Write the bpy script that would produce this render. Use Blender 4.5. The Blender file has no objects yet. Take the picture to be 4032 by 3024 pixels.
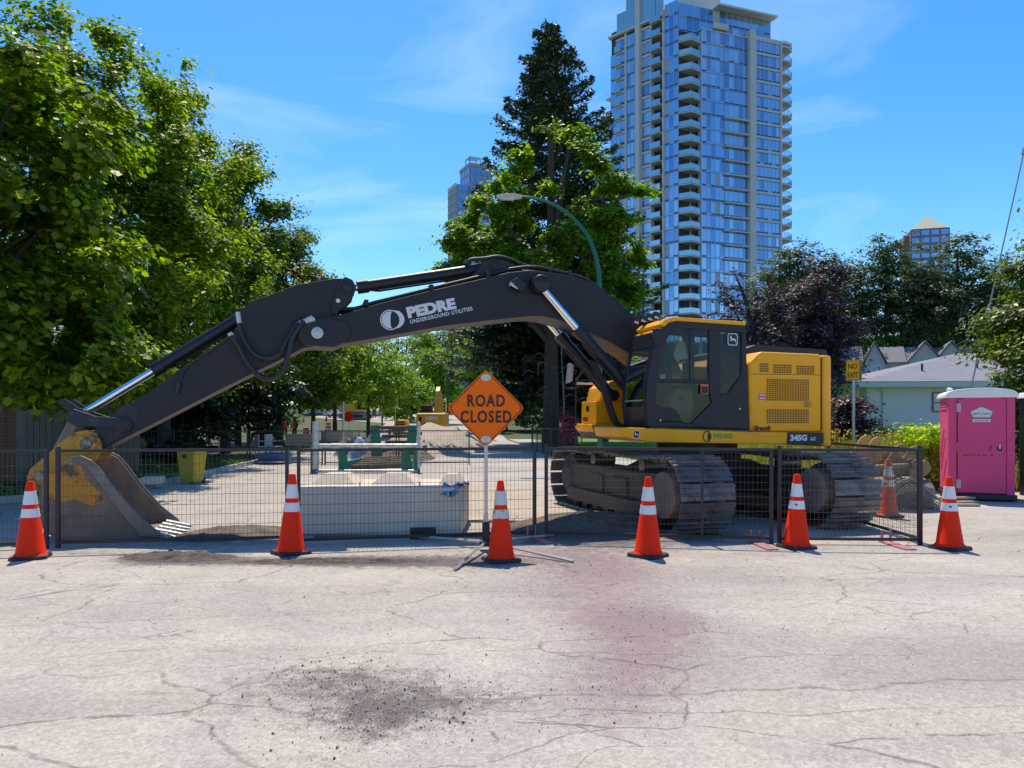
import bpy, math, random
import numpy as np
from mathutils import Vector, Matrix

S = bpy.context.scene
COL = S.collection
R = math.radians

# ------------------------------------------------------------------ camera, sky, sun, exposure
EYE = 1.55                      # eye height of the photographer
FOC, PX, PY = 3000.0, 2016.0, 1655.0
cam = bpy.data.cameras.new('camera')
cam.sensor_width = 36.0
cam.lens = 36.0 * FOC / 4032.0
cam.shift_y = (PY - 1512.0) / 4032.0
cam.clip_start, cam.clip_end = 0.1, 3000.0
cam_o = bpy.data.objects.new('camera', cam)
cam_o.location = (0, 0, EYE)
cam_o.rotation_euler = (R(90), 0, 0)
COL.objects.link(cam_o)
S.camera = cam_o

SUN_EL, SUN_LEFT = 62.0, 9.0     # the sun stands high ahead of the camera, a little to the left
W = bpy.data.worlds.new('World')
S.world = W
W.use_nodes = True
nt = W.node_tree
bg = nt.nodes['Background']
sky = nt.nodes.new('ShaderNodeTexSky')
sky.sky_type = 'NISHITA'
sky.sun_disc = False
sky.sun_elevation = R(SUN_EL)
sky.sun_rotation = R(-SUN_LEFT)
sky.altitude = 50
sky.air_density = 1.0
sky.dust_density = 0.3
sky.ozone_density = 5.0
# thin high cloud veils, the same kind all round the sky
tc = nt.nodes.new('ShaderNodeTexCoord')
mp = nt.nodes.new('ShaderNodeMapping')
mp.inputs['Scale'].default_value = (1.3, 1.3, 6.0)
mp.inputs['Rotation'].default_value = (R(12), R(10), R(20))
nz = nt.nodes.new('ShaderNodeTexNoise')
nz.inputs['Scale'].default_value = 1.7
nz.inputs['Detail'].default_value = 7
nz.inputs['Roughness'].default_value = 0.55
nz.inputs['Distortion'].default_value = 0.6
rp = nt.nodes.new('ShaderNodeValToRGB')
rp.color_ramp.elements[0].position = 0.54
rp.color_ramp.elements[0].color = (0, 0, 0, 1)
rp.color_ramp.elements[1].position = 0.85
rp.color_ramp.elements[1].color = (0.30, 0.30, 0.30, 1)
hs = nt.nodes.new('ShaderNodeHueSaturation')
hs.inputs['Saturation'].default_value = 1.31
mx = nt.nodes.new('ShaderNodeMix')
mx.data_type = 'RGBA'
mx.inputs['B'].default_value = (6.4, 7.0, 7.8, 1)
nt.links.new(tc.outputs['Generated'], mp.inputs['Vector'])
nt.links.new(mp.outputs['Vector'], nz.inputs['Vector'])
nt.links.new(nz.outputs['Fac'], rp.inputs['Fac'])
nt.links.new(rp.outputs['Color'], mx.inputs['Factor'])
nt.links.new(sky.outputs['Color'], hs.inputs['Color'])
nt.links.new(hs.outputs['Color'], mx.inputs['A'])
nt.links.new(mx.outputs['Result'], bg.inputs['Color'])
bg.inputs['Strength'].default_value = 0.135

sun = bpy.data.lights.new('sun', 'SUN')
sun.energy = 3.5
sun.angle = R(0.53)
sun.color = (1.0, 0.875, 0.69)
sun_o = bpy.data.objects.new('sun', sun)
sun_o.rotation_euler = (R(90 - SUN_EL), 0, R(180 + SUN_LEFT))
sun_o.location = (-10, 40, 60)
COL.objects.link(sun_o)

vs = S.view_settings
vs.view_transform = 'Standard'
vs.look = 'None'
vs.exposure = 0.57
vs.gamma = 1.0
vs.use_curve_mapping = False
S.cycles.max_bounces = 7
S.cycles.transparent_max_bounces = 12
S.cycles.use_denoising = True


def at(px, py, y):
    """World point at depth y (metres ahead) seen at photo position px, py (survey helper)."""
    return Vector(((px - PX) / FOC * y, y, EYE - (py - PY) / FOC * y))


# ------------------------------------------------------------------ material helpers
MATS = {}


def pm(name, col, rough=0.6, metal=0.0, var=0.12, scale=4.0, bump=0.0, bscale=60.0, col2=None, cut=None, spec=0.5,
       coat=0.0, detail=6.0, stretch=None):
    """Principled paint/stone/metal with noise-driven colour change, optional second colour (dirt, rust) and fine relief."""
    if name in MATS:
        return MATS[name]
    m = bpy.data.materials.new(name)
    m.use_nodes = True
    n, l = m.node_tree.nodes, m.node_tree.links
    b = n['Principled BSDF']
    b.inputs['Roughness'].default_value = rough
    b.inputs['Metallic'].default_value = metal
    b.inputs['Specular IOR Level'].default_value = spec
    b.inputs['Coat Weight'].default_value = coat
    t = n.new('ShaderNodeTexCoord')
    vec = t.outputs['Object']
    if stretch:
        mpn = n.new('ShaderNodeMapping')
        mpn.inputs['Scale'].default_value = stretch
        l.new(vec, mpn.inputs['Vector'])
        vec = mpn.outputs['Vector']
    z = n.new('ShaderNodeTexNoise')
    z.inputs['Scale'].default_value = scale
    z.inputs['Detail'].default_value = detail
    z.inputs['Roughness'].default_value = 0.62
    l.new(vec, z.inputs['Vector'])
    c = Vector(col)
    if col2 is None:
        a, d = c * (1 - var), c * (1 + var)
        lo, hi = 0.3, 0.7
    else:
        a, d = c, Vector(col2)
        lo, hi = cut or (0.5, 0.62)
    r = n.new('ShaderNodeValToRGB')
    r.color_ramp.elements[0].position, r.color_ramp.elements[1].position = lo, hi
    r.color_ramp.elements[0].color = (*a, 1)
    r.color_ramp.elements[1].color = (*[min(1, x) for x in d], 1)
    l.new(z.outputs['Fac'], r.inputs['Fac'])
    l.new(r.outputs['Color'], b.inputs['Base Color'])
    mr = n.new('ShaderNodeMapRange')
    mr.inputs['To Min'].default_value = max(0.02, rough - 0.1)
    mr.inputs['To Max'].default_value = min(1, rough + 0.12)
    l.new(z.outputs['Fac'], mr.inputs['Value'])
    l.new(mr.outputs['Result'], b.inputs['Roughness'])
    if bump > 0:
        z2 = n.new('ShaderNodeTexNoise')
        z2.inputs['Scale'].default_value = bscale
        z2.inputs['Detail'].default_value = 4
        l.new(vec, z2.inputs['Vector'])
        bp = n.new('ShaderNodeBump')
        bp.inputs['Strength'].default_value = bump
        bp.inputs['Distance'].default_value = 0.02
        l.new(z2.outputs['Fac'], bp.inputs['Height'])
        l.new(bp.outputs['Normal'], b.inputs['Normal'])
    MATS[name] = m
    return m


def glassm(name, tint, alpha=0.25, rough=0.03, ior=1.24):
    """Thin window glass: clear to look through and mirror-like at the surface."""
    if name in MATS:
        return MATS[name]
    m = bpy.data.materials.new(name)
    m.use_nodes = True
    n, l = m.node_tree.nodes, m.node_tree.links
    n.remove(n['Principled BSDF'])
    o = n['Material Output']
    tr = n.new('ShaderNodeBsdfTransparent')
    tr.inputs['Color'].default_value = (*tint, 1)
    gl = n.new('ShaderNodeBsdfGlossy')
    gl.inputs['Roughness'].default_value = rough
    gl.inputs['Color'].default_value = (0.9, 0.95, 1, 1)
    fr = n.new('ShaderNodeFresnel')
    fr.inputs['IOR'].default_value = ior
    mr = n.new('ShaderNodeMapRange')
    mr.inputs['To Min'].default_value = alpha * 0.4
    mr.inputs['To Max'].default_value = 1.0
    mix = n.new('ShaderNodeMixShader')
    l.new(fr.outputs['Fac'], mr.inputs['Value'])
    l.new(mr.outputs['Result'], mix.inputs['Fac'])
    l.new(tr.outputs['BSDF'], mix.inputs[1])
    l.new(gl.outputs['BSDF'], mix.inputs[2])
    l.new(mix.outputs['Shader'], o.inputs['Surface'])
    MATS[name] = m
    return m


def leafm(name, c1, c2, trans=0.4, rough=0.4, spec=0.5, warm=1.35):
    """Leaf: each leaf picks its own shade (attribute rnd), shiny top and light coming through."""
    if name in MATS:
        return MATS[name]
    m = bpy.data.materials.new(name)
    m.use_nodes = True
    n, l = m.node_tree.nodes, m.node_tree.links
    b = n['Principled BSDF']
    o = n['Material Output']
    a = n.new('ShaderNodeAttribute')
    a.attribute_name = 'rnd'
    r = n.new('ShaderNodeValToRGB')
    r.color_ramp.elements[0].color = (*c1, 1)
    r.color_ramp.elements[1].color = (*c2, 1)
    r.color_ramp.elements[0].position = 0.22
    l.new(a.outputs['Fac'], r.inputs['Fac'])
    l.new(r.outputs['Color'], b.inputs['Base Color'])
    b.inputs['Roughness'].default_value = rough
    b.inputs['Specular IOR Level'].default_value = spec
    t = n.new('ShaderNodeBsdfTranslucent')
    g = n.new('ShaderNodeMix')
    g.data_type = 'RGBA'
    g.blend_type = 'MULTIPLY'
    g.inputs['Factor'].default_value = 1.0
    g.inputs['B'].default_value = (1.7 * warm, 1.75 * warm, 0.45, 1)
    l.new(r.outputs['Color'], g.inputs['A'])
    l.new(g.outputs['Result'], t.inputs['Color'])
    mix = n.new('ShaderNodeMixShader')
    mix.inputs['Fac'].default_value = trans
    l.new(b.outputs['BSDF'], mix.inputs[1])
    l.new(t.outputs['BSDF'], mix.inputs[2])
    l.new(mix.outputs['Shader'], o.inputs['Surface'])
    MATS[name] = m
    return m


# ------------------------------------------------------------------ mesh helpers
class MB:
    """Collects shapes into ONE mesh."""

    def __init__(self):
        self.v, self.f, self.m = [], [], []

    def add(self, vs, fs, m=0):
        o = len(self.v)
        self.v.extend([tuple(p) for p in vs])
        self.f.extend([tuple(i + o for i in q) for q in fs])
        self.m.extend([m] * len(fs))
        return self

    def box(self, x0, x1, y0, y1, z0, z1, m=0, M=None):
        p = [(x0, y0, z0), (x1, y0, z0), (x1, y1, z0), (x0, y1, z0), (x0, y0, z1), (x1, y0, z1), (x1, y1, z1), (x0, y1, z1)]
        if M is not None:
            p = [M @ Vector(q) for q in p]
        return self.add(p, [(3, 2, 1, 0), (4, 5, 6, 7), (0, 1, 5, 4), (1, 2, 6, 5), (2, 3, 7, 6), (3, 0, 4, 7)], m)

    def prism(self, poly, c0, c1, axis='y', m=0, taper=None):
        """Extrude a polygon: axis y takes (x,z) points, axis z takes (x,y), axis x takes (y,z)."""
        n = len(poly)
        def P(a, b, c):
            return {'y': (a, c, b), 'z': (a, b, c), 'x': (c, a, b)}[axis]
        poly2 = taper or poly
        vs = [P(a, b, c0) for a, b in poly] + [P(a, b, c1) for a, b in poly2]
        fs = [tuple(range(n)), tuple(range(2 * n - 1, n - 1, -1))]
        fs += [(i, i + n, (i + 1) % n + n, (i + 1) % n) for i in range(n)]
        return self.add(vs, fs, m)

    def tube(self, pts, rad, seg=8, m=0, caps=True):
        pts = [Vector(p) for p in pts]
        n = len(pts)
        rad = rad if isinstance(rad, (list, tuple)) else [rad] * n
        ref = Vector((0, 0, 1))
        vs, fs = [], []
        prev = None
        for i, p in enumerate(pts):
            d = (pts[min(i + 1, n - 1)] - pts[max(i - 1, 0)])
            if d.length < 1e-9:
                d = Vector((0, 0, 1))
            d.normalize()
            if prev is None:
                a = d.cross(ref)
                if a.length < 0.1:
                    a = d.cross(Vector((1, 0, 0)))
            else:
                a = prev - d * prev.dot(d)
                if a.length < 1e-6:
                    a = d.cross(ref)
            a.normalize()
            prev = a
            b = d.cross(a)
            for k in range(seg):
                t = 2 * math.pi * k / seg
                vs.append(p + (a * math.cos(t) + b * math.sin(t)) * rad[i])
        for i in range(n - 1):
            for k in range(seg):
                k2 = (k + 1) % seg
                fs.append((i * seg + k, i * seg + k2, (i + 1) * seg + k2, (i + 1) * seg + k))
        if caps:
            fs.append(tuple(range(seg - 1, -1, -1)))
            fs.append(tuple((n - 1) * seg + k for k in range(seg)))
        return self.add(vs, fs, m)

    def lathe(self, prof, seg=24, c=(0, 0, 0), m=0, mats=None, axis='z'):
        vs, fs = [], []
        for r, z in prof:
            for k in range(seg):
                t = 2 * math.pi * k / seg
                p = (r * math.cos(t), r * math.sin(t), z)
                if axis == 'y':
                    p = (p[0], p[2], p[1])
                elif axis == 'x':
                    p = (p[2], p[0], p[1])
                vs.append((p[0] + c[0], p[1] + c[1], p[2] + c[2]))
        n = len(prof)
        o = len(self.v)
        self.v.extend(vs)
        for i in range(n - 1):
            for k in range(seg):
                k2 = (k + 1) % seg
                q = (i * seg + k, i * seg + k2, (i + 1) * seg + k2, (i + 1) * seg + k)
                self.f.append(tuple(j + o for j in q))
                self.m.append(mats[i] if mats else m)
        for q, mm in ((tuple(range(seg - 1, -1, -1)), mats[0] if mats else m), (tuple((n - 1) * seg + k for k in range(seg)), mats[-1] if mats else m)):
            self.f.append(tuple(j + o for j in q))
            self.m.append(mm)
        return self

    def build(self, name, mats, parent=None, smooth=None, bevel=0.0, bseg=2, loc=None, rot=None):
        me = bpy.data.meshes.new(name)
        me.from_pydata(self.v, [], self.f)
        mats = mats if isinstance(mats, (list, tuple)) else [mats]
        for x in mats:
            me.materials.append(x)
        if len(mats) > 1:
            me.polygons.foreach_set('material_index', self.m)
        me.validate()
        if smooth:
            me.shade_smooth()
            me.set_sharp_from_angle(angle=R(smooth))
        me.update()
        o = bpy.data.objects.new(name, me)
        COL.objects.link(o)
        if parent is not None:
            o.parent = parent
        if loc is not None:
            o.location = loc
        if rot is not None:
            o.rotation_euler = rot
        if bevel > 0:
            b = o.modifiers.new('bevel', 'BEVEL')
            b.width = bevel
            b.segments = bseg
            b.limit_method = 'ANGLE'
            b.angle_limit = R(40)
            b.harden_normals = False
        return o


def tag(o, label, cat, group=None):
    o['label'], o['category'] = label, cat
    if group:
        o['group'] = group
    return o


def thing(name, label, cat, loc=(0, 0, 0), rotz=0.0, group=None):
    o = bpy.data.objects.new(name, None)
    o.empty_display_size = 0.3
    COL.objects.link(o)
    o.location = loc
    o.rotation_euler = (0, 0, rotz)
    return tag(o, label, cat, group)


def struct(o):
    o['kind'] = 'structure'
    return o


def stuff(o):
    o['kind'] = 'stuff'
    return o


def copy_tree(o, parent=None):
    c = o.copy()
    COL.objects.link(c)
    c.parent = parent
    for ch in list(o.children):
        copy_tree(ch, c)
    return c


def text(name, s, size, mat, parent, M, bold=0.0, extrude=0.002, align='LEFT', shear=0.0, space=1.0, width=1.0):
    """Lettering as a flat mesh. M places it: x along the line of writing, y up, z out of the face."""
    cu = bpy.data.curves.new(name, 'FONT')
    cu.body = s
    cu.size = size
    cu.align_x = align
    cu.offset = bold
    cu.extrude = extrude
    cu.shear = shear
    cu.space_character = space
    cu.resolution_u = 3
    t = bpy.data.objects.new('tmp_text', cu)
    COL.objects.link(t)
    bpy.context.view_layer.update()
    me = bpy.data.meshes.new_from_object(t.evaluated_get(bpy.context.evaluated_depsgraph_get()))
    bpy.data.objects.remove(t)
    me.transform(M @ Matrix.Diagonal((width, 1, 1, 1)))
    me.materials.clear()
    me.materials.append(mat)
    o = bpy.data.objects.new(name, me)
    me.name = name
    COL.objects.link(o)
    o.parent = parent
    return o


def frame(o, x, y):
    """Matrix from an origin and the two directions of a face."""
    x, y = Vector(x).normalized(), Vector(y).normalized()
    z = x.cross(y)
    return Matrix(((x.x, y.x, z.x, o[0]), (x.y, y.y, z.y, o[1]), (x.z, y.z, z.z, o[2]), (0, 0, 0, 1)))


def fast_mesh(name, V, F, mat, parent=None, rnd=None, extra=None):
    """V (n,3), F (m,k) arrays -> mesh object, one value rnd per face."""
    me = bpy.data.meshes.new(name)
    V = np.asarray(V, dtype=np.float32)
    F = np.asarray(F, dtype=np.int32)
    m, k = F.shape
    me.vertices.add(len(V))
    me.vertices.foreach_set('co', V.ravel())
    me.loops.add(m * k)
    me.loops.foreach_set('vertex_index', F.ravel())
    me.polygons.add(m)
    me.polygons.foreach_set('loop_start', np.arange(0, m * k, k, dtype=np.int32))
    me.update(calc_edges=True)
    if rnd is not None:
        at_ = me.attributes.new('rnd', 'FLOAT', 'FACE')
        at_.data.foreach_set('value', np.asarray(rnd, dtype=np.float32))
    me.materials.append(mat)
    o = bpy.data.objects.new(name, me)
    COL.objects.link(o)
    if parent is not None:
        o.parent = parent
    return o


# ------------------------------------------------------------------ shared materials
YEL = pm('machine_yellow', (0.97, 0.415, 0.006), 0.42, scale=3.0, col2=(0.84, 0.35, 0.015), cut=(0.48, 0.85), spec=0.3, coat=0.08, detail=9)
BLK = pm('machine_black', (0.014, 0.015, 0.022), 0.42, var=0.2, scale=3.0, spec=0.45)
BOOM = pm('boom_dark', (0.023, 0.022, 0.028), 0.5, scale=2.4, col2=(0.040, 0.037, 0.038), cut=(0.42, 0.78), spec=0.3, bump=0.04, bscale=8)
GLS = glassm('cab_glass', (0.74, 0.79, 0.77), 0.02)
GLF = glassm('windscreen_glass', (0.66, 0.74, 0.74), 0.30, ior=1.5)
CHROME = pm('chrome', (0.82, 0.82, 0.84), 0.12, metal=1.0, var=0.03)
RUBBER = pm('rubber', (0.016, 0.015, 0.016), 0.75, var=0.2)
STEEL = pm('worn_steel', (0.27, 0.25, 0.24), 0.42, metal=0.75, var=0.3, scale=9, col2=(0.10, 0.072, 0.05), cut=(0.45, 0.7), bump=0.15)
TRACKM = pm('track_steel', (0.20, 0.19, 0.185), 0.40, metal=0.6, scale=5, col2=(0.075, 0.060, 0.050), cut=(0.46, 0.70), bump=0.2)
FENCEM = pm('fence_black', (0.018, 0.020, 0.026), 0.45, var=0.2)
WIREM = pm('fence_wire', (0.085, 0.075, 0.07), 0.28, metal=0.35, var=0.3, spec=0.8)
WHITE = pm('white_vinyl', (0.72, 0.72, 0.74), 0.5, var=0.04)
DARKM = pm('dark_interior', (0.012, 0.012, 0.013), 0.7, var=0.2)
GALV = pm('galvanised', (0.52, 0.54, 0.56), 0.42, metal=0.55, var=0.15, scale=8)
# ------------------------------------------------------------------ ground, roads, kerbs
def ground_mat():
    m = bpy.data.materials.new('old_asphalt')
    m.use_nodes = True
    n, l = m.node_tree.nodes, m.node_tree.links
    b = n['Principled BSDF']
    b.inputs['Roughness'].default_value = 0.88
    b.inputs['Specular IOR Level'].default_value = 0.25
    tc = n.new('ShaderNodeTexCoord')
    V = tc.outputs['Object']

    def noise(scale, detail=5, rough=0.6, vec=V, dist=0.0):
        z = n.new('ShaderNodeTexNoise')
        z.inputs['Scale'].default_value = scale
        z.inputs['Detail'].default_value = detail
        z.inputs['Roughness'].default_value = rough
        z.inputs['Distortion'].default_value = dist
        l.new(vec, z.inputs['Vector'])
        return z.outputs['Fac']

    def ramp(fac, p0, p1, c0=(0, 0, 0), c1=(1, 1, 1)):
        r = n.new('ShaderNodeValToRGB')
        r.color_ramp.elements[0].position, r.color_ramp.elements[1].position = p0, p1
        r.color_ramp.elements[0].color, r.color_ramp.elements[1].color = (*c0, 1), (*c1, 1)
        l.new(fac, r.inputs['Fac'])
        return r.outputs['Color']

    def mixc(fac, a, b_, mode='MIX'):
        x = n.new('ShaderNodeMix')
        x.data_type = 'RGBA'
        x.blend_type = mode
        if isinstance(fac, float):
            x.inputs['Factor'].default_value = fac
        else:
            l.new(fac, x.inputs['Factor'])
        for s, k in ((a, 'A'), (b_, 'B')):
            if isinstance(s, tuple):
                x.inputs[k].default_value = (*s, 1)
            else:
                l.new(s, x.inputs[k])
        return x.outputs['Result']

    def math_(op, a, b_=None):
        x = n.new('ShaderNodeMath')
        x.operation = op
        for i, s in enumerate((a, b_)):
            if s is None:
                continue
            if isinstance(s, (int, float)):
                x.inputs[i].default_value = s
            else:
                l.new(s, x.inputs[i])
        return x.outputs[0]

    big = noise(0.35, 5, 0.55)
    mid = noise(1.7, 6, 0.62)
    base = ramp(big, 0.30, 0.72, (0.480, 0.432, 0.374), (0.580, 0.534, 0.474))
    base = mixc(ramp(mid, 0.35, 0.75), base, mixc(0.5, base, (0.40, 0.365, 0.335)))
    lane = n.new('ShaderNodeMapping')
    lane.inputs['Scale'].default_value = (0.10, 0.75, 1)
    lane.inputs['Rotation'].default_value = (0, 0, R(5))
    l.new(V, lane.inputs['Vector'])
    base = mixc(1.0, base, ramp(noise(1.5, 4, 0.55, lane.outputs['Vector'], 0.6), 0.34, 0.68, (0.86, 0.855, 0.86), (1.05, 1.045, 1.03)), 'MULTIPLY')
    base = mixc(1.0, base, ramp(noise(0.8, 2, 0.4, V, 1.2), 0.46, 0.52, (0.94, 0.945, 0.955), (1.02, 1.015, 1.0)), 'MULTIPLY')
    # aggregate: light and dark stones a few millimetres across
    v1 = n.new('ShaderNodeTexVoronoi')
    v1.inputs['Scale'].default_value = 75
    l.new(V, v1.inputs['Vector'])
    sp = ramp(v1.outputs['Color'], 0.08, 0.95, (0.80, 0.80, 0.80), (1.13, 1.13, 1.13))
    v2 = n.new('ShaderNodeTexVoronoi')
    v2.inputs['Scale'].default_value = 34
    l.new(V, v2.inputs['Vector'])
    base = mixc(1.0, base, ramp(v2.outputs['Color'], 0.1, 0.9, (0.86, 0.855, 0.85), (1.07, 1.07, 1.07)), 'MULTIPLY')
    base = mixc(1.0, base, sp, 'MULTIPLY')
    g2 = noise(190, 2, 0.7)
    base = mixc(1.0, base, ramp(g2, 0.3, 0.7, (0.84, 0.83, 0.82), (1.12, 1.12, 1.12)), 'MULTIPLY')
    # bluish grey newer patch to the right
    sepx = n.new('ShaderNodeSeparateXYZ')
    l.new(V, sepx.inputs[0])
    # dark loose grit spread where trucks turned (own shapes on the ground)
    spots = [(-1.10, 4.62, 0.42, 0.26, 0.55), (-0.72, 3.98, 0.26, 0.34, 0.85), (-0.30, 4.22, 0.42, 0.24, 0.55), (-1.3, 4.25, 0.8, 0.55, 0.36), (-0.5, 4.4, 0.9, 0.5, 0.25),
             (-2.2, 8.35, 1.6, 0.24, 1.3), (-3.75, 8.58, 0.62, 0.36, 1.9), (-1.2, 8.4, 1.3, 0.30, 1.1), (-5.0, 8.85, 0.9, 0.2, 0.5), (1.3, 10.6, 1.7, 1.2, 1.3),
             (-0.3, 8.3, 1.5, 0.6, 0.45), (0.9, 9.4, 1.0, 1.0, 0.5), (-4.0, 10.2, 1.2, 0.8, 1.2), (3.4, 4.6, 0.9, 0.4, 0.12), (4.4, 6.6, 1.6, 0.3, 0.18)]
    acc = None
    warpn = noise(2.6, 5, 0.65)
    for x, y, rx, ry, k in spots:
        dx = math_('DIVIDE', math_('SUBTRACT', sepx.outputs[0], x), rx)
        dy = math_('DIVIDE', math_('SUBTRACT', sepx.outputs[1], y), ry)
        d2 = math_('ADD', math_('MULTIPLY', dx, dx), math_('MULTIPLY', dy, dy))
        g = math_('MULTIPLY', math_('POWER', 2.718, math_('MULTIPLY', d2, -1.0)), k)
        acc = g if acc is None else math_('ADD', acc, g)
    grit = noise(95, 3, 0.8)
    lump = noise(9, 5, 0.7)
    dens = math_('ADD', math_('MULTIPLY', math_('SUBTRACT', warpn, 0.5), 0.9), acc)
    dens = math_('MULTIPLY', dens, math_('MINIMUM', math_('MULTIPLY', acc, 3.0), 1.0))
    cover = ramp(math_('ADD', math_('ADD', math_('MULTIPLY', dens, 0.58), math_('MULTIPLY', math_('SUBTRACT', lump, 0.5), 1.5)), math_('MULTIPLY', math_('SUBTRACT', grit, 0.5), 2.3)), 0.40, 0.62)
    cover = math_('MULTIPLY', cover, math_('MINIMUM', math_('MULTIPLY', acc, 4.0), 1.0))
    base = mixc(cover, base, ramp(noise(60, 3), 0.35, 0.7, (0.070, 0.060, 0.057), (0.24, 0.205, 0.185)))
    soft = ramp(math_('ADD', dens, math_('MULTIPLY', math_('SUBTRACT', lump, 0.5), 2.0)), 0.25, 1.1, (0, 0, 0), (0.34, 0.34, 0.34))
    base = mixc(soft, base, (0.165, 0.140, 0.130))
    # reddish grit carried out by the trucks, right of the middle
    acc2 = None
    for x, y, rx, ry, k in ((1.02, 5.85, 0.60, 0.65, 1.15), (0.75, 4.75, 0.55, 0.65, 0.85), (0.95, 7.9, 0.8, 1.1, 1.05), (0.35, 6.6, 0.7, 0.9, 0.45), (0.45, 4.05, 0.45, 0.45, 0.5), (0.2, 8.9, 1.2, 0.6, 0.6)):
        dx = math_('DIVIDE', math_('SUBTRACT', sepx.outputs[0], x), rx)
        dy = math_('DIVIDE', math_('SUBTRACT', sepx.outputs[1], y), ry)
        g = math_('MULTIPLY', math_('POWER', 2.718, math_('MULTIPLY', math_('ADD', math_('MULTIPLY', dx, dx), math_('MULTIPLY', dy, dy)), -1.0)), k)
        acc2 = g if acc2 is None else math_('ADD', acc2, g)
    d2_ = math_('ADD', math_('MULTIPLY', acc2, 0.62), math_('MULTIPLY', math_('SUBTRACT', lump, 0.5), 0.8))
    red = ramp(math_('ADD', d2_, math_('MULTIPLY', math_('SUBTRACT', grit, 0.5), 2.0)), 0.36, 0.62)
    red = math_('MULTIPLY', red, math_('MINIMUM', math_('MULTIPLY', acc2, 3.0), 1.0))
    base = mixc(math_('MULTIPLY', red, 0.85), base, (0.20, 0.135, 0.138))
    base = mixc(ramp(d2_, 0.05, 0.75, (0, 0, 0), (0.48, 0.48, 0.48)), base, (0.325, 0.245, 0.248))
    # pale sand over the closed road behind the block
    sx = math_('DIVIDE', math_('SUBTRACT', sepx.outputs[0], -1.2), 3.6)
    sy = math_('DIVIDE', math_('SUBTRACT', sepx.outputs[1], 15.5), 5.0)
    sd = math_('POWER', 2.718, math_('MULTIPLY', math_('ADD', math_('MULTIPLY', sx, sx), math_('MULTIPLY', sy, sy)), -1.0))
    sand = ramp(math_('ADD', sd, math_('MULTIPLY', math_('SUBTRACT', mid, 0.5), 1.2)), 0.35, 0.95, (0, 0, 0), (0.75, 0.75, 0.75))
    base = mixc(sand, base, ramp(noise(6, 6), 0.3, 0.7, (0.43, 0.345, 0.23), (0.54, 0.45, 0.33)))

    # cracks: warped cell edges, present only in patches
    def cracks(scale, stretch, width, mask_scale, m0, m1, off=(0, 0, 0)):
        mpn = n.new('ShaderNodeMapping')
        mpn.inputs['Scale'].default_value = stretch
        mpn.inputs['Location'].default_value = off
        mpn.inputs['Rotation'].default_value = (0, 0, R(-4))
        l.new(V, mpn.inputs['Vector'])
        wn = n.new('ShaderNodeTexNoise')
        wn.inputs['Scale'].default_value = 1.6
        wn.inputs['Detail'].default_value = 6
        l.new(V, wn.inputs['Vector'])
        wv = n.new('ShaderNodeVectorMath')
        wv.operation = 'MULTIPLY_ADD'
        wv.inputs[1].default_value = (0.55, 0.55, 0)
        l.new(wn.outputs['Color'], wv.inputs[0])
        l.new(mpn.outputs['Vector'], wv.inputs[2])
        vo = n.new('ShaderNodeTexVoronoi')
        vo.feature = 'DISTANCE_TO_EDGE'
        vo.inputs['Scale'].default_value = scale
        l.new(wv.outputs[0], vo.inputs['Vector'])
        line = ramp(vo.outputs['Distance'], width * 0.25, width, (1, 1, 1), (0, 0, 0))
        mask = ramp(noise(mask_scale, 3, 0.5), m0, m1)
        brk = ramp(noise(5.0, 4), 0.36, 0.52)
        return math_('MULTIPLY', math_('MULTIPLY', line, mask), brk)
    c1 = cracks(0.62, (0.75, 1.5, 1), 0.008, 0.30, 0.37, 0.50)
    c2 = cracks(1.5, (0.6, 1.5, 1), 0.008, 0.42, 0.44, 0.56, (3.1, 7.7, 0))
    c3 = cracks(0.33, (0.16, 1.5, 1), 0.0035, 0.2, 0.42, 0.55, (9.1, 2.2, 0))
    ck = math_('MAXIMUM', math_('MAXIMUM', c1, c2), c3)
    base = mixc(math_('MULTIPLY', ck, 0.62), base, (0.085, 0.075, 0.068))
    l.new(base, b.inputs['Base Color'])
    hgt = math_('SUBTRACT', math_('ADD', math_('MULTIPLY', g2, 0.35), math_('MULTIPLY', v1.outputs['Distance'], 0.5)), math_('MULTIPLY', ck, 1.5))
    hgt = math_('ADD', hgt, math_('MULTIPLY', cover, 0.8))
    bp = n.new('ShaderNodeBump')
    bp.inputs['Strength'].default_value = 0.45
    bp.inputs['Distance'].default_value = 0.008
    l.new(hgt, bp.inputs['Height'])
    l.new(bp.outputs['Normal'], b.inputs['Normal'])
    return m


ASPH = ground_mat()
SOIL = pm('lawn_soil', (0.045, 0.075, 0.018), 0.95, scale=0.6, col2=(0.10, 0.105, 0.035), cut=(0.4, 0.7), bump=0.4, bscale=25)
LAWN = pm('mown_lawn', (0.10, 0.27, 0.012), 0.9, var=0.25, scale=3, bump=0.5, bscale=90)
CONC = pm('kerb_concrete', (0.42, 0.40, 0.365), 0.85, var=0.12, scale=3, bump=0.2)
DIRT = pm('loose_dirt', (0.16, 0.125, 0.09), 0.95, scale=5, col2=(0.075, 0.058, 0.045), cut=(0.4, 0.65), bump=0.6, bscale=30)
SOILD = pm('dark_soil', (0.085, 0.066, 0.056), 0.95, scale=14, col2=(0.17, 0.13, 0.105), cut=(0.45, 0.7), bump=0.8, bscale=45)
SANDM = pm('piled_sand', (0.42, 0.36, 0.285), 0.95, scale=2.5, col2=(0.31, 0.26, 0.20), cut=(0.4, 0.7), bump=0.4, bscale=25)


def gz(y):
    """The land climbs gently far down the closed road."""
    return 0.0 if y < 58 else 0.045 * (y - 58) if y < 150 else 4.14 + 0.02 * (y - 150)


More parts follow.
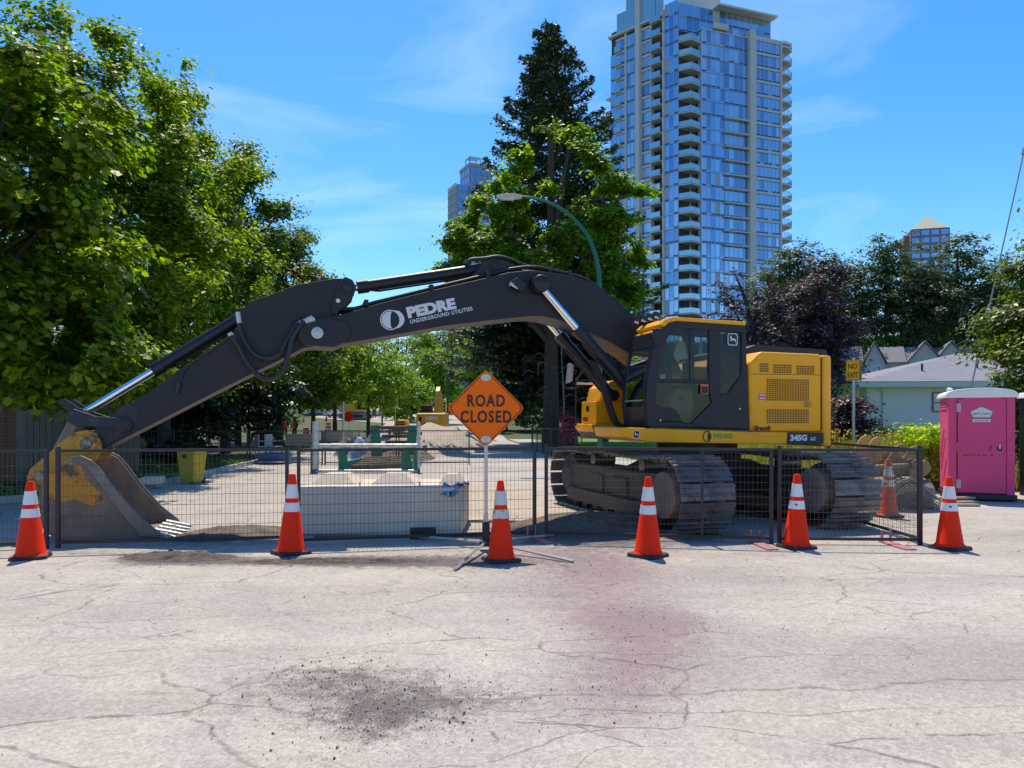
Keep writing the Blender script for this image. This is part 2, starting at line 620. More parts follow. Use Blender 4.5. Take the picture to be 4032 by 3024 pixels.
mb = MB()
ys = [-60, 0, 58, 70, 85, 100, 120, 150, 300, 700, 1600]
xs = [-1500, -300, -60, 0, 60, 300, 1500]
for j, y in enumerate(ys):
    for x in xs:
        mb.v.append((x, y, gz(y) - 0.03))
for j in range(len(ys) - 1):
    for i in range(len(xs) - 1):
        k = len(xs)
        mb.f.append((j * k + i, j * k + i + 1, (j + 1) * k + i + 1, (j + 1) * k + i))
        mb.m.append(0)
struct(mb.build('ground', SOIL))

RK = [(9.6, 16.6), (7.6, 17.6), (5.6, 19.6), (4.0, 22.2), (2.9, 25.5), (2.2, 29.5), (1.9, 33), (0.85, 45), (-0.28, 58)]     # right kerb line
LK = [(-14, 13.1), (-10.6, 13.6), (-9.0, 14.8), (-8.2, 16.9), (-8.9, 25), (-9.7, 35), (-11.6, 58)]                     # left kerb line
mb = MB()
poly = [(-60, -25), (60, -25), (60, 16.2), (12, 16.2)] + RK + list(reversed(LK)) + [(-60, 12.6)]
mb.add([(x, y, 0.0) for x, y in poly], [tuple(range(len(poly)))])
far = [(58, -11.6, -0.28), (70, -12.6, -1.3), (85, -14, -2.6), (100, -26, -3.9), (120, -30, -5.6), (150, -24, -8.2), (175, -22, -10.4)]
o = len(mb.v)
for y, xl, xr in far:
    mb.v += [(xl, y, gz(y)), (xr, y, gz(y))]
for i in range(len(far) - 1):
    mb.f.append((o + 2 * i, o + 2 * i + 1, o + 2 * i + 3, o + 2 * i + 2))
    mb.m.append(0)
struct(mb.build('road', ASPH))


def kerb(name, line, side, w=0.16, h=0.13):
    mb = MB()
    P = [Vector((x, y, 0)) for x, y in line]
    n = len(P)
    sec = []
    for i, p in enumerate(P):
        d = (P[min(i + 1, n - 1)] - P[max(i - 1, 0)]).normalized()
        nn = Vector((d.y, -d.x, 0)) * side
        sec.append([p + Vector((0, 0, -0.02)), p + nn * 0.02 + Vector((0, 0, h)), p + nn * w + Vector((0, 0, h)), p + nn * w + Vector((0, 0, -0.02))])
    vs = [q for s in sec for q in s]
    fs = []
    for i in range(n - 1):
        for k in range(3):
            fs.append((4 * i + k, 4 * i + k + 1, 4 * i + k + 5, 4 * i + k + 4))
    fs += [(0, 1, 2, 3), (4 * n - 1, 4 * n - 2, 4 * n - 3, 4 * n - 4)]
    mb.add(vs, fs)
    return struct(mb.build(name, CONC))


def sheet(name, line, off0, off1, z, mat, side):
    P = [Vector((x, y, 0)) for x, y in line]
    n = len(P)
    mb = MB()
    for i, p in enumerate(P):
        d = (P[min(i + 1, n - 1)] - P[max(i - 1, 0)]).normalized()
        nn = Vector((d.y, -d.x, 0)) * side
        mb.v += [tuple(p + nn * off0 + Vector((0, 0, z))), tuple(p + nn * off1 + Vector((0, 0, z)))]
    for i in range(n - 1):
        mb.f.append((2 * i, 2 * i + 1, 2 * i + 3, 2 * i + 2))
        mb.m.append(0)
    return struct(mb.build(name, mat))


def dense(line, k=6):
    out = []
    n = len(line)
    for i in range(n - 1):
        p0, p1, p2, p3 = (Vector(line[max(0, min(n - 1, i + j))]) for j in (-1, 0, 1, 2))
        for s in range(k):
            t = s / k
            out.append(tuple(0.5 * ((2 * p1) + (p2 - p0) * t + (2 * p0 - 5 * p1 + 4 * p2 - p3) * t * t + (3 * p1 - p0 - 3 * p2 + p3) * t ** 3)))
    return out + [tuple(line[-1])]


RKd, LKd = dense(RK), dense(LK)
kerb('kerb_right', RKd, 1)
kerb('kerb_left', LKd, -1)
sheet('pavement_right', RKd, 0.17, 1.9, 0.115, CONC, 1)
sheet('lawn_right', RKd[18:], 1.95, 16, 0.10, LAWN, 1)
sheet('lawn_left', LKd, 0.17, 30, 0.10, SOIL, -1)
LOT = pm('straw_lot', (0.24, 0.21, 0.085), 0.95, scale=1.2, col2=(0.13, 0.145, 0.045), cut=(0.42, 0.7), bump=0.5, bscale=20)
mb = MB()
mb.add([(x, y, 0.004) for x, y in ((9.8, 16.4), (60, 16.4), (60, 37), (7.0, 37), (6.2, 28), (6.0, 22.5), (7.2, 19.6))], [tuple(range(7))])
struct(mb.build('lot_ground', LOT))


def mound(name, c, rx, ry, h, mat, seed, rotz=0.0, n=26, rough=0.25, kind=True):
    """A heap of loose material with an uneven top."""
    rng = np.random.default_rng(seed)
    mb = MB()
    ph = rng.uniform(0, 6.28, (8, 2))
    fr = rng.uniform(1.5, 9, (8, 2))
    for j in range(n):
        for i in range(n):
            u, v = 2 * i / (n - 1) - 1, 2 * j / (n - 1) - 1
            r = math.hypot(u, v)
            w = sum(math.sin(fr[k, 0] * u * 2 + ph[k, 0]) * math.sin(fr[k, 1] * v * 2 + ph[k, 1]) / (1 + 0.35 * k) for k in range(8)) / 3
            z = max(0, 1 - r ** 1.5) ** 0.9 * (1 + rough * w) + rough * 0.2 * rng.normal() * max(0, 1 - r)
            a, b = u * rx, v * ry
            mb.v.append((c[0] + a * math.cos(rotz) - b * math.sin(rotz), c[1] + a * math.sin(rotz) + b * math.cos(rotz), c[2] - 0.012 + max(0, z) * h))
    for j in range(n - 1):
        for i in range(n - 1):
            mb.f.append((j * n + i, j * n + i + 1, (j + 1) * n + i + 1, (j + 1) * n + i))
            mb.m.append(0)
    return mb.build(name, mat, smooth=60)


stuff(tag(mound('dirt_heap', (1.15, 11.0, 0), 1.5, 0.85, 0.24, DIRT, 3, 0.2), 'dark loose dirt heaped under the front of the tracks', 'dirt'))
stuff(tag(mound('dirt_heap', (-3.75, 10.35, 0), 0.95, 0.6, 0.13, DIRT, 4, 0.5), 'dark crumbled soil spilled beside the bucket teeth', 'dirt'))
stuff(tag(mound('dirt_heap', (-3.78, 8.62, 0), 0.78, 0.34, 0.06, SOILD, 13, -0.1, n=34, rough=0.9), 'thin dark spread of crumbled asphalt before the left fence panel', 'dirt'))
stuff(tag(mound('dirt_heap', (-1.95, 8.36, 0), 1.35, 0.20, 0.035, SOILD, 14, 0.02, n=34, rough=1.1), 'thin strip of dark soil in front of the concrete block', 'dirt'))
stuff(tag(mound('sand_heap', (-4.1, 40, 0), 3.0, 7.5, 1.35, SANDM, 5), 'long pale sand heap in front of the far machine', 'sand'))
stuff(tag(mound('dirt_heap', (-4.6, 30.5, 0), 1.5, 3.0, 0.75, DIRT, 6), 'brown dirt heap between the far green shoring panels', 'dirt'))

# loose stones: one mass of grit lying on the road
rng = np.random.default_rng(11)
spots = [(-1.05, 4.6, 0.6, 0.4, 500), (-0.72, 3.98, 0.5, 0.45, 650), (-0.33, 4.2, 0.6, 0.4, 350), (1.0, 5.8, 0.7, 0.8, 420), (0.7, 4.6, 0.6, 0.7, 260),
         (0.95, 7.8, 0.8, 0.9, 420), (-2.2, 8.38, 1.5, 0.25, 900), (-3.75, 8.6, 0.6, 0.36, 1300), (-1.2, 8.45, 1.2, 0.3, 800), (1.2, 10.3, 1.6, 1.1, 900),
         (-3.6, 10.0, 0.9, 0.5, 900), (0.5, 6.0, 4.5, 2.4, 700)]
P = np.concatenate([np.c_[rng.normal(x, rx * 0.6, k), rng.normal(y, ry * 0.6, k)] for x, y, rx, ry, k in spots])
k = len(P)
sz = np.clip(rng.lognormal(-5.75, 0.40, k), 0.0015, 0.011)
T = np.array([(1, 0, 0), (0, 1, 0), (-1, 0, 0), (0, -1, 0), (0, 0, 1), (0, 0, -0.6)]) * 1.0
ang = rng.uniform(0, 6.28, k)
ca, sa = np.cos(ang), np.sin(ang)
j = 1 + rng.uniform(-0.35, 0.35, (k, 6, 3))
Q = T[None] * j * sz[:, None, None] * np.array([1, 0.8, 0.75])
Vx = Q[..., 0] * ca[:, None] - Q[..., 1] * sa[:, None] + P[:, :1]
Vy = Q[..., 0] * sa[:, None] + Q[..., 1] * ca[:, None] + P[:, 1:]
Vz = Q[..., 2] + sz[:, None] * 0.4 + 0.002
F0 = np.array([(0, 1, 4), (1, 2, 4), (2, 3, 4), (3, 0, 4), (1, 0, 5), (2, 1, 5), (3, 2, 5), (0, 3, 5)])
Fa = (F0[None] + (np.arange(k) * 6)[:, None, None]).reshape(-1, 3)
STONE = leafm('grit_stone', (0.035, 0.030, 0.028), (0.30, 0.26, 0.23), trans=0.0, rough=0.9, spec=0.2)
g = fast_mesh('gravel', np.stack([Vx, Vy, Vz], -1).reshape(-1, 3), Fa, STONE, rnd=np.repeat(rng.uniform(0, 1, k) ** 1.5, 8))
stuff(tag(g, 'loose dark grit scattered over the pale road', 'gravel'))
# a fist-sized stone lying by the fence foot
o = mound('stone', (-4.02, 8.98, 0), 0.045, 0.04, 0.06, pm('dark_stone', (0.05, 0.045, 0.045), 0.9), 9, n=8)
tag(o, 'single dark stone lying in front of the mesh fence', 'stone')
# ------------------------------------------------------------------ the big excavator (its own frame: x forward to the bucket, y to its left = towards us, z up)
PHI = R(15)
EX = thing('excavator', 'yellow and black tracked excavator with its long dark boom reaching left across the closed road', 'excavator', (3.05, 12.63, 0), math.pi + PHI)
DIRTY = pm('muddy_dark_paint', (0.022, 0.023, 0.032), 0.55, scale=3.5, col2=(0.16, 0.12, 0.10), cut=(0.55, 0.72))
RUSTY = pm('worn_bucket_steel', (0.20, 0.15, 0.115), 0.7, metal=0.1, scale=2.2, col2=(0.34, 0.255, 0.19), cut=(0.42, 0.66), bump=0.25, bscale=20)
WORNY = pm('chipped_yellow', (0.60, 0.27, 0.02), 0.55, scale=3.2, col2=(0.10, 0.075, 0.06), cut=(0.52, 0.60), bump=0.1)
SIDE = lambda x, y, z, ang=0.0: frame((x, y, z), (-math.cos(ang), 0, math.sin(ang)), (math.sin(ang), 0, math.cos(ang)))

# --- boom
lower = [(6.358, 2.711), (6.302, 2.635), (6.218, 2.598), (5.85, 2.584), (5.736, 2.64), (5.056, 2.777), (4.271, 2.942), (3.689, 3.028), (3.371, 3.074), (3.154, 3.108),
         (2.952, 3.130), (2.765, 3.134), (2.628, 3.116), (2.49, 3.083), (2.264, 3.013), (2.001, 2.906), (1.645, 2.766), (1.30, 2.58), (0.85, 2.25), (0.62, 2.0)]
upper = [(0.40, 2.02), (0.34, 2.2), (0.55, 2.55), (0.95, 2.90), (1.156, 3.07), (1.32, 3.2), (1.806, 3.595), (2.001, 3.69), (2.264, 3.772), (2.679, 3.809), (2.969, 3.825), (3.304, 3.775),
         (3.66, 3.672), (4.475, 3.449), (5.272, 3.216), (5.544, 3.123), (5.774, 3.05), (5.983, 3.013), (6.19, 2.986), (6.33, 2.87)]
boom = MB().prism(lower + upper, -0.33, 0.33).build('boom', BOOM, EX, bevel=0.012)
for y0, y1 in ((0.332, 0.375), (-0.375, -0.332)):
    MB().prism([(6.35, 2.70), (6.26, 2.60), (5.86, 2.592), (5.70, 2.66), (5.62, 2.76), (5.68, 2.95), (5.95, 3.0), (6.19, 2.975), (6.33, 2.86)], y0, y1).build('nose_plate', BOOM, boom, bevel=0.01)
mb = MB().lathe([(0.075, 0.36), (0.082, 0.372), (0.082, 0.40), (0.05, 0.405), (0.03, 0.412)], 24, (6.087, 0, 2.775), axis='y')
mb.build('pivot_pin', pm('greased_pin', (0.55, 0.54, 0.50), 0.4, metal=0.4), boom, smooth=40)
# bracket and clevis that carry the arm cylinder on top of the boom
mb = MB()
for s in (-1, 1):
    mb.prism([(3.95, 3.60), (3.62, 3.95), (3.48, 4.0), (3.30, 3.98), (3.02, 3.84), (3.0, 3.75), (3.4, 3.70)], s * 0.16 - 0.02, s * 0.16 + 0.02)
mb.lathe([(0.05, -0.21), (0.07, -0.2), (0.07, 0.2), (0.05, 0.21)], 16, (3.46, 0, 3.90), axis='y')
mb.build('cylinder_bracket', BOOM, boom, smooth=30)
# the ball-shaped boss where the boom cylinders join, with its work lamp
mb = MB().lathe([(0.07, -0.56), (0.12, -0.54), (0.135, -0.5), (0.135, -0.36), (0.15, -0.33), (0.15, 0.33), (0.135, 0.36), (0.135, 0.50), (0.12, 0.54), (0.07, 0.56)], 28, (2.84, 0, 3.60), axis='y')
mb.build('cylinder_boss', BLK, boom, smooth=40)
mb = MB().prism([(3.18, 3.70), (3.05, 3.58), (3.13, 3.47), (3.30, 3.55), (3.30, 3.62)], 0.34, 0.46)
wl = mb.build('work_lamp', BLK, boom, bevel=0.01)
MB().prism([(3.301, 3.615), (3.30, 3.555), (3.20, 3.505), (3.19, 3.515)], 0.36, 0.461).build('lens', pm('lamp_glass', (0.6, 0.6, 0.6), 0.15), wl)

# --- stick
stick = MB().prism([(5.866, 3.57), (5.732, 3.579), (5.612, 3.545), (5.567, 3.455), (5.597, 3.346), (5.822, 3.092), (5.926, 2.967), (5.96, 2.70), (6.06, 2.60), (6.264, 2.574), (7.454, 1.931), (8.81, 1.181),
                    (8.93, 1.16), (9.0, 1.24), (8.97, 1.37), (8.732, 1.592), (8.525, 1.764), (8.289, 1.923), (7.862, 2.268), (7.218, 2.716), (7.13, 2.86), (7.149, 3.03), (6.994, 3.192), (6.668, 3.322), (6.366, 3.458)],
                   -0.27, 0.27).build('stick', BOOM, EX, bevel=0.012)
for y0, y1 in ((0.272, 0.30), (-0.30, -0.272)):
    MB().prism([(5.70, 3.60), (5.60, 3.56), (5.545, 3.46), (5.58, 3.33), (5.83, 3.05), (5.90, 3.09), (5.86, 3.30), (5.80, 3.50)], y0, y1).build('cheek_plate', BOOM, stick, bevel=0.006)
mb = MB().lathe([(0.05, 0.30), (0.07, 0.305), (0.07, 0.33), (0.04, 0.335)], 18, (5.672, 0, 3.45), axis='y')
mb.build('pin_cap', BLK, stick, smooth=40)
MB().lathe([(0.02, 0.30), (0.03, 0.303), (0.03, 0.315)], 12, (5.80, 0, 3.25), axis='y').build('grease_cap', WHITE, stick)
mb = MB().lathe([(0.05, 0.272), (0.105, 0.275), (0.105, 0.315), (0.075, 0.32), (0.07, 0.335), (0.05, 0.34)], 22, (8.582, 0, 1.493), axis='y')
mb.build('pin_collar', BLK, stick, smooth=40)
mb = MB().prism([(8.97, 1.38), (8.55, 1.78), (8.40, 1.70), (8.45, 1.50), (8.80, 1.20), (8.93, 1.165), (8.998, 1.24)], 0.2705, 0.2745)
mb.build('mud_stain', DIRTY, stick)


def cylinder(parent, name, a, b, split, r0, r1, y, hoseside=0.0):
    """A hydraulic ram: barrel from a to split, bright rod on to b, eyes at both ends."""
    A, B = Vector((a[0], y, a[1])), Vector((b[0], y, b[1]))
    Mid = A.lerp(B, split)
    d = (B - A).normalized()
    o = MB().tube([A, A + d * 0.06, A + d * 0.061, Mid - d * 0.16, Mid - d * 0.159, Mid], [r0 * 1.05, r0 * 1.05, r0, r0, r0 * 1.18, r0 * 1.18], 20).build(name, BLK, parent, smooth=35)
    MB().tube([Mid - d * 0.02, B], r1, 16).build('rod', CHROME, o, smooth=50)
    for q in (A - d * 0.05, B + d * 0.04):
        MB().lathe([(r0 * 0.7, -0.1), (r0 * 1.1, -0.09), (r0 * 1.1, 0.09), (r0 * 0.7, 0.1)], 18, (q.x, q.y, q.z), axis='y').build('eye', BLK, o, smooth=40)
    n = Vector((-d.z, 0, d.x)) * (1 if d.x < 0 else -1)
    p = MB()
    p.tube([A + d * 0.12 + n * (r0 + 0.015), Mid - d * 0.3 + n * (r0 + 0.015), Mid - d * 0.2 + n * (r0 - 0.01)], 0.014, 8)
    p.build('feed_pipe', BLK, o, smooth=40)
    return o


cylinder(EX, 'bucket_cylinder', (7.16, 2.985), (9.15, 1.635), 0.56, 0.088, 0.056, 0.0)
cylinder(EX, 'arm_cylinder', (3.56, 3.89), (5.66, 3.475), 0.93, 0.085, 0.055, 0.0)
bc1 = cylinder(EX, 'boom_cylinder', (1.35, 2.0), (2.85, 3.595), 0.60, 0.085, 0.055, 0.43)
bc2 = cylinder(EX, 'boom_cylinder', (1.35, 2.0), (2.85, 3.595), 0.60, 0.085, 0.055, -0.43)

# --- linkage at the end of the stick
for s in (1, -1):
    y0, y1 = (0.285, 0.325) if s > 0 else (-0.325, -0.285)
    mb = MB().prism([(9.26, 1.63), (9.17, 1.70), (9.05, 1.655), (8.90, 1.60), (8.62, 1.585), (8.52, 1.57), (8.47, 1.49), (8.52, 1.42), (8.60, 1.40), (8.70, 1.44), (8.95, 1.47), (9.13, 1.46), (9.25, 1.54)], y0, y1)
    mb.build('guide_link', DIRTY, EX, bevel=0.006)
    mb = MB().prism([(9.22, 1.62), (9.40, 1.80), (9.30, 1.84), (9.12, 1.70)], y0 - s * 0.09, y1 - s * 0.09)
    mb.build('link_horn', BLK, EX, bevel=0.006)
mb = MB().prism([(9.13, 1.68), (9.24, 1.64), (9.33, 1.42), (9.45, 1.17), (9.36, 1.10), (9.26, 1.22), (9.17, 1.45)], -0.2, 0.2)
mb.build('tipping_link', RUSTY, EX, bevel=0.02)

# --- bucket (open side towards the machine, teeth on the ground)
prof = [(9.12, 1.06), (9.28, 0.96), (9.42, 0.78), (9.48, 0.55), (9.46, 0.30), (9.36, 0.12), (9.16, 0.02), (8.7, 0.012), (8.08, 0.03)]
mouth = [(8.08, 0.03), (8.17, 0.14), (8.306, 0.27), (8.556, 0.579), (8.779, 0.911), (8.86, 1.01), (8.98, 1.075), (9.12, 1.06)]
mb = MB()
inner = [(x + (8.85 - x) * 0.05, z + (0.6 - z) * 0.05) for x, z in prof]
n = len(prof)
vs = [(x, -0.66, z) for x, z in prof] + [(x, 0.66, z) for x, z in prof] + [(x, 0.66, z) for x, z in inner] + [(x, -0.66, z) for x, z in inner]
fs = []
for i in range(n - 1):
    fs += [(i, i + 1, n + i + 1, n + i), (2 * n + i, 2 * n + i + 1, 3 * n + i + 1, 3 * n + i)]
fs += [(0, n, 2 * n, 3 * n), (n - 1, 4 * n - 1, 3 * n - 1, 2 * n - 1)]
mb.add(vs, fs)
bucket = mb.build('bucket', RUSTY, EX, smooth=35)
for s in (-1, 1):
    y0 = s * 0.66
    side = MB().prism(prof + mouth[1:-1], min(y0, y0 + s * 0.03), max(y0, y0 + s * 0.03)).build('side_plate', RUSTY, bucket, bevel=0.008)
    e = [(8.02, 0.03), (8.06, 0.1), (8.14, 0.17), (8.29, 0.30), (8.54, 0.61), (8.765, 0.94), (8.85, 1.04), (8.98, 1.105), (9.1, 1.09), (9.05, 1.0), (8.93, 0.96), (8.84, 0.85), (8.64, 0.53), (8.40, 0.2), (8.30, 0.06)]
    y1 = s * 0.69
    MB().prism(e, min(y1, y1 + s * 0.035), max(y1, y1 + s * 0.035)).build('cutting_edge', pm('worn_edge_steel', (0.22, 0.195, 0.175), 0.5, metal=0.4, var=0.25, scale=6), bucket, bevel=0.008)
    # yellow paint left on the flank
    q = [(9.40, 0.80), (9.30, 0.93), (9.10, 1.02), (8.98, 0.98), (8.93, 0.8), (8.76, 0.62), (8.72, 0.5), (8.86, 0.46), (9.05, 0.56), (9.20, 0.52), (9.42, 0.62)]
    y2 = y1 + s * 0.002 if s < 0 else y1 + 0.002
    MB().prism(q, y1 - 0.001, y1 + s * 0.004).build('paint_patch', WORNY, bucket)
    # ears that hang the bucket from stick and link
    ear = [(9.62, 0.72), (9.70, 0.80), (9.66, 0.92), (9.45, 1.12), (9.27, 1.30), (9.14, 1.40), (9.0, 1.425), (8.885, 1.37), (8.83, 1.25), (8.84, 1.13), (8.90, 1.03), (9.10, 0.98), (9.35, 0.80), (9.46, 0.62), (9.56, 0.6)]
    y3 = s * 0.34
    MB().prism(ear, y3 - 0.03, y3 + 0.03).build('ear', WORNY, bucket, bevel=0.01)
    MB().lathe([(0.06, 0.0), (0.125, 0.005), (0.125, 0.04), (0.075, 0.045), (0.07, 0.02)], 8, (9.0, y3 + s * 0.03 if s > 0 else y3 - 0.072, 1.24), axis='y').build('boss', WORNY, bucket, smooth=20)
    MB().lathe([(0.03, 0.0), (0.065, 0.004), (0.065, 0.05), (0.03, 0.055)], 14, (9.0, y3 + (0.03 if s > 0 else -0.09), 1.24), axis='y').build('pin', STEEL, bucket, smooth=30)
    MB().lathe([(0.03, 0.0), (0.06, 0.004), (0.06, 0.04), (0.03, 0.045)], 14, (9.54, y3 + (0.03 if s > 0 else -0.075), 0.83), axis='y').build('pin', STEEL, bucket, smooth=30)
TOOTH = pm('polished_tooth', (0.62, 0.58, 0.56), 0.35, metal=0.5, var=0.2, scale=12)
tooth_me = None
for k in range(5):
    y = -0.58 + k * 0.29
    mb = MB().add([(8.2, y - 0.06, 0.01), (8.2, y + 0.06, 0.01), (8.2, y + 0.06, 0.11), (8.2, y - 0.06, 0.11), (7.84, y - 0.035, 0.006), (7.84, y + 0.035, 0.006), (7.84, y + 0.035, 0.02), (7.84, y - 0.035, 0.02)],
                  [(0, 1, 2, 3), (4, 7, 6, 5), (0, 4, 5, 1), (1, 5, 6, 2), (2, 6, 7, 3), (3, 7, 4, 0)])
    mb.build('tooth', TOOTH, bucket, bevel=0.008)
MB().box(8.02, 8.3, -0.66, 0.66, 0.012, 0.05).build('lip', RUSTY, bucket, bevel=0.008)

# --- hoses
HOSE = pm('ribbed_hose', (0.022, 0.022, 0.026), 0.5, var=0.2)


def smooth_path(pts, k=8):
    P = [Vector(p) for p in pts]
    n = len(P)
    out = []
    for i in range(n - 1):
        p0, p1, p2, p3 = (P[max(0, min(n - 1, i + j))] for j in (-1, 0, 1, 2))
        for s in range(k):
            t = s / k
            out.append(0.5 * ((2 * p1) + (p2 - p0) * t + (2 * p0 - 5 * p1 + 4 * p2 - p3) * t * t + (3 * p1 - p0 - 3 * p2 + p3) * t ** 3))
    return out + [P[-1]]


def hose(name, pts, y, r, parent, rib=False, k=8, mat=None):
    pth = smooth_path([(x, y if not isinstance(y, (list, tuple)) else y[i], z) for i, (x, z) in enumerate(pts)], k)
    rad = [r * (1.0 + (0.16 if rib and i % 2 else 0)) for i in range(len(pth))]
    return MB().tube(pth, rad, 8).build(name, mat or HOSE, parent, smooth=60)


hose('hose', [(7.148, 3.005), (7.087, 2.712), (6.948, 2.48), (6.779, 2.41), (6.608, 2.473), (6.494, 2.67), (6.35, 2.913), (6.206, 2.978)], 0.36, 0.028, stick, True, 14)
hose('hose', [(7.224, 2.706), (7.141, 2.577), (7.03, 2.359), (6.89, 2.185), (6.749, 2.122), (6.579, 2.204), (6.479, 2.459), (6.42, 2.699), (6.27, 2.94)], 0.40, 0.032, stick, True, 14)
for pts in ([(6.33, 2.905), (6.15, 2.995)], [(6.25, 2.93), (6.12, 2.97)], [(7.14, 3.03), (7.12, 2.88)], [(7.25, 2.74), (7.18, 2.64)]):
    hose('fitting', pts, 0.375, 0.035, stick, mat=GALV)
hose('pipe', [(7.20, 2.735), (7.478, 2.521), (7.777, 2.296), (7.858, 2.164), (7.898, 2.033)], 0.285, 0.013, stick)
hose('pipe', [(7.898, 2.06), (7.93, 1.90)], 0.285, 0.035, stick)
for dy, dz in ((0.22, 0.0), (0.13, 0.01), (-0.15, 0.0)):
    hose('pipe', [(6.19, 3.03 + dz), (5.98, 3.12 + dz), (5.808, 3.14 + dz), (5.536, 3.17 + dz), (5.261, 3.265 + dz), (4.454, 3.50 + dz), (3.617, 3.74 + dz), (3.186, 3.86 + dz), (2.857, 3.90 + dz), (2.613, 3.87 + dz), (2.299, 3.82 + dz), (2.0, 3.74 + dz), (1.6, 3.48 + dz), (1.2, 3.16 + dz)], dy, 0.026, boom, mat=BLK)
hose('pipe', [(3.893, 3.93), (3.808, 4.0), (3.594, 4.03), (3.377, 4.07), (3.159, 4.03), (2.939, 3.95), (2.604, 3.90), (2.264, 3.85), (2.007, 3.77)], 0.02, 0.03, boom)
hose('pipe', [(2.75, 3.70), (2.66, 3.80), (2.62, 3.92), (2.68, 3.97), (2.72, 3.9)], 0.36, 0.011, boom)
for x, z in ((4.454, 3.50), (5.4, 3.24), (3.6, 3.73), (2.3, 3.82)):
    MB().box(x - 0.03, x + 0.03, -0.2, 0.28, z - 0.04, z + 0.05).build('hose_clamp', BLK, boom, bevel=0.006)
for i, (y, dz) in enumerate(((0.62, 0.0), (0.70, 0.02), (0.56, 0.05))):
    hose('hose', [(2.0, 2.43 + dz), (1.88, 2.2 + dz), (1.78, 1.98), (1.70, 1.72), (1.60, 1.50), (1.45, 1.44)], y - 0.2, 0.035, EX, mat=RUBBER)

# --- house: deck, engine cover, counterweight
deck = MB().prism([(1.969, 1.453), (-0.125, 1.383), (-1.35, 1.368), (-1.35, 1.17), (-0.725, 1.191), (1.494, 1.236), (1.931, 1.31)], 0.40, 1.44).build('deck_skirt', YEL, EX, bevel=0.02)
MB().prism([(1.60, 1.46), (-1.35, 1.42), (-1.35, 1.17), (1.50, 1.24)], -1.40, 0.398).build('platform', BLK, EX)
mb = MB().prism([(1.60, 1.49), (1.61, 1.42), (1.53, 1.33), (1.30, 1.275), (0.6, 1.27), (-0.2, 1.25), (-0.2, 1.47)], -1.44, -0.62)
mb.build('step_platform', YEL, EX, bevel=0.015)
tb = MB().prism([(1.50, 1.875), (1.50, 1.492), (0.55, 1.482), (0.55, 1.87)], -1.40, -0.70).build('tool_box', YEL, EX, bevel=0.012)
MB().prism([(1.46, 1.872), (1.40, 2.10), (1.26, 2.22), (1.05, 2.24), (0.7, 2.1), (0.55, 1.872)], -1.30, -0.62).build('tank_cover', YEL, EX, bevel=0.03)
MB().box(1.503, 1.508, -1.15, -1.02, 1.70, 1.80).build('badge', BLK, tb)
text('lettering', 'EX24', 0.105, BLK, tb, frame((1.506, -1.30, 1.53), (0, 1, 0), (0, 0, 1)), bold=0.002)

hood_p = [(-0.10, 2.40), (-0.30, 2.576), (-1.345, 2.561), (-1.345, 1.372), (-0.12, 1.387)]
hood = MB().prism(hood_p, -1.40, 1.42).build('engine_cover', YEL, EX, bevel=0.045, bseg=4)
MB().prism([(0.52, 2.0), (0.25, 2.42), (-0.10, 2.42), (-0.10, 1.43), (0.52, 1.43)], -1.38, 0.36).build('oil_tank', YEL, EX, bevel=0.03)
MB().prism([(-0.30, 2.66), (-0.45, 2.715), (-1.74, 2.67), (-1.76, 2.585), (-0.30, 2.575)], -0.9, 1.02).build('top_tray', BLK, EX, bevel=0.008)
arc = [(-1.352, 1.425), (-1.46, 1.42), (-1.54, 1.38), (-1.60, 1.28), (-1.78, 0.95), (-1.92, 0.5), (-1.97, 0.0), (-1.92, -0.5), (-1.78, -0.95), (-1.60, -1.28), (-1.54, -1.38), (-1.46, -1.42), (-1.352, -1.425)]
mb = MB()
m2 = [(x * 0.995 + 0.0, y) for x, y in arc]
mb.prism(arc, 1.150, 2.545, 'z')
cw = mb.build('counterweight', YEL, EX, bevel=0.045, bseg=4, smooth=45)
# seams and latch
mb = MB().box(-1.34, -0.13, 1.4195, 1.4225, 2.235, 2.243)
mb.build('panel_seam', DARKM, hood)
MB().box(-1.349, -1.341, 1.416, 1.4245, 1.40, 2.53).build('panel_seam', DARKM, hood)
lt = MB().box(-1.155, -1.035, 1.42, 1.432, 1.75, 1.83).build('latch', pm('latch_gold', (0.55, 0.24, 0.02), 0.45), hood, bevel=0.005)
MB().box(-1.12, -1.075, 1.432, 1.439, 1.768, 1.812).build('handle', WORNY, lt)


def grille(x0, x1, z0, z1):
    """Perforated panel: dark hollow behind a lattice of thin bars."""
    o = MB().box(x1, x0, 1.4205, 1.4225, z0, z1).build('grille', DARKM, hood)
    b = MB()
    nx, nz_ = max(4, int((x0 - x1) / 0.028)), max(3, int((z1 - z0) / 0.028))
    for i in range(nx + 1):
        x = x1 + (x0 - x1) * i / nx
        b.box(x - 0.004, x + 0.004, 1.423, 1.427, z0, z1)
    for i in range(nz_ + 1):
        z = z0 + (z1 - z0) * i / nz_
        b.box(x1, x0, 1.4235, 1.4275, z - 0.004, z + 0.004)
    b.build('lattice', YEL, o)


grille(-0.273, -0.423, 2.268, 2.40)
grille(-0.503, -0.817, 2.255, 2.39)
grille(-0.90, -1.213, 2.245, 2.378)
grille(-0.391, -1.12, 1.842, 2.170)
grille(-0.387, -1.116, 1.505, 1.718)
MB().box(-0.375, -0.255, 1.4205, 1.4225, 1.856, 1.95).build('decal', pm('pink_decal', (0.62, 0.07, 0.16), 0.5), hood)
mb = MB()
for z in (1.872, 1.915):
    mb.box(-0.36, -0.27, 1.4223, 1.4235, z, z + 0.018)
mb.build('decal_print', WHITE, hood)
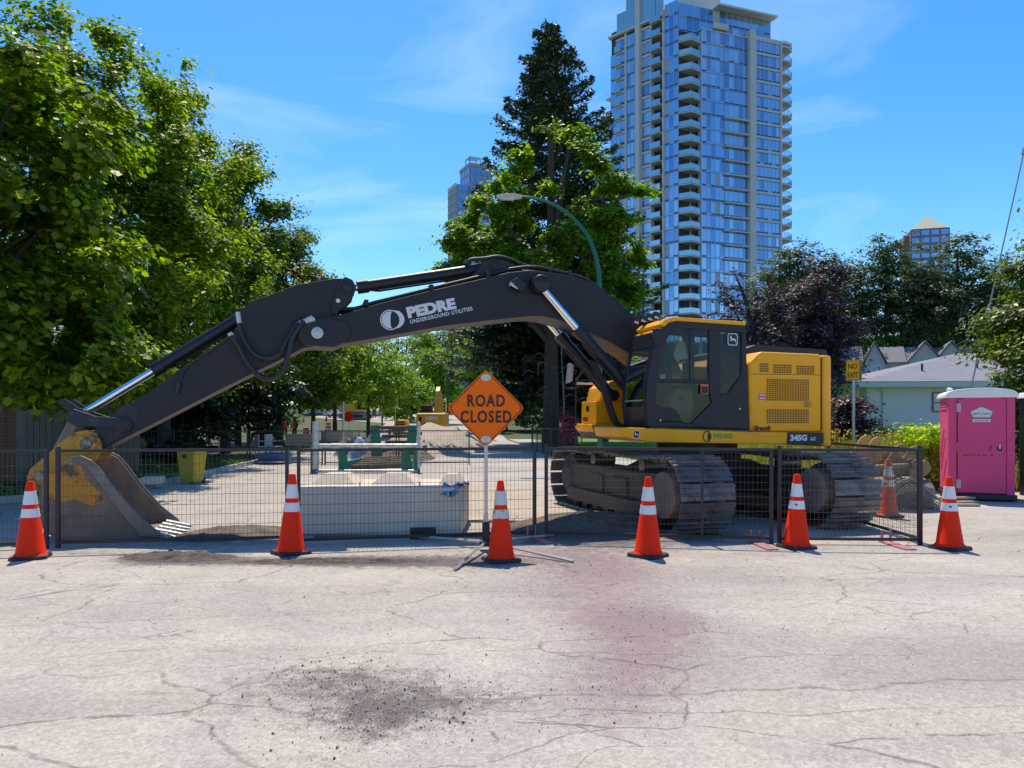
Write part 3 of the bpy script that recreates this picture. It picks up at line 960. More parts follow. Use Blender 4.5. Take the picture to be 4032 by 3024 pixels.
# black model plate with its white number
plate = MB().prism([(-0.736, 1.372), (-1.36, 1.362), (-1.36, 1.214), (-1.30, 1.172), (-0.714, 1.19)], 1.4405, 1.446).build('model_plate', BLK, EX)
text('lettering', '345G', 0.118, WHITE, plate, SIDE(-0.775, 1.4465, 1.247), bold=0.006, width=1.12)
text('lettering', 'LC', 0.066, WHITE, plate, SIDE(-1.13, 1.4465, 1.249), bold=0.003, width=1.15)
text('lettering', 'Brandt', 0.10, BLK, hood, SIDE(-0.175, 1.4225, 1.402), bold=0.004, shear=0.3)
mb = MB()
for i in range(3):
    x = -0.125 - i * 0.018
    mb.add([(x, 1.4225, 1.403), (x - 0.011, 1.4225, 1.403), (x - 0.034, 1.4225, 1.472), (x - 0.023, 1.4225, 1.472)], [(0, 1, 2, 3)])
mb.build('logo', pm('orange_print', (0.75, 0.09, 0.02), 0.5), hood)
RINGC = lambda mb, cx, cz, y, r0, r1, a0=0.0, a1=360.0, seg=32, m=0: mb.add(
    [(cx - r * math.cos(R(a0 + (a1 - a0) * i / seg)), y, cz + r * math.sin(R(a0 + (a1 - a0) * i / seg))) for i in range(seg + 1) for r in (r0, r1)],
    [(2 * i, 2 * i + 1, 2 * i + 3, 2 * i + 2) for i in range(seg)], m)


def crest(parent, cx, cz, y, r, light, dark):
    """Company mark: a bright disc cut by a dark crescent inside a ring open to one side."""
    mb = MB()
    RINGC(mb, cx, cz, y, 0.0, r * 0.86)
    o = mb.build('logo', light, parent)
    mb = MB()
    RINGC(mb, cx, cz, y + 0.0005, r * 0.93, r * 1.03, 0, 360)
    q = []
    for i in range(15):          # swept tail on the right flank
        a = R(95 - 155 * i / 14)
        q.append((cx - r * 1.0 * math.cos(a), y + 0.0006, cz + r * math.sin(a)))
    for i in range(15):
        a = R(-60 + 120 * i / 14)
        q.append((cx - r * 0.25 - r * 1.18 * math.cos(a), y + 0.0006, cz + r * 0.08 + r * math.sin(a)))
    mb.add(q, [tuple(range(len(q)))])
    mb.build('logo_ring', light, o)
    mb = MB()                     # crescent
    q = []
    for i in range(17):
        a = R(78 - 156 * i / 16)
        q.append((cx - r * 0.86 * math.cos(a), y + 0.0012, cz + r * 0.86 * math.sin(a)))
    for i in range(1, 16):
        a = R(-78 + 156 * i / 16)
        q.append((cx - r * (0.17 + (0.0) * math.cos(a)) + r * 0.16 * math.cos(a) , y + 0.0012, cz + r * 0.84 * math.sin(a)))
    mb.add(q, [tuple(range(len(q)))])
    mb.build('logo_crescent', dark, o)


ang = math.atan2(3.202 - 3.024, 4.808 - 4.066)
crest(boom, 5.065, 3.0, 0.332, 0.142, WHITE, BOOM)
text('lettering', 'PEDRE', 0.205, WHITE, boom, SIDE(4.81, 0.332, 3.040, ang), bold=0.012, width=1.24)
text('lettering', 'UNDERGROUND UTILITIES', 0.077, WHITE, boom, SIDE(4.775, 0.332, 2.955, ang + 0.01), bold=0.0015, space=1.12, width=0.93)
GREENP = pm('green_print', (0.16, 0.36, 0.05), 0.5)
crest(deck, 0.60, 1.315, 1.4405, 0.075, YEL, BLK)
mb = MB()
RINGC(mb, 0.60, 1.315, 1.4425, 0.064, 0.082, 60, 300)
mb.build('logo_ring', BLK, deck)
text('lettering', 'PEDRE', 0.085, GREENP, deck, SIDE(0.50, 1.4415, 1.29), bold=0.006, width=1.25)


def deer_badge(parent, cx, cz, y, s):
    """Maker's badge: rounded frame with a leaping deer."""
    rr = [(-.5, -.35), (-.4, -.5), (.4, -.5), (.5, -.35), (.5, .35), (.4, .5), (-.4, .5), (-.5, .35)]
    o = MB().prism([(cx - a * s, cz + b * s * 1.08) for a, b in rr], y, y + 0.002).build('badge', WHITE, parent)
    MB().prism([(cx - a * s * 0.86, cz + b * s * 0.94) for a, b in rr], y + 0.002, y + 0.003).build('badge_field', BLK, o)
    dr = [(-.30, .12), (-.24, .22), (-.20, .36), (-.16, .24), (-.10, .34), (-.12, .20), (-.06, .10), (.06, .06), (.20, .08), (.30, .02), (.26, -.06), (.34, -.20), (.38, -.34), (.30, -.26), (.20, -.14),
          (.10, -.08), (-.02, -.06), (-.10, -.14), (-.28, -.10), (-.30, -.05), (-.14, -.04), (-.16, .06), (-.24, .10)]
    MB().prism([(cx - a * s, cz + b * s) for a, b in dr], y + 0.003, y + 0.004).build('badge_deer', WHITE, o)


deer_badge(deck, 1.72, 1.35, 1.4405, 0.10)

# --- cab
CY0, CY1 = 0.56, 1.40
cab = MB().prism([(1.50, 1.46), (-0.10, 1.41), (-0.10, 1.36), (1.45, 1.39)], CY0, CY1).build('cab', BLK, EX)
roofp = [(1.345, 2.925), (1.258, 3.003), (1.138, 3.044), (-0.053, 3.011), (-0.053, 2.955), (1.078, 2.985), (1.198, 2.955), (1.275, 2.885)]
MB().prism([(x, z) for x, z in roofp], CY0, CY1 + 0.012).build('roof', YEL, cab, bevel=0.02, bseg=3)
PIL = pm('cab_trim', (0.020, 0.020, 0.027), 0.4, var=0.1, spec=0.35)


def cab_side(y0, y1, near):
    """One flank of the cab: pillars, rails and panels round its panes."""
    pcs = [[(1.514, 1.461), (1.553, 1.758), (1.534, 2.119), (1.455, 2.482), (1.357, 2.846), (1.277, 2.885), (1.19, 2.952), (1.078, 2.982), (1.08, 2.88), (1.15, 2.86), (1.22, 2.72), (1.297, 2.50), (1.37, 2.139), (1.40, 1.80), (1.38, 1.46)],
           [(1.078, 2.982), (-0.053, 2.953), (-0.053, 2.85), (1.08, 2.882)],
           [(0.55, 2.87), (0.355, 2.865), (0.355, 1.95), (0.40, 1.75), (0.50, 1.78), (0.545, 2.0)],
           [(0.01, 2.855), (-0.055, 2.853), (-0.085, 2.029), (-0.12, 1.42), (0.355, 1.435), (0.60, 1.445), (0.84, 1.50), (0.51, 1.80), (0.40, 1.76), (0.355, 1.95), (0.24, 1.94), (0.02, 2.22)],
           [(1.38, 2.145), (0.54, 2.145), (0.54, 2.09), (1.39, 2.09)],
           [(1.40, 1.54), (0.84, 1.505), (0.60, 1.446), (1.38, 1.461)],
           [(1.40, 1.80), (1.30, 1.74), (1.10, 1.72), (1.02, 1.62), (0.98, 1.53), (1.40, 1.54)]]
    for i, p in enumerate(pcs):
        MB().prism(p, y0, y1).build('pillar' if i in (0, 2) else 'panel', PIL, cab, bevel=0.008)
    gy = (y0 + y1) / 2
    MB().prism([(1.15, 2.875), (0.55, 2.87), (0.55, 2.14), (1.37, 2.14), (1.297, 2.50), (1.22, 2.72)], gy - 0.003, gy + 0.003).build('pane', GLS, cab)
    MB().prism([(1.39, 2.09), (0.545, 2.09), (0.50, 1.78), (0.84, 1.50), (1.0, 1.53), (1.1, 1.72), (1.30, 1.74), (1.40, 1.80)], gy - 0.003, gy + 0.003).build('pane', GLS, cab)
    MB().prism([(0.355, 2.862), (0.01, 2.852), (0.02, 2.23), (0.24, 1.945), (0.355, 1.95)], gy - 0.003, gy + 0.003).build('pane', GLS, cab)
    MB().box(0.83, 0.855, gy - 0.012, gy + 0.012, 2.14, 2.87).build('window_bar', PIL, cab)


cab_side(1.34, 1.40, True)
cab_side(CY0, CY0 + 0.05, False)
# front frame: far pillar is part of the far flank; glass, sill and header go across
front = [(1.515, 1.48), (1.55, 1.758), (1.531, 2.119), (1.452, 2.482), (1.354, 2.846)]
mb = MB()
vs = [(x, CY0 + 0.05, z) for x, z in front[1:]] + [(x, 1.34, z) for x, z in front[1:]]
mb.add(vs, [(i, i + 1, i + 5, i + 4) for i in range(3)])
mb.build('windscreen', GLF, cab, smooth=60)
strip = [(1.52, 1.46), (1.562, 1.758), (1.543, 2.119), (1.464, 2.482), (1.366, 2.846), (1.30, 2.89), (1.27, 2.80), (1.37, 2.46), (1.45, 2.10), (1.47, 1.76), (1.44, 1.46)]
for y0, y1 in ((CY0 - 0.012, CY0 + 0.10), (1.27, 1.338)):
    MB().prism(strip, y0, y1).build('corner_post', PIL, cab, bevel=0.012)
for z, x in ((2.36, 1.484), (2.60, 1.423)):
    MB().box(x - 0.012, x + 0.012, CY0 + 0.1, 1.27, z - 0.012, z + 0.012).build('wiper_bar', BLK, cab)
MB().prism([(1.36, 2.84), (1.30, 2.90), (1.20, 2.95), (1.20, 2.88), (1.33, 2.80)], CY0 + 0.05, 1.34).build('header', YEL, cab)
MB().prism([(1.513, 1.462), (1.552, 1.752), (1.525, 1.76), (1.48, 1.47)], CY0 + 0.05, 1.34).build('front_panel', BLK, cab)
MB().box(1.53, 1.556, CY0 + 0.05, 1.34, 1.83, 1.85).build('rail', GALV, cab)
MB().box(-0.10, -0.05, CY0 + 0.05, 1.34, 1.42, 2.1).build('rear_wall', BLK, cab)
MB().box(-0.08, -0.07, CY0 + 0.05, 1.34, 2.1, 2.9).build('pane', GLS, cab)
MB().box(0.0, 1.40, CY0 + 0.055, CY0 + 0.075, 1.45, 2.10).build('side_lining', DARKM, cab)
# seat, monitor, levers inside
seat = MB().box(0.22, 0.62, 0.68, 1.12, 1.72, 1.84).build('seat', RUBBER, cab, bevel=0.04)
MB().prism([(0.30, 1.84), (0.20, 1.84), (0.10, 2.50), (0.20, 2.52)], 0.70, 1.10).build('backrest', RUBBER, seat, bevel=0.04)
MB().prism([(0.17, 2.52), (0.10, 2.52), (0.09, 2.68), (0.15, 2.68)], 0.79, 1.01).build('headrest', RUBBER, seat, bevel=0.03)
con = MB().prism([(1.05, 1.46), (0.72, 1.46), (0.66, 1.78), (0.70, 2.0), (0.95, 2.02), (1.06, 1.86)], 0.95, 1.18).build('console', pm('console_grey', (0.13, 0.14, 0.14), 0.6), cab, bevel=0.03)
MB().box(0.82, 0.92, 1.181, 1.184, 1.84, 1.90).build('console_screen', BLK, con)
MB().box(1.1, 1.22, 0.66, 0.70, 2.12, 2.30).build('monitor', BLK, cab, bevel=0.01)
MB().box(0.88, 0.96, 0.63, 0.65, 2.16, 2.26).build('paper', WHITE, cab)
MB().box(0.62, 0.76, 0.63, 0.65, 2.10, 2.28).build('paper', pm('orange_card', (0.65, 0.2, 0.03), 0.6), cab)
MB().box(0.66, 0.68, 0.62, 1.3, 2.45, 2.48).build('bar', BLK, cab)
vest = MB().prism([(0.72, 2.70), (0.56, 2.70), (0.52, 2.50), (0.60, 2.42), (0.70, 2.45), (0.76, 2.55)], 0.66, 0.72).build('hanging_vest', pm('vest_white', (0.7, 0.7, 0.66), 0.8), cab, bevel=0.02)
MB().prism([(0.69, 2.77), (0.60, 2.77), (0.57, 2.70), (0.72, 2.70)], 0.655, 0.725).build('vest_top', pm('vest_yellow', (0.75, 0.65, 0.03), 0.8), vest)
d1 = MB().box(0.565, 0.69, 1.402, 1.404, 1.935, 2.075).build('warning_label', pm('warning_orange', (0.72, 0.16, 0.02), 0.5), cab)
MB().box(0.575, 0.68, 1.404, 1.405, 1.945, 2.045).build('warning_print', BLK, d1)
deer_badge(cab, 0.155, 2.745, 1.384, 0.165)
for x, z in ((1.33, 1.55), (0.05, 1.72)):
    MB().lathe([(0.008, 0), (0.014, 0.002), (0.014, 0.008)], 10, (x, 1.402, z), axis='y').build('bolt', WHITE, cab)
# lamps in a row on the roof front
for k in range(4):
    M = Matrix.Translation((1.40 - 0.11 * k, 0.70, 3.06 + 0.028 * k)) @ Matrix.Rotation(R(-14), 4, 'Y')
    lp = MB().box(-0.05, 0.045, -0.05, 0.05, -0.065, 0.065, M=M).build('roof_lamp', BLK, cab, bevel=0.015)
    MB().box(-0.035, 0.035, -0.052, -0.05, -0.045, -0.01, M=Matrix.Translation((0, 0.106, 0)) @ M).build('lens', pm('lamp_lens', (0.5, 0.5, 0.5), 0.2), lp)
MB().tube([(1.46, 0.72, 2.98), (1.2, 0.72, 3.03), (1.0, 0.72, 3.06)], 0.02, 8).build('lamp_bar', BLK, cab)
hose('handrail', [(1.30, 3.0), (1.18, 3.07), (0.9, 3.085), (0.6, 3.06)], 1.30, 0.014, cab, mat=BLK)
hose('handrail', [(0.45, 3.03), (0.25, 3.055), (0.0, 3.07)], 1.2, 0.016, cab, mat=BLK)
mir = MB().prism([(1.46, 2.86), (1.27, 2.86), (1.25, 2.80), (1.33, 2.62), (1.42, 2.60), (1.47, 2.70)], 1.41, 1.47).build('corner_cover', PIL, cab, bevel=0.02)
MB().lathe([(0.02, -0.03), (0.045, -0.02), (0.045, 0.03), (0.02, 0.035)], 14, (1.47, 1.44, 2.74), axis='x').build('camera_lamp', BLK, mir, smooth=30)
# front guard rail and mirror on the far side
hose('guard_rail', [(1.62, 1.46), (1.62, 2.2), (1.60, 2.28), (1.48, 2.44), (1.40, 2.50)], -1.36, 0.018, EX, mat=BLK)
hose('guard_rail', [(1.62, 2.20), (1.0, 2.20)], -1.36, 0.016, EX, mat=GALV)
hose('mirror_arm', [(1.62, 2.12), (1.80, 2.12), (1.82, 2.2)], -1.36, 0.014, EX, mat=BLK)
MB().prism([(1.76, 2.56), (1.70, 2.52), (1.72, 2.24), (1.80, 2.2)], -1.42, -1.24).build('mirror', GALV, EX, bevel=0.015)

# --- undercarriage, turned across the house
UA = math.atan2(0.955, -0.298) - (math.pi + PHI)
ring = MB().lathe([(0.6, 0.88), (0.72, 0.9), (0.72, 1.0), (0.66, 1.02), (0.66, 1.22), (0.5, 1.23)], 32)
ring.build('swing_ring', BLK, EX, smooth=35)
uc = MB().prism([(-1.3, 0.45), (-1.1, 0.75), (-0.7, 0.92), (0.7, 0.92), (1.1, 0.75), (1.3, 0.45), (1.1, 0.38), (-1.1, 0.38)], -0.55, 0.55, 'y')
car = uc.build('car_body', BLK, EX, rot=(0, 0, UA + R(90)), bevel=0.03)
TW, TL, TR_ = 0.80, 4.85, 0.50            # shoe width, overall length, end radius
half = TL / 2 - TR_


def track_path(n):
    """Points and directions round the track loop, with a little sag along the top."""
    L = 4 * half + 2 * math.pi * TR_
    out = []
    for i in range(n):
        s = L * (i + 0.5) / n
        if s < 2 * half:
            x = -half + s
            out.append((x, 0.035, 0.0))
        elif s < 2 * half + math.pi * TR_:
            a = (s - 2 * half) / TR_
            out.append((half + TR_ * math.sin(a), 0.035 + TR_ * (1 - math.cos(a)), a))
        elif s < 4 * half + math.pi * TR_:
            q = (s - 2 * half - math.pi * TR_)
            t = q / (2 * half)
            sag = 0.035 * math.sin(t * math.pi * 2) ** 2
            out.append((half - q, 0.035 + 2 * TR_ - sag, math.pi))
        else:
            a = (s - 4 * half - math.pi * TR_) / TR_
            out.append((-half - TR_ * math.sin(a), 0.035 + TR_ * (1 + math.cos(a)), math.pi + a))
    return out


shoe = MB().box(-0.108, 0.108, -TW / 2, TW / 2, -0.012, 0.012)
for x in (-0.070, 0.030):
    shoe.add([(x - 0.016, -TW / 2, -0.012), (x + 0.016, -TW / 2, -0.012), (x + 0.016, TW / 2, -0.012), (x - 0.016, TW / 2, -0.012),
              (x - 0.008, -TW / 2, -0.036), (x + 0.008, -TW / 2, -0.036), (x + 0.008, TW / 2, -0.036), (x - 0.008, TW / 2, -0.036)],
             [(0, 1, 2, 3), (7, 6, 5, 4), (0, 4, 5, 1), (1, 5, 6, 2), (2, 6, 7, 3), (3, 7, 4, 0)])
shoe.box(-0.09, 0.09, -0.10, -0.05, 0.012, 0.07)
shoe.box(-0.09, 0.09, 0.05, 0.10, 0.012, 0.07)
sh0 = shoe.build('track_shoe', TRACKM, None)
TRKD = pm('track_frame_dark', (0.045, 0.040, 0.043), 0.6, scale=4, col2=(0.10, 0.08, 0.068), cut=(0.5, 0.75), bump=0.2)
first = True
for s in (1, -1):
    fr = MB().prism([(-2.05, 0.28), (-1.7, 0.2), (1.7, 0.2), (2.05, 0.28), (2.0, 0.72), (1.5, 0.80), (-1.5, 0.80), (-2.0, 0.72)], -0.24, 0.24).build('track_frame', TRKD, EX, bevel=0.03)
    fr.rotation_euler = (0, 0, UA)
    off = Matrix.Rotation(UA, 3, 'Z') @ Vector((0, 1.27 if s > 0 else -1.12, 0))
    fr.location = off
    for x, z, a in track_path(44):
        o = sh0 if first else sh0.copy()
        if not first:
            COL.objects.link(o)
        first = False
        o.parent = fr
        o.location = (x, 0, z)
        o.rotation_euler = (0, -a, 0)
    for x, nm in ((-half, 'sprocket'), (half, 'idler')):
        w = MB().lathe([(0.10, -0.30), (0.22, -0.29), (0.30, -0.22), (0.40, -0.2), (0.42, -0.1), (0.42, 0.1), (0.40, 0.2), (0.30, 0.22), (0.22, 0.29), (0.10, 0.30)], 26, (x, 0, 0.035 + TR_), axis='y')
        w = w.build(nm, TRKD, fr, smooth=35)
        if nm == 'sprocket':
            MB().lathe([(0.2, -0.405), (0.3, -0.40), (0.32, -0.385), (0.32, -0.3), (0.32, 0.3), (0.32, 0.385), (0.3, 0.40), (0.2, 0.405)], 26, (x, 0, 0.035 + TR_), axis='y').build('hub', RUSTY, w, smooth=35)
    for i in range(8):
        x = -1.55 + i * 0.44
        MB().lathe([(0.06, -0.28), (0.12, -0.27), (0.12, -0.12), (0.09, -0.1), (0.09, 0.1), (0.12, 0.12), (0.12, 0.27), (0.06, 0.28)], 16, (x, 0, 0.175), axis='y').build('roller', TRKD, fr, smooth=35)
    for x in (-0.9, 0.9):
        MB().lathe([(0.05, -0.2), (0.10, -0.19), (0.10, 0.19), (0.05, 0.2)], 14, (x, 0, 0.88), axis='y').build('carrier_roller', TRACKM, fr, smooth=35)
    mb = MB()
    for x in (-1.2, -0.3, 0.6):
        mb.box(x - 0.25, x + 0.25, s * 0.245 - 0.02, s * 0.245 + 0.02, 0.33, 0.66)
    for y in (-0.30, 0.30):
        mb.box(-1.75, 1.75, y - 0.03, y + 0.03, 0.14, 0.36)
    mb.build('track_guard', TRKD, fr, bevel=0.01)
# ------------------------------------------------------------------ temporary mesh fences
FH = 1.20


def fence_panel(a, b, label, group, cat='fence', h=FH, wires=True, mid=False, pitch=0.052, name='mesh_fence', mat=None, dense_h=9):
    a, b = Vector((a[0], a[1], 0)), Vector((b[0], b[1], 0))
    L = (b - a).length
    t = thing(name, label, cat, a, math.atan2(b.y - a.y, b.x - a.x), group)
    r = 0.022
    for x in (r, L - r):
        MB().box(x - r, x + r, -r, r, 0.0, h + (0.03 if x < L / 2 else 0.0)).build('post', mat or FENCEM, t)
    for z in (0.07, h - 0.02):
        MB().box(2 * r, L - 2 * r, -0.018, 0.018, z - 0.018, z + 0.018).build('rail', mat or FENCEM, t)
    if mid:
        MB().box(L * mid - 0.018, L * mid + 0.018, -0.017, 0.017, 0.09, h - 0.04).build('middle_post', mat or FENCEM, t)
    if wires:
        mb = MB()
        n = int((L - 0.1) / pitch)
        for i in range(n):
            x = 0.06 + (L - 0.12) * (i + 0.5) / n
            j = random.uniform(-0.004, 0.004)
            mb.tube([(x, 0, 0.085), (x + j, 0.004, h * 0.5), (x, 0, h - 0.035)], 0.0020, 4, caps=False)
        for i in range(dense_h):
            z = 0.13 + (h - 0.2) * i / (dense_h - 1)
            mb.tube([(0.045, -0.004, z), (L * 0.3, -0.006, z + random.uniform(-0.006, 0.003)), (L * 0.7, -0.004, z + random.uniform(-0.006, 0.003)), (L - 0.045, -0.004, z)], 0.0026, 4, caps=False)
        w = mb.build('wire_mesh', WIREM, t)
        w['kind'] = 'stuff'
    return t


random.seed(5)
G1 = 'mesh fence panels closing the road'
fence_panel((-8.40, 8.75), (-5.60, 9.20), 'leftmost dark mesh fence panel, running out of view past the bucket', G1)
fence_panel((-5.53, 9.24), (-2.83, 9.66), 'dark mesh fence panel in front of the excavator bucket', G1)
fence_panel((-2.66, 9.42), (0.32, 10.12), 'dark mesh fence panel in front of the concrete block and road sign', G1)
fence_panel((0.43, 10.06), (3.28, 9.57), 'dark mesh fence panel in front of the nearer excavator track', G1, mid=0.70, dense_h=12)
fence_panel((3.33, 9.55), (5.08, 9.46), 'short dark mesh fence panel in front of the far track end', G1, dense_h=12)
fence_panel((5.10, 9.50), (5.12, 12.35), 'dark mesh fence panel turning back from the corner post', G1, dense_h=12)
PINK = pm('pink_steel', (0.55, 0.20, 0.22), 0.7, scale=9, col2=(0.35, 0.22, 0.19), cut=(0.45, 0.65))
for (x, y, rz, lab) in ((0.38, 9.75, 0.35, 'pink steel foot under the joint left of the tracks'), (3.10, 9.30, 0.05, 'pink steel foot under the fence joint at the middle of the tracks'), (4.75, 9.30, 0.02, 'pink steel foot under the corner fence post')):
    t = thing('fence_foot', lab, 'fence foot', (x, y, 0), rz, 'pink fence feet')
    MB().box(-0.075, 0.075, -0.22, 0.42, 0.004, 0.016).build('foot_plate', PINK, t, bevel=0.003)
    for s in (-0.055, 0.055):
        MB().tube([(s, 0.36, 0.014), (s, 0.36, 0.16)], 0.016, 8).build('spigot', PINK, t)
    if rz > 0.2:
        MB().box(-0.07, -0.05, -0.2, 0.3, 0.016, 0.035).build('rib', PINK, t)
# slab concrete counterweights beside the road for the far fences come later
# far fence lines along the work area
G2 = 'fence panels behind the work area on the left'
for i in range(5):
    x0 = -14.2 + i * 2.55
    fence_panel((x0, 26.0 + 0.2 * i), (x0 + 2.5, 26.2 + 0.2 * i), ('dark mesh fence panel in the shade of the maples, %s of five' % ['first', 'second', 'third', 'fourth', 'fifth'][i]), G2, pitch=0.11)
G3 = 'fence panels beside the lawn'
pr = [(2.6, 30.5), (1.7, 32.9), (1.45, 35.4), (1.25, 37.9), (1.05, 40.4)]
for i in range(4):
    fence_panel(pr[i], pr[i + 1], 'mesh fence panel on the pavement by the lawn, %s from the lamp post' % ['nearest', 'second', 'third', 'fourth'][i], G3, pitch=0.11)
fence_panel((2.75, 30.3), (5.2, 29.6), 'mesh fence panel behind the excavator, before the red bush', G3, pitch=0.11)

# ------------------------------------------------------------------ traffic cones
CONE = pm('cone_orange', (1.0, 0.032, 0.003), 0.62, scale=5, col2=(0.80, 0.045, 0.012), cut=(0.55, 0.75), spec=0.18, detail=10)
CONE_OLD = pm('cone_faded', (0.70, 0.10, 0.03), 0.6, scale=6, col2=(0.45, 0.10, 0.05), cut=(0.5, 0.8))
REFL = pm('reflective_collar', (0.80, 0.77, 0.76), 0.45, scale=10, col2=(0.60, 0.54, 0.50), cut=(0.58, 0.8))
REFL_OLD = pm('dirty_collar', (0.66, 0.60, 0.55), 0.6, scale=14, col2=(0.30, 0.13, 0.06), cut=(0.56, 0.62))
CBASE = pm('cone_base', (0.022, 0.020, 0.021), 0.7, scale=6, col2=(0.14, 0.115, 0.10), cut=(0.5, 0.72))


def cone(loc, h, rz, label, group, old=False, print_=False, faded=False):
    t = thing('traffic_cone', label, 'traffic cone', loc, rz, group)
    t.rotation_euler = (random.uniform(-0.018, 0.018), random.uniform(-0.018, 0.018), rz)
    k = h / 0.9
    c = CONE_OLD if faded else CONE
    prof = [(0.175, 0.042), (0.165, 0.055), (0.150, 0.075), (0.0375, 0.895), (0.032, 0.905), (0.015, 0.905)]
    body = MB().lathe([(r * (1 if not old else 0.95), z * k) for r, z in prof], 30).build('body', c, t, smooth=40)
    rad = lambda z: 0.150 - 0.1125 * (z - 0.075) / 0.82
    for z0, z1 in ((0.485, 0.585), (0.635, 0.790)):
        MB().lathe([(rad(z0) + 0.0005, z0 * k), (rad(z0) + 0.004, z0 * k), (rad(z1) + 0.004, z1 * k), (rad(z1) + 0.0005, z1 * k)], 30).build('collar', REFL_OLD if old or faded else REFL, t, smooth=40)
    b = [(-0.19, -0.15), (-0.15, -0.19), (0.15, -0.19), (0.19, -0.15), (0.19, 0.15), (0.15, 0.19), (-0.15, 0.19), (-0.19, 0.15)]
    MB().prism(b, 0.002, 0.040, 'z', taper=[(x * 0.95, y * 0.95) for x, y in b]).build('base', CBASE, t, bevel=0.006)
    if print_:
        M = Matrix.Rotation(-rz, 4, 'Z') @ frame((-0.055, -rad(0.535) * 0.985 - 0.006, 0.528 * k), (1, 0.12, 0), (0, 0.12, 1))
        text('lettering', 'PEDRE', 0.030, BLK, body, M, bold=0.0006)
        mb = MB()
        mb.lathe([(0.008, 0), (0.013, 0.0)], 16, (0, 0, 0))
    return t


GC = 'bright traffic cones in front of the fence'
cone((-5.42, 8.58, 0), 0.86, 0.35, 'orange traffic cone at the left end, below the bucket', GC)
cone((-2.57, 8.86, 0), 0.92, 0.75, 'orange traffic cone in front of the left corner of the concrete block', GC)
cone((-0.12, 8.42, 0), 0.88, 0.35, 'scuffed orange traffic cone by the road closed sign legs', GC, old=True)
cone((1.55, 8.69, 0), 0.90, 0.80, 'orange traffic cone in front of the nearer track', GC)
cone((3.46, 9.27, 0), 0.89, 0.30, 'orange traffic cone with small print in front of the far track', GC, print_=True)
cone((5.28, 9.19, 0), 0.86, 0.45, 'orange traffic cone outside the corner post, before the pink toilet', GC, print_=True)
cone((6.02, 12.2, 0), 0.92, 0.5, 'faded traffic cone behind the fence by the spare bucket', GC, faded=True)

# ------------------------------------------------------------------ road closed sign on its folding stand
SIGNO = pm('sign_orange', (0.98, 0.165, 0.005), 0.6, var=0.0, scale=1.5, spec=0.15)
SIGNB = pm('sign_black', (0.030, 0.008, 0.006), 0.5)
ALU = pm('aluminium', (0.56, 0.53, 0.48), 0.45, metal=0.5, scale=10, col2=(0.42, 0.36, 0.30), cut=(0.5, 0.75))
sg = thing('road_sign', 'orange diamond road closed sign on a folding leg stand', 'road sign', (-0.31, 9.08, 0), R(0))
H2 = 0.462
cz = 1.695


def diamond(r, c=0.07):
    """Diamond of half diagonal r with cut-off rounded corners."""
    out = []
    for k in range(4):
        a = R(90 * k)
        for t in (-1, -0.5, 0, 0.5, 1):
            x, z = r - c * (0.45 + 0.55 * abs(t)) * 0.55 + 0.0, t * c * 0.62
            out.append((x * math.cos(a) - z * math.sin(a), x * math.sin(a) + z * math.cos(a)))
    return out


tilt = Matrix.Rotation(R(-1.5), 4, 'Y')
panel = MB().prism([(x, z + cz) for x, z in diamond(H2)], -0.006, 0.0).build('panel', SIGNO, sg)
mb = MB()
A, B = diamond(H2 - 0.016), diamond(H2 - 0.030)
n = len(A)
mb.add([(x, -0.0075, z + cz) for x, z in A + B], [(i, (i + 1) % n, n + (i + 1) % n, n + i) for i in range(n)])
mb.build('border', SIGNB, panel)
M = lambda x, z: frame((x, -0.0078, z), (1, 0, 0), (0, 0, 1))
text('lettering', 'ROAD', 0.195, SIGNB, panel, M(0, cz + 0.022), bold=0.0055, align='CENTER', space=1.16, width=0.76)
text('lettering', 'CLOSED', 0.195, SIGNB, panel, M(0, cz - 0.168), bold=0.0055, align='CENTER', space=1.16, width=0.76)
for s, z in ((1, cz + H2 - 0.085), (-1, cz - H2 + 0.08)):
    br = MB().prism([(math.cos(R(a)) * 0.062, z + s * -0.01 + math.sin(R(a)) * 0.045) for a in range(0, 360, 20)], -0.014, -0.008).build('corner_clamp', ALU, sg, bevel=0.002)
    MB().prism([(0, z + s * 0.045 + 0.028), (0.026, z + s * 0.045), (0, z + s * 0.045 - 0.028), (-0.026, z + s * 0.045)], -0.016, -0.0142).build('clamp_mark', SIGNO, br)
    MB().lathe([(0.003, -0.02), (0.008, -0.018), (0.008, -0.014)], 8, (0, 0, z - s * 0.012), axis='y').build('bolt', GALV, br)
mb = MB().box(-0.02, 0.02, 0.004, 0.044, 0.34, cz + 0.30)
mb.build('mast', ALU, sg, bevel=0.004)
mb = MB().box(-0.027, 0.027, -0.003, 0.051, 0.30, 0.44)
mb.build('sleeve', ALU, sg, bevel=0.003)
mb = MB().box(-0.045, 0.045, -0.02, 0.07, 0.06, 0.34)
mb.box(-0.075, 0.075, -0.05, 0.10, 0.055, 0.12)
mb.build('stand_base', BLK, sg, bevel=0.008)
for tip in ((-0.28, -1.25), (0.98, -0.80), (-1.02, 0.95), (0.85, 1.05)):
    d = Vector((tip[0], tip[1], 0)).normalized()
    a, b = Vector((d.x * 0.05, d.y * 0.05 + 0.02, 0.10)), Vector((tip[0], tip[1], 0.022))
    MB().tube([a, b], 0.020, 4).build('leg', ALU, sg)

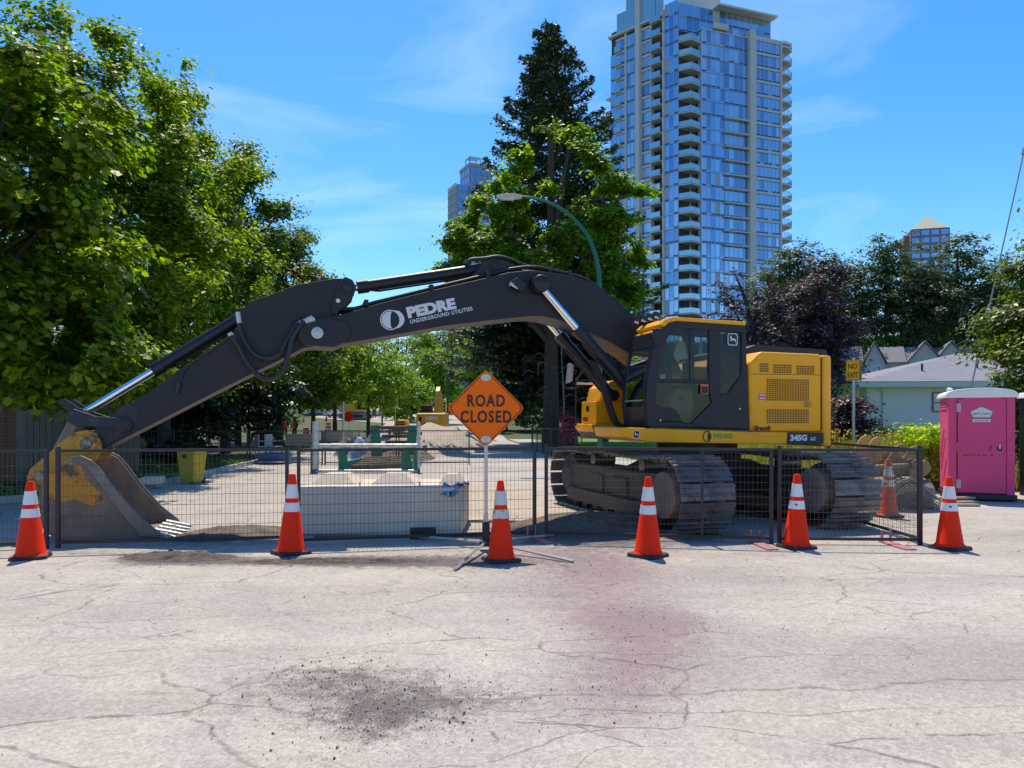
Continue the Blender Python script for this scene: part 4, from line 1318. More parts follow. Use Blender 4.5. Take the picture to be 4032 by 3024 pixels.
# ------------------------------------------------------------------ concrete lock block, plate and the glove on it
LOCK = pm('lock_block_concrete', (0.68, 0.555, 0.43), 0.9, scale=1.4, col2=(0.76, 0.635, 0.50), cut=(0.35, 0.7), bump=0.35, bscale=14)
blk = thing('concrete_block', 'long grey concrete lock block with three raised knobs on top', 'concrete block', (-1.79, 10.62, 0), R(-1.2))
MB().box(-1.13, 1.11, -0.34, 1.10, 0.0, 0.645).build('body', LOCK, blk, bevel=0.025)
for x in (-0.74, 0.12, 0.92):
    w = 0.33 if x < 0.9 else 0.17
    b = [(x - w, 0.08), (x + w, 0.08), (x + w, 0.74), (x - w, 0.74)]
    t_ = [(x - w * 0.5, 0.24), (x + w * 0.5, 0.24), (x + w * 0.5, 0.58), (x - w * 0.5, 0.58)]
    MB().prism(b, 0.64, 0.79, 'z', taper=t_).build('knob', LOCK, blk, bevel=0.01)
for x in (-0.31, 0.52):
    MB().tube([(x, -0.1, 0.64), (x, -0.1, 0.70)], 0.012, 8).build('lifting_eye', GALV, blk)
t = thing('steel_plate', 'small black plate standing against the block foot', 'plate', (-1.16, 9.93, 0), R(6))
MB().box(-0.17, 0.17, -0.008, 0.008, 0.0, 0.155).build('sheet', pm('black_plate', (0.008, 0.008, 0.009), 0.5), t)
mb = MB()
for x in (-0.14, 0.14):
    for z in (0.02, 0.135):
        mb.lathe([(0.003, -0.012), (0.005, -0.0085)], 8, (x, 0, z), axis='y')
mb.build('rivet', GALV, t)
# blue work glove draped over the right end of the block
GLV = pm('blue_glove', (0.10, 0.20, 0.42), 0.85, scale=14, col2=(0.42, 0.50, 0.58), cut=(0.45, 0.6), bump=0.3)
gl = thing('work_glove', 'crumpled blue and black work glove lying on the block end', 'glove', (-0.78, 10.42, 0.648), R(-18))
mb = MB()
nn = 9
for j in range(nn):
    for i in range(nn):
        u, v = i / (nn - 1), j / (nn - 1)
        x, y = -0.13 + 0.24 * u, -0.22 + 0.26 * v
        z = 0.02 + 0.022 * math.sin(7 * u + 3 * v) + 0.015 * math.sin(13 * v - 5 * u)
        if y < -0.12:
            z -= (-0.12 - y) * 1.2
        mb.v.append((x, y, max(z, -0.16)))
for j in range(nn - 1):
    for i in range(nn - 1):
        mb.f.append((j * nn + i, j * nn + i + 1, (j + 1) * nn + i + 1, (j + 1) * nn + i))
        mb.m.append(0)
o = mb.build('palm', GLV, gl, smooth=80)
sd = o.modifiers.new('thick', 'SOLIDIFY')
sd.thickness = 0.015
for k, (dx, dy, dz, ln) in enumerate(((0.9, -0.35, -0.1, 0.11), (0.95, -0.1, 0.05, 0.13), (0.95, 0.15, 0.1, 0.12), (0.8, 0.4, 0.0, 0.09), (0.3, -0.9, -0.5, 0.08))):
    a = Vector((0.10, -0.12 + 0.045 * k, 0.03)) if k < 4 else Vector((0.02, -0.2, -0.06))
    d = Vector((dx, dy, dz)).normalized()
    MB().tube([a, a + d * ln * 0.5 + Vector((0, 0, 0.012)), a + d * ln - Vector((0, 0, 0.01))], [0.016, 0.015, 0.009], 8).build('finger', GLV if k % 2 else pm('glove_rubber', (0.02, 0.022, 0.03), 0.8), gl, smooth=60)
tag(MB().tube([(-2.62, 10.1, 0.02), (-1.4, 10.0, 0.03), (-0.35, 10.15, 0.02)], 0.022, 6).build('pole', pm('brown_timber', (0.20, 0.15, 0.10), 0.8)), 'thin wooden pole lying at the foot of the block', 'pole')
tag(MB().tube([(-2.4, 11.7, 0.02), (0.3, 11.5, 0.02)], 0.018, 6).build('pole', pm('brown_timber', (0.20, 0.15, 0.10), 0.8)), 'thin dark rod lying on the sand behind the sign', 'pole')

# ------------------------------------------------------------------ green trench shoring
GRN = pm('shoring_green', (0.012, 0.17, 0.105), 0.5, scale=4, col2=(0.06, 0.12, 0.085), cut=(0.55, 0.75))
PIPE = pm('shoring_pipe', (0.55, 0.55, 0.54), 0.4, metal=0.4, scale=7, col2=(0.33, 0.30, 0.27), cut=(0.5, 0.72))
tf = thing('trench_shield', 'green trench shoring frame with grey cross pipes behind the concrete block', 'trench shield', (-4.35, 22.7, 0))
for x in (-1.55, 1.52):
    MB().box(x - 0.09, x + 0.09, -0.08, 0.08, 0, 0.75).build('channel', GRN, tf, bevel=0.01)
    MB().tube([(x + 0.06, -0.05, 0.1), (x + 0.06, -0.05, 1.52)], 0.10 if x < 0 else 0.05, 14).build('upright', PIPE, tf, smooth=40)
    MB().lathe([(0.11, 0), (0.12, 0.01), (0.12, 0.06), (0.09, 0.07)], 14, (x + 0.06, -0.05, 0.70)).build('flange', PIPE, tf, smooth=40)
for z, r in ((0.80, 0.055), (0.04, 0.05)):
    MB().tube([(-1.5, -0.05, z), (1.55, -0.05, z)], r, 12).build('cross_pipe', PIPE, tf, smooth=40)
for x in (-0.72, 1.18):
    p = MB().prism([(0.3, 0), (0.3, 0.30), (3.6, 0.28), (3.6, 0)], x - 0.05, x + 0.05, 'x').build('side_panel', GRN, tf, bevel=0.01)
    MB().prism([(x - 0.16, 0.0), (x - 0.16, 0.70), (x + 0.03, 0.70), (x + 0.20, 0.0)], 0.22, 0.30).build('panel_end', GRN, p, bevel=0.01)
    MB().prism([(x - 0.02, 0.05), (x - 0.02, 0.5), (x + 0.06, 0.5), (x + 0.14, 0.05)], 0.18, 0.219).build('panel_rib', GRN, p, bevel=0.01)
for i in range(5):
    y = 0.9 + i * 0.62
    MB().tube([(-0.62, y, 0.10 + 0.03 * i), (1.1, y + 0.05, 0.16 + 0.03 * i)], 0.085, 10).build('spreader', DIRT, tf, smooth=40)
tf2 = thing('trench_shield', 'far green trench shoring panels with tapered ends beside the sand heap', 'trench shield', (-4.4, 28.2, 0))
for x in (-0.62, 0.70):
    p = MB().prism([(0, 0), (0, 0.55), (4.5, 0.5), (4.5, 0)], x - 0.06, x + 0.06, 'x').build('side_panel', GRN, tf2, bevel=0.01)
    s = 1 if x < 0 else -1
    MB().prism([(x - s * 0.16, 0.0), (x - s * 0.19, 1.36), (x + s * 0.10, 1.38), (x + s * 0.28, 0.0)], -0.16, -0.02).build('panel_end', GRN, p, bevel=0.015)
for y, z in ((-0.05, 1.28), (3.8, 1.0), (1.6, 0.7), (0.8, 0.95)):
    MB().tube([(-0.55, y, z), (0.62, y, z)], 0.07, 10).build('spreader', DIRT, tf2, smooth=40)

# ------------------------------------------------------------------ portable toilet, cart, planks
PNK = pm('toilet_pink', (0.72, 0.080, 0.205), 0.55, var=0.08, scale=1.2, spec=0.25)
PNK2 = pm('toilet_pink_shell', (0.76, 0.105, 0.235), 0.55, var=0.08, scale=1.2, spec=0.25)
ROOFW = pm('toilet_roof', (0.84, 0.82, 0.79), 0.5, var=0.05)
pt = thing('portable_toilet', 'pink portable toilet with a white domed roof and round-top door', 'portable toilet', (9.22, 15.15, 0), R(-22))
pt.scale = (0.93, 0.95, 0.945)
hw, dp = 0.60, 0.60
MB().box(-hw - 0.03, hw + 0.03, -dp - 0.03, dp + 0.03, 0.03, 0.14).build('skid', BLK, pt, bevel=0.01)
mb = MB().box(-hw, hw, -dp, dp, 0.14, 2.12)
body = mb.build('shell', PNK2, pt, bevel=0.06, bseg=3)
mb = MB()
for s in (-1, 1):
    mb.box(s * (hw - 0.085) - 0.075, s * (hw - 0.085) + 0.075, -dp - 0.025, -dp + 0.02, 0.13, 2.10)
mb.build('door_frame', PNK, pt, bevel=0.012)
dpoly = [(-0.43, 0.17), (0.43, 0.17), (0.43, 2.03)] + [(0.43 * math.cos(R(a)), 2.03 + 0.095 * math.sin(R(a))) for a in range(15, 180, 15)] + [(-0.43, 2.03)]
door = MB().prism(dpoly, -dp - 0.032, -dp - 0.004).build('door', PNK, pt, bevel=0.008)
for z in (1.90, 1.10, 0.34):
    MB().box(-0.455, -0.37, -dp - 0.045, -dp - 0.031, z - 0.09, z + 0.09).build('hinge', PNK if z == 1.10 else pm('hinge_grey', (0.5, 0.42, 0.44), 0.5), door, bevel=0.006)
MB().box(-0.447, -0.437, -dp - 0.034, -dp - 0.028, 0.2, 2.03).build('door_gap', DARKM, door)
MB().box(0.13, 0.18, -dp - 0.036, -dp - 0.0315, 1.02, 1.14).build('sign_plate', pm('dark_pink', (0.36, 0.02, 0.09), 0.5), door)
hd = MB().lathe([(0.02, -0.03), (0.045, -0.025), (0.045, 0.0)], 14, (0.32, -dp - 0.032, 1.07), axis='y').build('handle', BLK, door, smooth=30)
MB().box(0.30, 0.33, -dp - 0.075, -dp - 0.06, 1.07, 1.15).build('handle_grip', GALV, hd)
random.seed(2)
for i in range(9):
    x = -0.33 + i * 0.06 + random.uniform(-0.01, 0.01)
    MB().box(x, x + random.uniform(0.012, 0.05), -dp - 0.0335, -dp - 0.0315, 0.93 + random.uniform(-0.012, 0.0), 0.945 + random.uniform(0, 0.008)).build('scratch', pm('scratch_dark', (0.10, 0.02, 0.045), 0.7), door)
roofp = [(-0.66, 2.10), (0.66, 2.10), (0.65, 2.16)] + [(0.64 * math.cos(R(a)), 2.16 + 0.14 * math.sin(R(a)) ** 0.8) for a in range(10, 180, 10)] + [(-0.65, 2.16)]
roof = MB().prism(roofp, -dp - 0.05, dp + 0.04).build('roof', ROOFW, pt, bevel=0.02)
MB().lathe([(0.05, 0), (0.06, 0.01), (0.06, 0.10), (0.03, 0.12)], 14, (-0.46, 0.2, 2.22)).build('vent_pipe', ROOFW, roof, smooth=30)
for k in range(4):
    MB().box(-hw - 0.014, -hw + 0.004, -0.42, 0.42, 1.86 + 0.058 * k, 1.893 + 0.058 * k).build('louver', PNK2, body, bevel=0.006)
mb = MB()
for a, b in (((-0.3, 1.3), (0.3, 0.6)), ((-0.1, 1.45), (0.4, 0.85)), ((-0.4, 0.85), (0.0, 0.35))):
    mb.tube([(-hw - 0.002, a[0], a[1]), (-hw - 0.002, b[0], b[1])], 0.012, 6)
mb.build('rib', PNK, body)
# its label
LBL = pm('label_pale', (0.62, 0.72, 0.68), 0.5, var=0.03)
GRY = pm('label_grey', (0.16, 0.20, 0.20), 0.5)
y_ = -dp - 0.0335
pent = [(-0.21, 1.82), (0.0, 1.93), (0.21, 1.82), (0.165, 1.69), (-0.165, 1.69)]
lb = MB().prism(pent, y_ - 0.001, y_).build('label', GRY, door)
MB().prism([(x * 0.92, 1.80 + (z - 1.80) * 0.88) for x, z in pent], y_ - 0.002, y_ - 0.001).build('label_field', LBL, lb)
MB().box(-0.165, 0.165, y_ - 0.001, y_, 1.60, 1.672).build('label_strip', GRY, lb)
MB().box(-0.158, 0.158, y_ - 0.002, y_ - 0.001, 1.607, 1.665).build('label_strip_field', LBL, lb)
M = lambda x, z: frame((x, y_ - 0.0022, z), (1, 0, 0), (0, 0, 1))
text('lettering', 'JIFFY JOAN', 0.062, pm('label_red', (0.25, 0.03, 0.06), 0.5), lb, M(0, 1.752), bold=0.0012, align='CENTER', extrude=0.0004)
text('lettering', '604-463-0707', 0.046, pm('label_red', (0.25, 0.03, 0.06), 0.5), lb, M(0, 1.619), bold=0.0008, align='CENTER', extrude=0.0004)
MB().prism([(-0.012, 1.895), (0.0, 1.905), (0.012, 1.895), (0, 1.885)], y_ - 0.003, y_ - 0.002).build('label_dot', pm('label_red', (0.25, 0.03, 0.06), 0.5), lb)

ct = thing('waste_cart', 'tall dark grey waste cart beside the pink toilet', 'waste cart', (10.32, 14.35, 0), R(-14))
CART = pm('cart_grey', (0.045, 0.047, 0.055), 0.55, var=0.1)
MB().prism([(-0.30, -0.28), (0.30, -0.28), (0.30, 0.30), (-0.30, 0.30)], 0.05, 1.12, 'z', taper=[(-0.36, -0.35), (0.36, -0.35), (0.36, 0.38), (-0.36, 0.38)]).build('bin', CART, ct, bevel=0.03)
MB().box(-0.375, 0.375, -0.365, 0.39, 1.08, 1.15).build('rim', CART, ct, bevel=0.01)
MB().prism([(-0.40, 1.15), (0.42, 1.15), (0.42, 1.22), (0.30, 1.36), (0.05, 1.44), (-0.22, 1.38), (-0.40, 1.24)], -0.37, 0.37, 'x').build('lid', CART, ct, bevel=0.03)
for s in (-1, 1):
    MB().lathe([(0.05, -0.03), (0.13, -0.028), (0.13, 0.028), (0.05, 0.03)], 18, (s * 0.30, 0.36, 0.131), axis='x').build('wheel', RUBBER, ct, smooth=30)
MB().box(-0.33, -0.20, -0.385, -0.366, 1.14, 1.27).build('catch', BLK, ct)
text('lettering', 'www', 0.12, WHITE, ct, frame((-0.30, -0.352, 0.93), (1, 0, 0), (0, -0.06, 1)), bold=0.003)
MB().box(-0.27, -0.18, -0.312, -0.292, 0.16, 0.26).build('sticker', WHITE, ct)
bx = thing('utility_box', 'dark post with a pale cap beside the cedar', 'utility box', (10.75, 15.6, 0), 0)
MB().box(-0.22, 0.22, -0.22, 0.22, 0, 2.0).build('cabinet', BLK, bx, bevel=0.02)
MB().prism([(-0.26, 2.0), (0.26, 2.0), (0.2, 2.12), (-0.2, 2.12)], -0.26, 0.26).build('cap', ROOFW, bx, bevel=0.02)
TIMB = pm('weathered_timber', (0.42, 0.33, 0.22), 0.85, scale=3, col2=(0.30, 0.24, 0.17), cut=(0.4, 0.7), stretch=(1, 8, 8))
for i, (x, y, z, rz, l_) in enumerate(((7.95, 14.05, 0.03, 0.25, 1.5), (7.8, 13.75, 0.025, -0.05, 1.2), (8.0, 14.3, 0.09, 0.1, 1.4))):
    o = MB().box(-l_ / 2, l_ / 2, -0.07, 0.07, -0.02, 0.02).build('plank', TIMB, None, bevel=0.004, loc=(x, y, z), rot=(0, 0, rz))
    tag(o, ('pale timber plank on the ground before the toilet, %s' % ['slanting one', 'frontmost one', 'lying on the others'][i]), 'plank', 'planks by the toilet')

# ------------------------------------------------------------------ spare digging bucket with hooked ears, lattice sided bucket
sb = thing('spare_bucket', 'rusty brown spare bucket with four hooked ears standing behind the fence', 'excavator bucket', (6.78, 13.7, 0), R(-8))
OCH2 = pm('brown_rust', (0.36, 0.20, 0.09), 0.7, scale=4, col2=(0.22, 0.125, 0.065), cut=(0.42, 0.65))
OCH = pm('ochre_rust', (0.55, 0.29, 0.09), 0.65, scale=4, col2=(0.36, 0.19, 0.075), cut=(0.42, 0.65), bump=0.1)
prof = [(-1.0, 0.30), (-0.95, 0.75), (-0.72, 0.98), (-0.3, 1.05), (0.3, 1.02), (0.78, 0.95), (0.95, 0.62), (1.0, 0.12), (0.9, 0.0), (-0.8, 0.0)]
MB().prism([(-0.45, 0.0), (-0.5, 0.35), (-0.34, 0.48), (0.1, 0.54), (0.5, 0.4), (0.62, 0.1), (0.55, 0.0)], -0.78, 0.60, 'x').build('shell', RUSTY, sb, bevel=0.03)
MB().tube([(-0.45, -0.42, 0.72), (0.15, -0.45, 0.76)], 0.05, 12).build('torque_tube', RUSTY, sb, smooth=40)
hook = [(-0.30, 0.45), (-0.26, 0.72), (-0.10, 0.92), (-0.02, 1.06), (0.06, 1.20), (0.18, 1.27), (0.32, 1.25), (0.345, 1.20), (0.24, 1.19), (0.17, 1.12), (0.17, 1.0), (0.24, 0.90), (0.36, 0.86), (0.46, 0.90), (0.56, 0.82), (0.60, 0.62), (0.45, 0.45)]
for k, (x, zt, mm) in enumerate(((-0.47, 1.29, OCH), (-0.24, 1.26, OCH), (0.10, 1.13, OCH2), (0.38, 1.10, OCH2))):
    p = [((a - 0.2) * 0.66 + x, (b - 1.27) * 0.66 + zt) for a, b in hook]
    o = MB().prism(p, -0.30 + 0.12 * (k % 2), -0.24 + 0.12 * (k % 2)).build('hook', mm, sb, bevel=0.012)
for k, (x, dx) in enumerate(((-0.72, 0), (-0.50, 0), (0.30, 0))):
    MB().prism([(x + dx - 0.12, 0.50), (x + dx - 0.07, 0.82), (x + dx, 0.88), (x + dx + 0.07, 0.82), (x + dx + 0.12, 0.50)], -0.45, -0.40).build('lug', OCH if k < 2 else RUSTY, sb, bevel=0.01)
ls = thing('lattice_bucket', 'grey mesh-sided skeleton bucket lying beside the weeds', 'excavator bucket', (6.98, 13.0, 0), R(-6))
ls.scale = (0.74, 1.0, 0.62)
out = [(-0.75, 0.0), (0.62, 0.0), (0.50, 0.22), (0.05, 0.70), (-0.25, 0.95), (-0.55, 0.80), (-0.8, 0.3)]
GREYST = pm('dull_grey_steel', (0.24, 0.23, 0.225), 0.6, metal=0.3, var=0.25, scale=6)
mb = MB()
nn = len(out)
ins = [(x * 0.88 - 0.01, 0.05 + z * 0.86) for x, z in out]
for y in (-0.06, 0.5):
    vs = [(x, y, z) for x, z in out + ins] + [(x, y + 0.04, z) for x, z in out + ins]
    fs = []
    for i in range(nn):
        j = (i + 1) % nn
        fs += [(i, j, nn + j, nn + i), (2 * nn + i, 3 * nn + i, 3 * nn + j, 2 * nn + j), (i, 2 * nn + i, 2 * nn + j, j), (nn + i, nn + j, 3 * nn + j, 3 * nn + i)]
    mb.add(vs, fs)
mb.build('side_frame', GREYST, ls)


def inside(x, z, poly):
    c = False
    for i in range(len(poly)):
        (x1, z1), (x2, z2) = poly[i], poly[i - 1]
        if (z1 > z) != (z2 > z) and x < (x2 - x1) * (z - z1) / (z2 - z1) + x1:
            c = not c
    return c


mb = MB()
for s in (1, -1):
    for k in range(-22, 24):
        c0 = k * 0.075
        seg = []
        for i in range(70):
            x = -0.85 + 1.55 * i / 69
            z = (x * s * 0.8) + c0
            ok = inside(x, z, out)
            if ok:
                seg.append((x, -0.04, z))
            if (not ok or i == 69) and len(seg) > 1:
                mb.tube([seg[0], seg[-1]], 0.009, 4)
                seg = []
w = mb.build('lattice', GREYST, ls)
w['kind'] = 'stuff'
MB().prism([(-0.74, 0.01), (0.58, 0.01), (0.4, 0.25), (-0.25, 0.9), (-0.5, 0.78), (-0.76, 0.3)], 0.2, 0.22).build('back_plate', RUSTY, ls)

# ------------------------------------------------------------------ no exit sign, striped post, lamp post
ne = thing('no_exit_sign', 'yellow square no exit sign on a thin grey pole', 'road sign', (8.95, 20.0, 0), R(-58))
SY = pm('sign_yellow', (0.92, 0.46, 0.006), 0.6, var=0.03, spec=0.2)
MB().tube([(0, 0.03, 0), (0, 0.03, 3.2)], 0.035, 12).build('pole', GALV, ne, smooth=40)
pl = MB().box(-0.225, 0.225, -0.012, -0.006, 2.66, 3.19).build('panel', SY, ne, bevel=0.004)
pl.scale = (0.86, 1, 0.98)
M = lambda x, z: frame((x, -0.0125, z), (1, 0, 0), (0, 0, 1))
text('lettering', 'NO', 0.20, SIGNB, pl, M(0, 2.96), bold=0.003, align='CENTER', width=1.0)
text('lettering', 'EXIT', 0.20, SIGNB, pl, M(0, 2.73), bold=0.003, align='CENTER', width=0.86)
mb = MB()
A = [(-0.21, 2.675), (0.21, 2.675), (0.21, 3.175), (-0.21, 3.175)]
B = [(-0.202, 2.683), (0.202, 2.683), (0.202, 3.167), (-0.202, 3.167)]
mb.add([(x, -0.0126, z) for x, z in A + B], [(i, (i + 1) % 4, 4 + (i + 1) % 4, 4 + i) for i in range(4)])
mb.build('border', SIGNB, pl)
bk = MB().box(-0.2, 0.2, 0.08, 0.085, 2.62, 3.05).build('rear_panel', GALV, ne)
mk = thing('marker_post', 'short yellow and black striped marker post in the weeds', 'post', (7.84, 18.4, 0), 0)
MB().box(-0.04, 0.04, -0.02, 0.02, 0, 1.35).build('post', SY, mk)
for i in range(9):
    MB().box(-0.041, 0.041, -0.0212, -0.0201, 0.75 + i * 0.065, 0.78 + i * 0.065).build('stripe', SIGNB, mk)

LGRN = pm('lamp_green', (0.008, 0.13, 0.075), 0.4, var=0.08)
lp = thing('street_lamp', 'tall green street lamp with a curved arm over the excavator', 'street lamp', (2.87, 25.0, 0))
pts = [(0, 0), (0, 2.5), (0, 4.3), (-0.04, 5.0), (-0.17, 5.6), (-0.42, 6.2), (-0.78, 6.85), (-1.25, 7.5), (-1.75, 8.1), (-2.25, 8.5), (-2.6, 8.7)]
A_ = []
for px, py in ((2362, 1755), (2362, 1400), (2360, 1120), (2352, 1040), (2335, 975), (2305, 915), (2262, 865), (2210, 822), (2150, 793), (2090, 778), (2040, 774)):
    q = at(px, py, 25.0)
    A_.append((q.x - 2.87, 0, max(0, q.z)))
A_[0] = (A_[0][0], 0, 0)
pth = smooth_path(A_, 5)
MB().tube(pth, [0.085 - 0.050 * i / len(pth) for i in range(len(pth))], 14).build('pole', LGRN, lp, smooth=60)
MB().lathe([(0.17, 0), (0.17, 0.25), (0.12, 0.32)], 14, (A_[0][0], 0, 0)).build('base', LGRN, lp, smooth=40)
q = at(2045, 776, 25.0)
hx, hz = q.x - 2.87, q.z
hd = MB().prism([(hx + 0.08, hz - 0.04), (hx + 0.08, hz + 0.06), (hx - 0.15, hz + 0.09), (hx - 0.55, hz + 0.09), (hx - 0.76, hz + 0.04), (hx - 0.74, hz - 0.03), (hx - 0.5, hz - 0.06), (hx - 0.1, hz - 0.06)], -0.11, 0.11)
hd = hd.build('lamp_head', pm('lamp_head_grey', (0.50, 0.50, 0.48), 0.5), lp, bevel=0.025)
MB().prism([(hx - 0.15, hz - 0.055), (hx - 0.62, hz - 0.05), (hx - 0.58, hz - 0.085), (hx - 0.2, hz - 0.09)], -0.085, 0.085).build('lens', pm('lamp_lens_clear', (0.65, 0.65, 0.66), 0.25), hd)
MB().lathe([(0.03, 0), (0.035, 0.05), (0.02, 0.06)], 10, (hx - 0.15, 0, hz + 0.08)).build('sensor', BLK, hd)

# guy wire with its guards at the right edge
gw = thing('guy_wire', 'thin slanting guy wire with grey guards before the cedar', 'wire', (0, 0, 0))
a, b = at(3870, 1320, 24), at(4045, 540, 24)
MB().tube([Vector((13.88, 24, 0.0)), a, b], 0.022, 6).build('strand', pm('wire_grey', (0.30, 0.30, 0.32), 0.5), gw)
for f in (0.115, 0.93):
    m_ = a.lerp(b, f)
    d = (b - a).normalized()
    MB().tube([m_ - d * 0.13, m_ - d * 0.10, m_ + d * 0.10, m_ + d * 0.13], [0.03, 0.075, 0.075, 0.03], 10).build('guard', GALV, gw)
# ------------------------------------------------------------------ the glass tower
def mirror(name, col, rough=0.06):
    m = bpy.data.materials.new(name)
    m.use_nodes = True
    b = m.node_tree.nodes['Principled BSDF']
    b.inputs['Base Color'].default_value = (*col, 1)
    b.inputs['Metallic'].default_value = 0.85
    b.inputs['Roughness'].default_value = rough
    return m


TG = [mirror('tower_glass', (0.46, 0.56, 0.74)), mirror('tower_glass_deep', (0.29, 0.38, 0.56)), mirror('tower_glass_pale', (0.58, 0.66, 0.78), 0.12)]
TBL = pm('tower_blind', (0.42, 0.45, 0.50), 0.6, var=0.1)
TGD = mirror('tower_glass_dark', (0.10, 0.14, 0.22))
TC = pm('tower_concrete', (0.60, 0.59, 0.565), 0.85, var=0.05, scale=0.3)
TM = pm('tower_mullion', (0.50, 0.56, 0.66), 0.5, var=0.05)
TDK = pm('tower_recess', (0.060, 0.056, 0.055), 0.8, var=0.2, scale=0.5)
TRAIL = mirror('balcony_glass', (0.50, 0.60, 0.64), 0.12)
FL = 2.82
tower = thing('glass_tower', 'tall blue glass apartment tower with pale concrete piers and stacked balconies', 'tower', (35, 152, 0))
TO = Vector((35, 152, 0))
rt = random.Random(3)


class Face:
    def __init__(self, o, d):
        self.o = Vector((o[0], o[1], 0)) - TO
        self.d = Vector((d[0], d[1], 0)).normalized()
        n = Vector((self.d.y, -self.d.x, 0))
        self.n = n if n.y < 0 else -n

    def p(self, s, out, z):
        q = self.o + self.d * s + self.n * out
        return (q.x, q.y, z)

    def box(self, mb, s0, s1, o0, o1, z0, z1, m=0):
        v = [self.p(s0, o0, z0), self.p(s1, o0, z0), self.p(s1, o1, z0), self.p(s0, o1, z0), self.p(s0, o0, z1), self.p(s1, o0, z1), self.p(s1, o1, z1), self.p(s0, o1, z1)]
        mb.add(v, [(3, 2, 1, 0), (4, 5, 6, 7), (0, 1, 5, 4), (1, 2, 6, 5), (2, 3, 7, 6), (3, 0, 4, 7)], m)


LF = Face((32.8, 150), (-0.707, 0.707))
RF = Face((37.3, 150.5), (0.94, 0.342))
VIS0 = 6


def windows(face, s0, s1, f0, f1, zb=0.0, h=FL, pane=1.05, band=0.0, out=0.0, dark=0.25, led=None, parent=tower):
    """Curtain wall bay: on each floor one window of several panes between mullions; a few pane layouts serve all floors."""
    variants = []
    w = s1 - s0
    n = max(1, round(w / pane))
    for k in range(4):
        mb = MB()
        for i in range(n):
            a, b = s0 + w * i / n, s0 + w * (i + 1) / n
            t1, t2 = rt.uniform(-0.012, 0.012), rt.uniform(-0.012, 0.012)
            q = [face.p(a + 0.03, out + t1, 0.45), face.p(b - 0.03, out - t1, 0.45), face.p(b - 0.03, out - t1 + t2, h - 0.08 - band), face.p(a + 0.03, out + t1 + t2, h - 0.08 - band)]
            mb.add(q, [(0, 1, 2, 3)], rt.choices([0, 1, 2, 6], [0.55, dark, 0.2, 0.06])[0])
            mb.add([face.p(a + 0.03, out - 0.01, 0.08), face.p(b - 0.03, out - 0.01, 0.08), face.p(b - 0.03, out - 0.01, 0.40), face.p(a + 0.03, out - 0.01, 0.40)], [(0, 1, 2, 3)], 3 if rt.random() < 0.75 else 0)
        for i in range(n + 1):
            a = s0 + w * i / n
            face.box(mb, a - 0.035, a + 0.035, out - 0.02, out + 0.07, 0.0, h - band, 4)
        face.box(mb, s0, s1, out - 0.02, out + 0.06, 0.0, 0.07, 4)
        face.box(mb, s0, s1, out - 0.02, out + 0.05, 0.40, 0.45, 4)
        if band:
            face.box(mb, s0, s1, out - 0.05, out + 0.12, h - band, h, 5)
        me = mb.build('window', TG + [TGD, TM, TC, TBL], parent)
        variants.append(me)
    used = [False] * 4
    for f in range(f0, f1):
        k = rt.randrange(4)
        o = variants[k]
        if used[k]:
            o = o.copy()
            COL.objects.link(o)
        used[k] = True
        o.location = (0, 0, zb + f * h)
    for k in range(4):
        if not used[k]:
            bpy.data.objects.remove(variants[k])


def balconies(face, s0, s1, f0, f1, depth, recess=1.6, tip=None):
    proto = None
    for f in range(f0, f1):
        if proto is None:
            mb = MB()
            if tip is None:
                face.box(mb, s0, s1, -recess, depth, -0.17, 0.0)
            else:
                poly = [face.p(s0, -recess, 0), face.p(s0, 0.05, 0), tip, face.p(s1, 0.05, 0), face.p(s1, -recess, 0)]
                k = len(poly)
                mb.add([(x, y, -0.2) for x, y, _ in poly] + [(x, y, 0.0) for x, y, _ in poly],
                       [tuple(range(k)), tuple(range(2 * k - 1, k - 1, -1))] + [(i, (i + 1) % k, k + (i + 1) % k, k + i) for i in range(k)])
            proto = mb.build('balcony', TC, tower)
            r = MB()
            if tip is None:
                face.box(r, s0 + 0.05, s1 - 0.05, depth - 0.08, depth - 0.04, 0.08, 1.02)
                r.build('railing', TRAIL, proto)
            else:
                pl = [face.p(s0, 0.0, 0), tip, face.p(s1, 0.0, 0)]
                for i in (0, 1):
                    a, b = Vector(pl[i]), Vector(pl[i + 1])
                    r.add([(a.x, a.y, 0.08), (b.x, b.y, 0.08), (b.x, b.y, 1.02), (a.x, a.y, 1.02)], [(0, 1, 2, 3)])
                r.build('railing', TRAIL, proto)
                r = MB()
                for i in (0, 1):
                    a, b = Vector(pl[i]), Vector(pl[i + 1])
                    r.tube([(a.x, a.y, 1.06), (b.x, b.y, 1.06)], 0.04, 6)
                    for t in (0.02, 0.35, 0.7):
                        c = a.lerp(b, t)
                        r.tube([(c.x, c.y, 0), (c.x, c.y, 1.06)], 0.03, 6)
                r.build('handrail', TM, proto)
            o = proto
        else:
            o = copy_tree(proto, tower)
        o.location = (0, 0, f * FL)


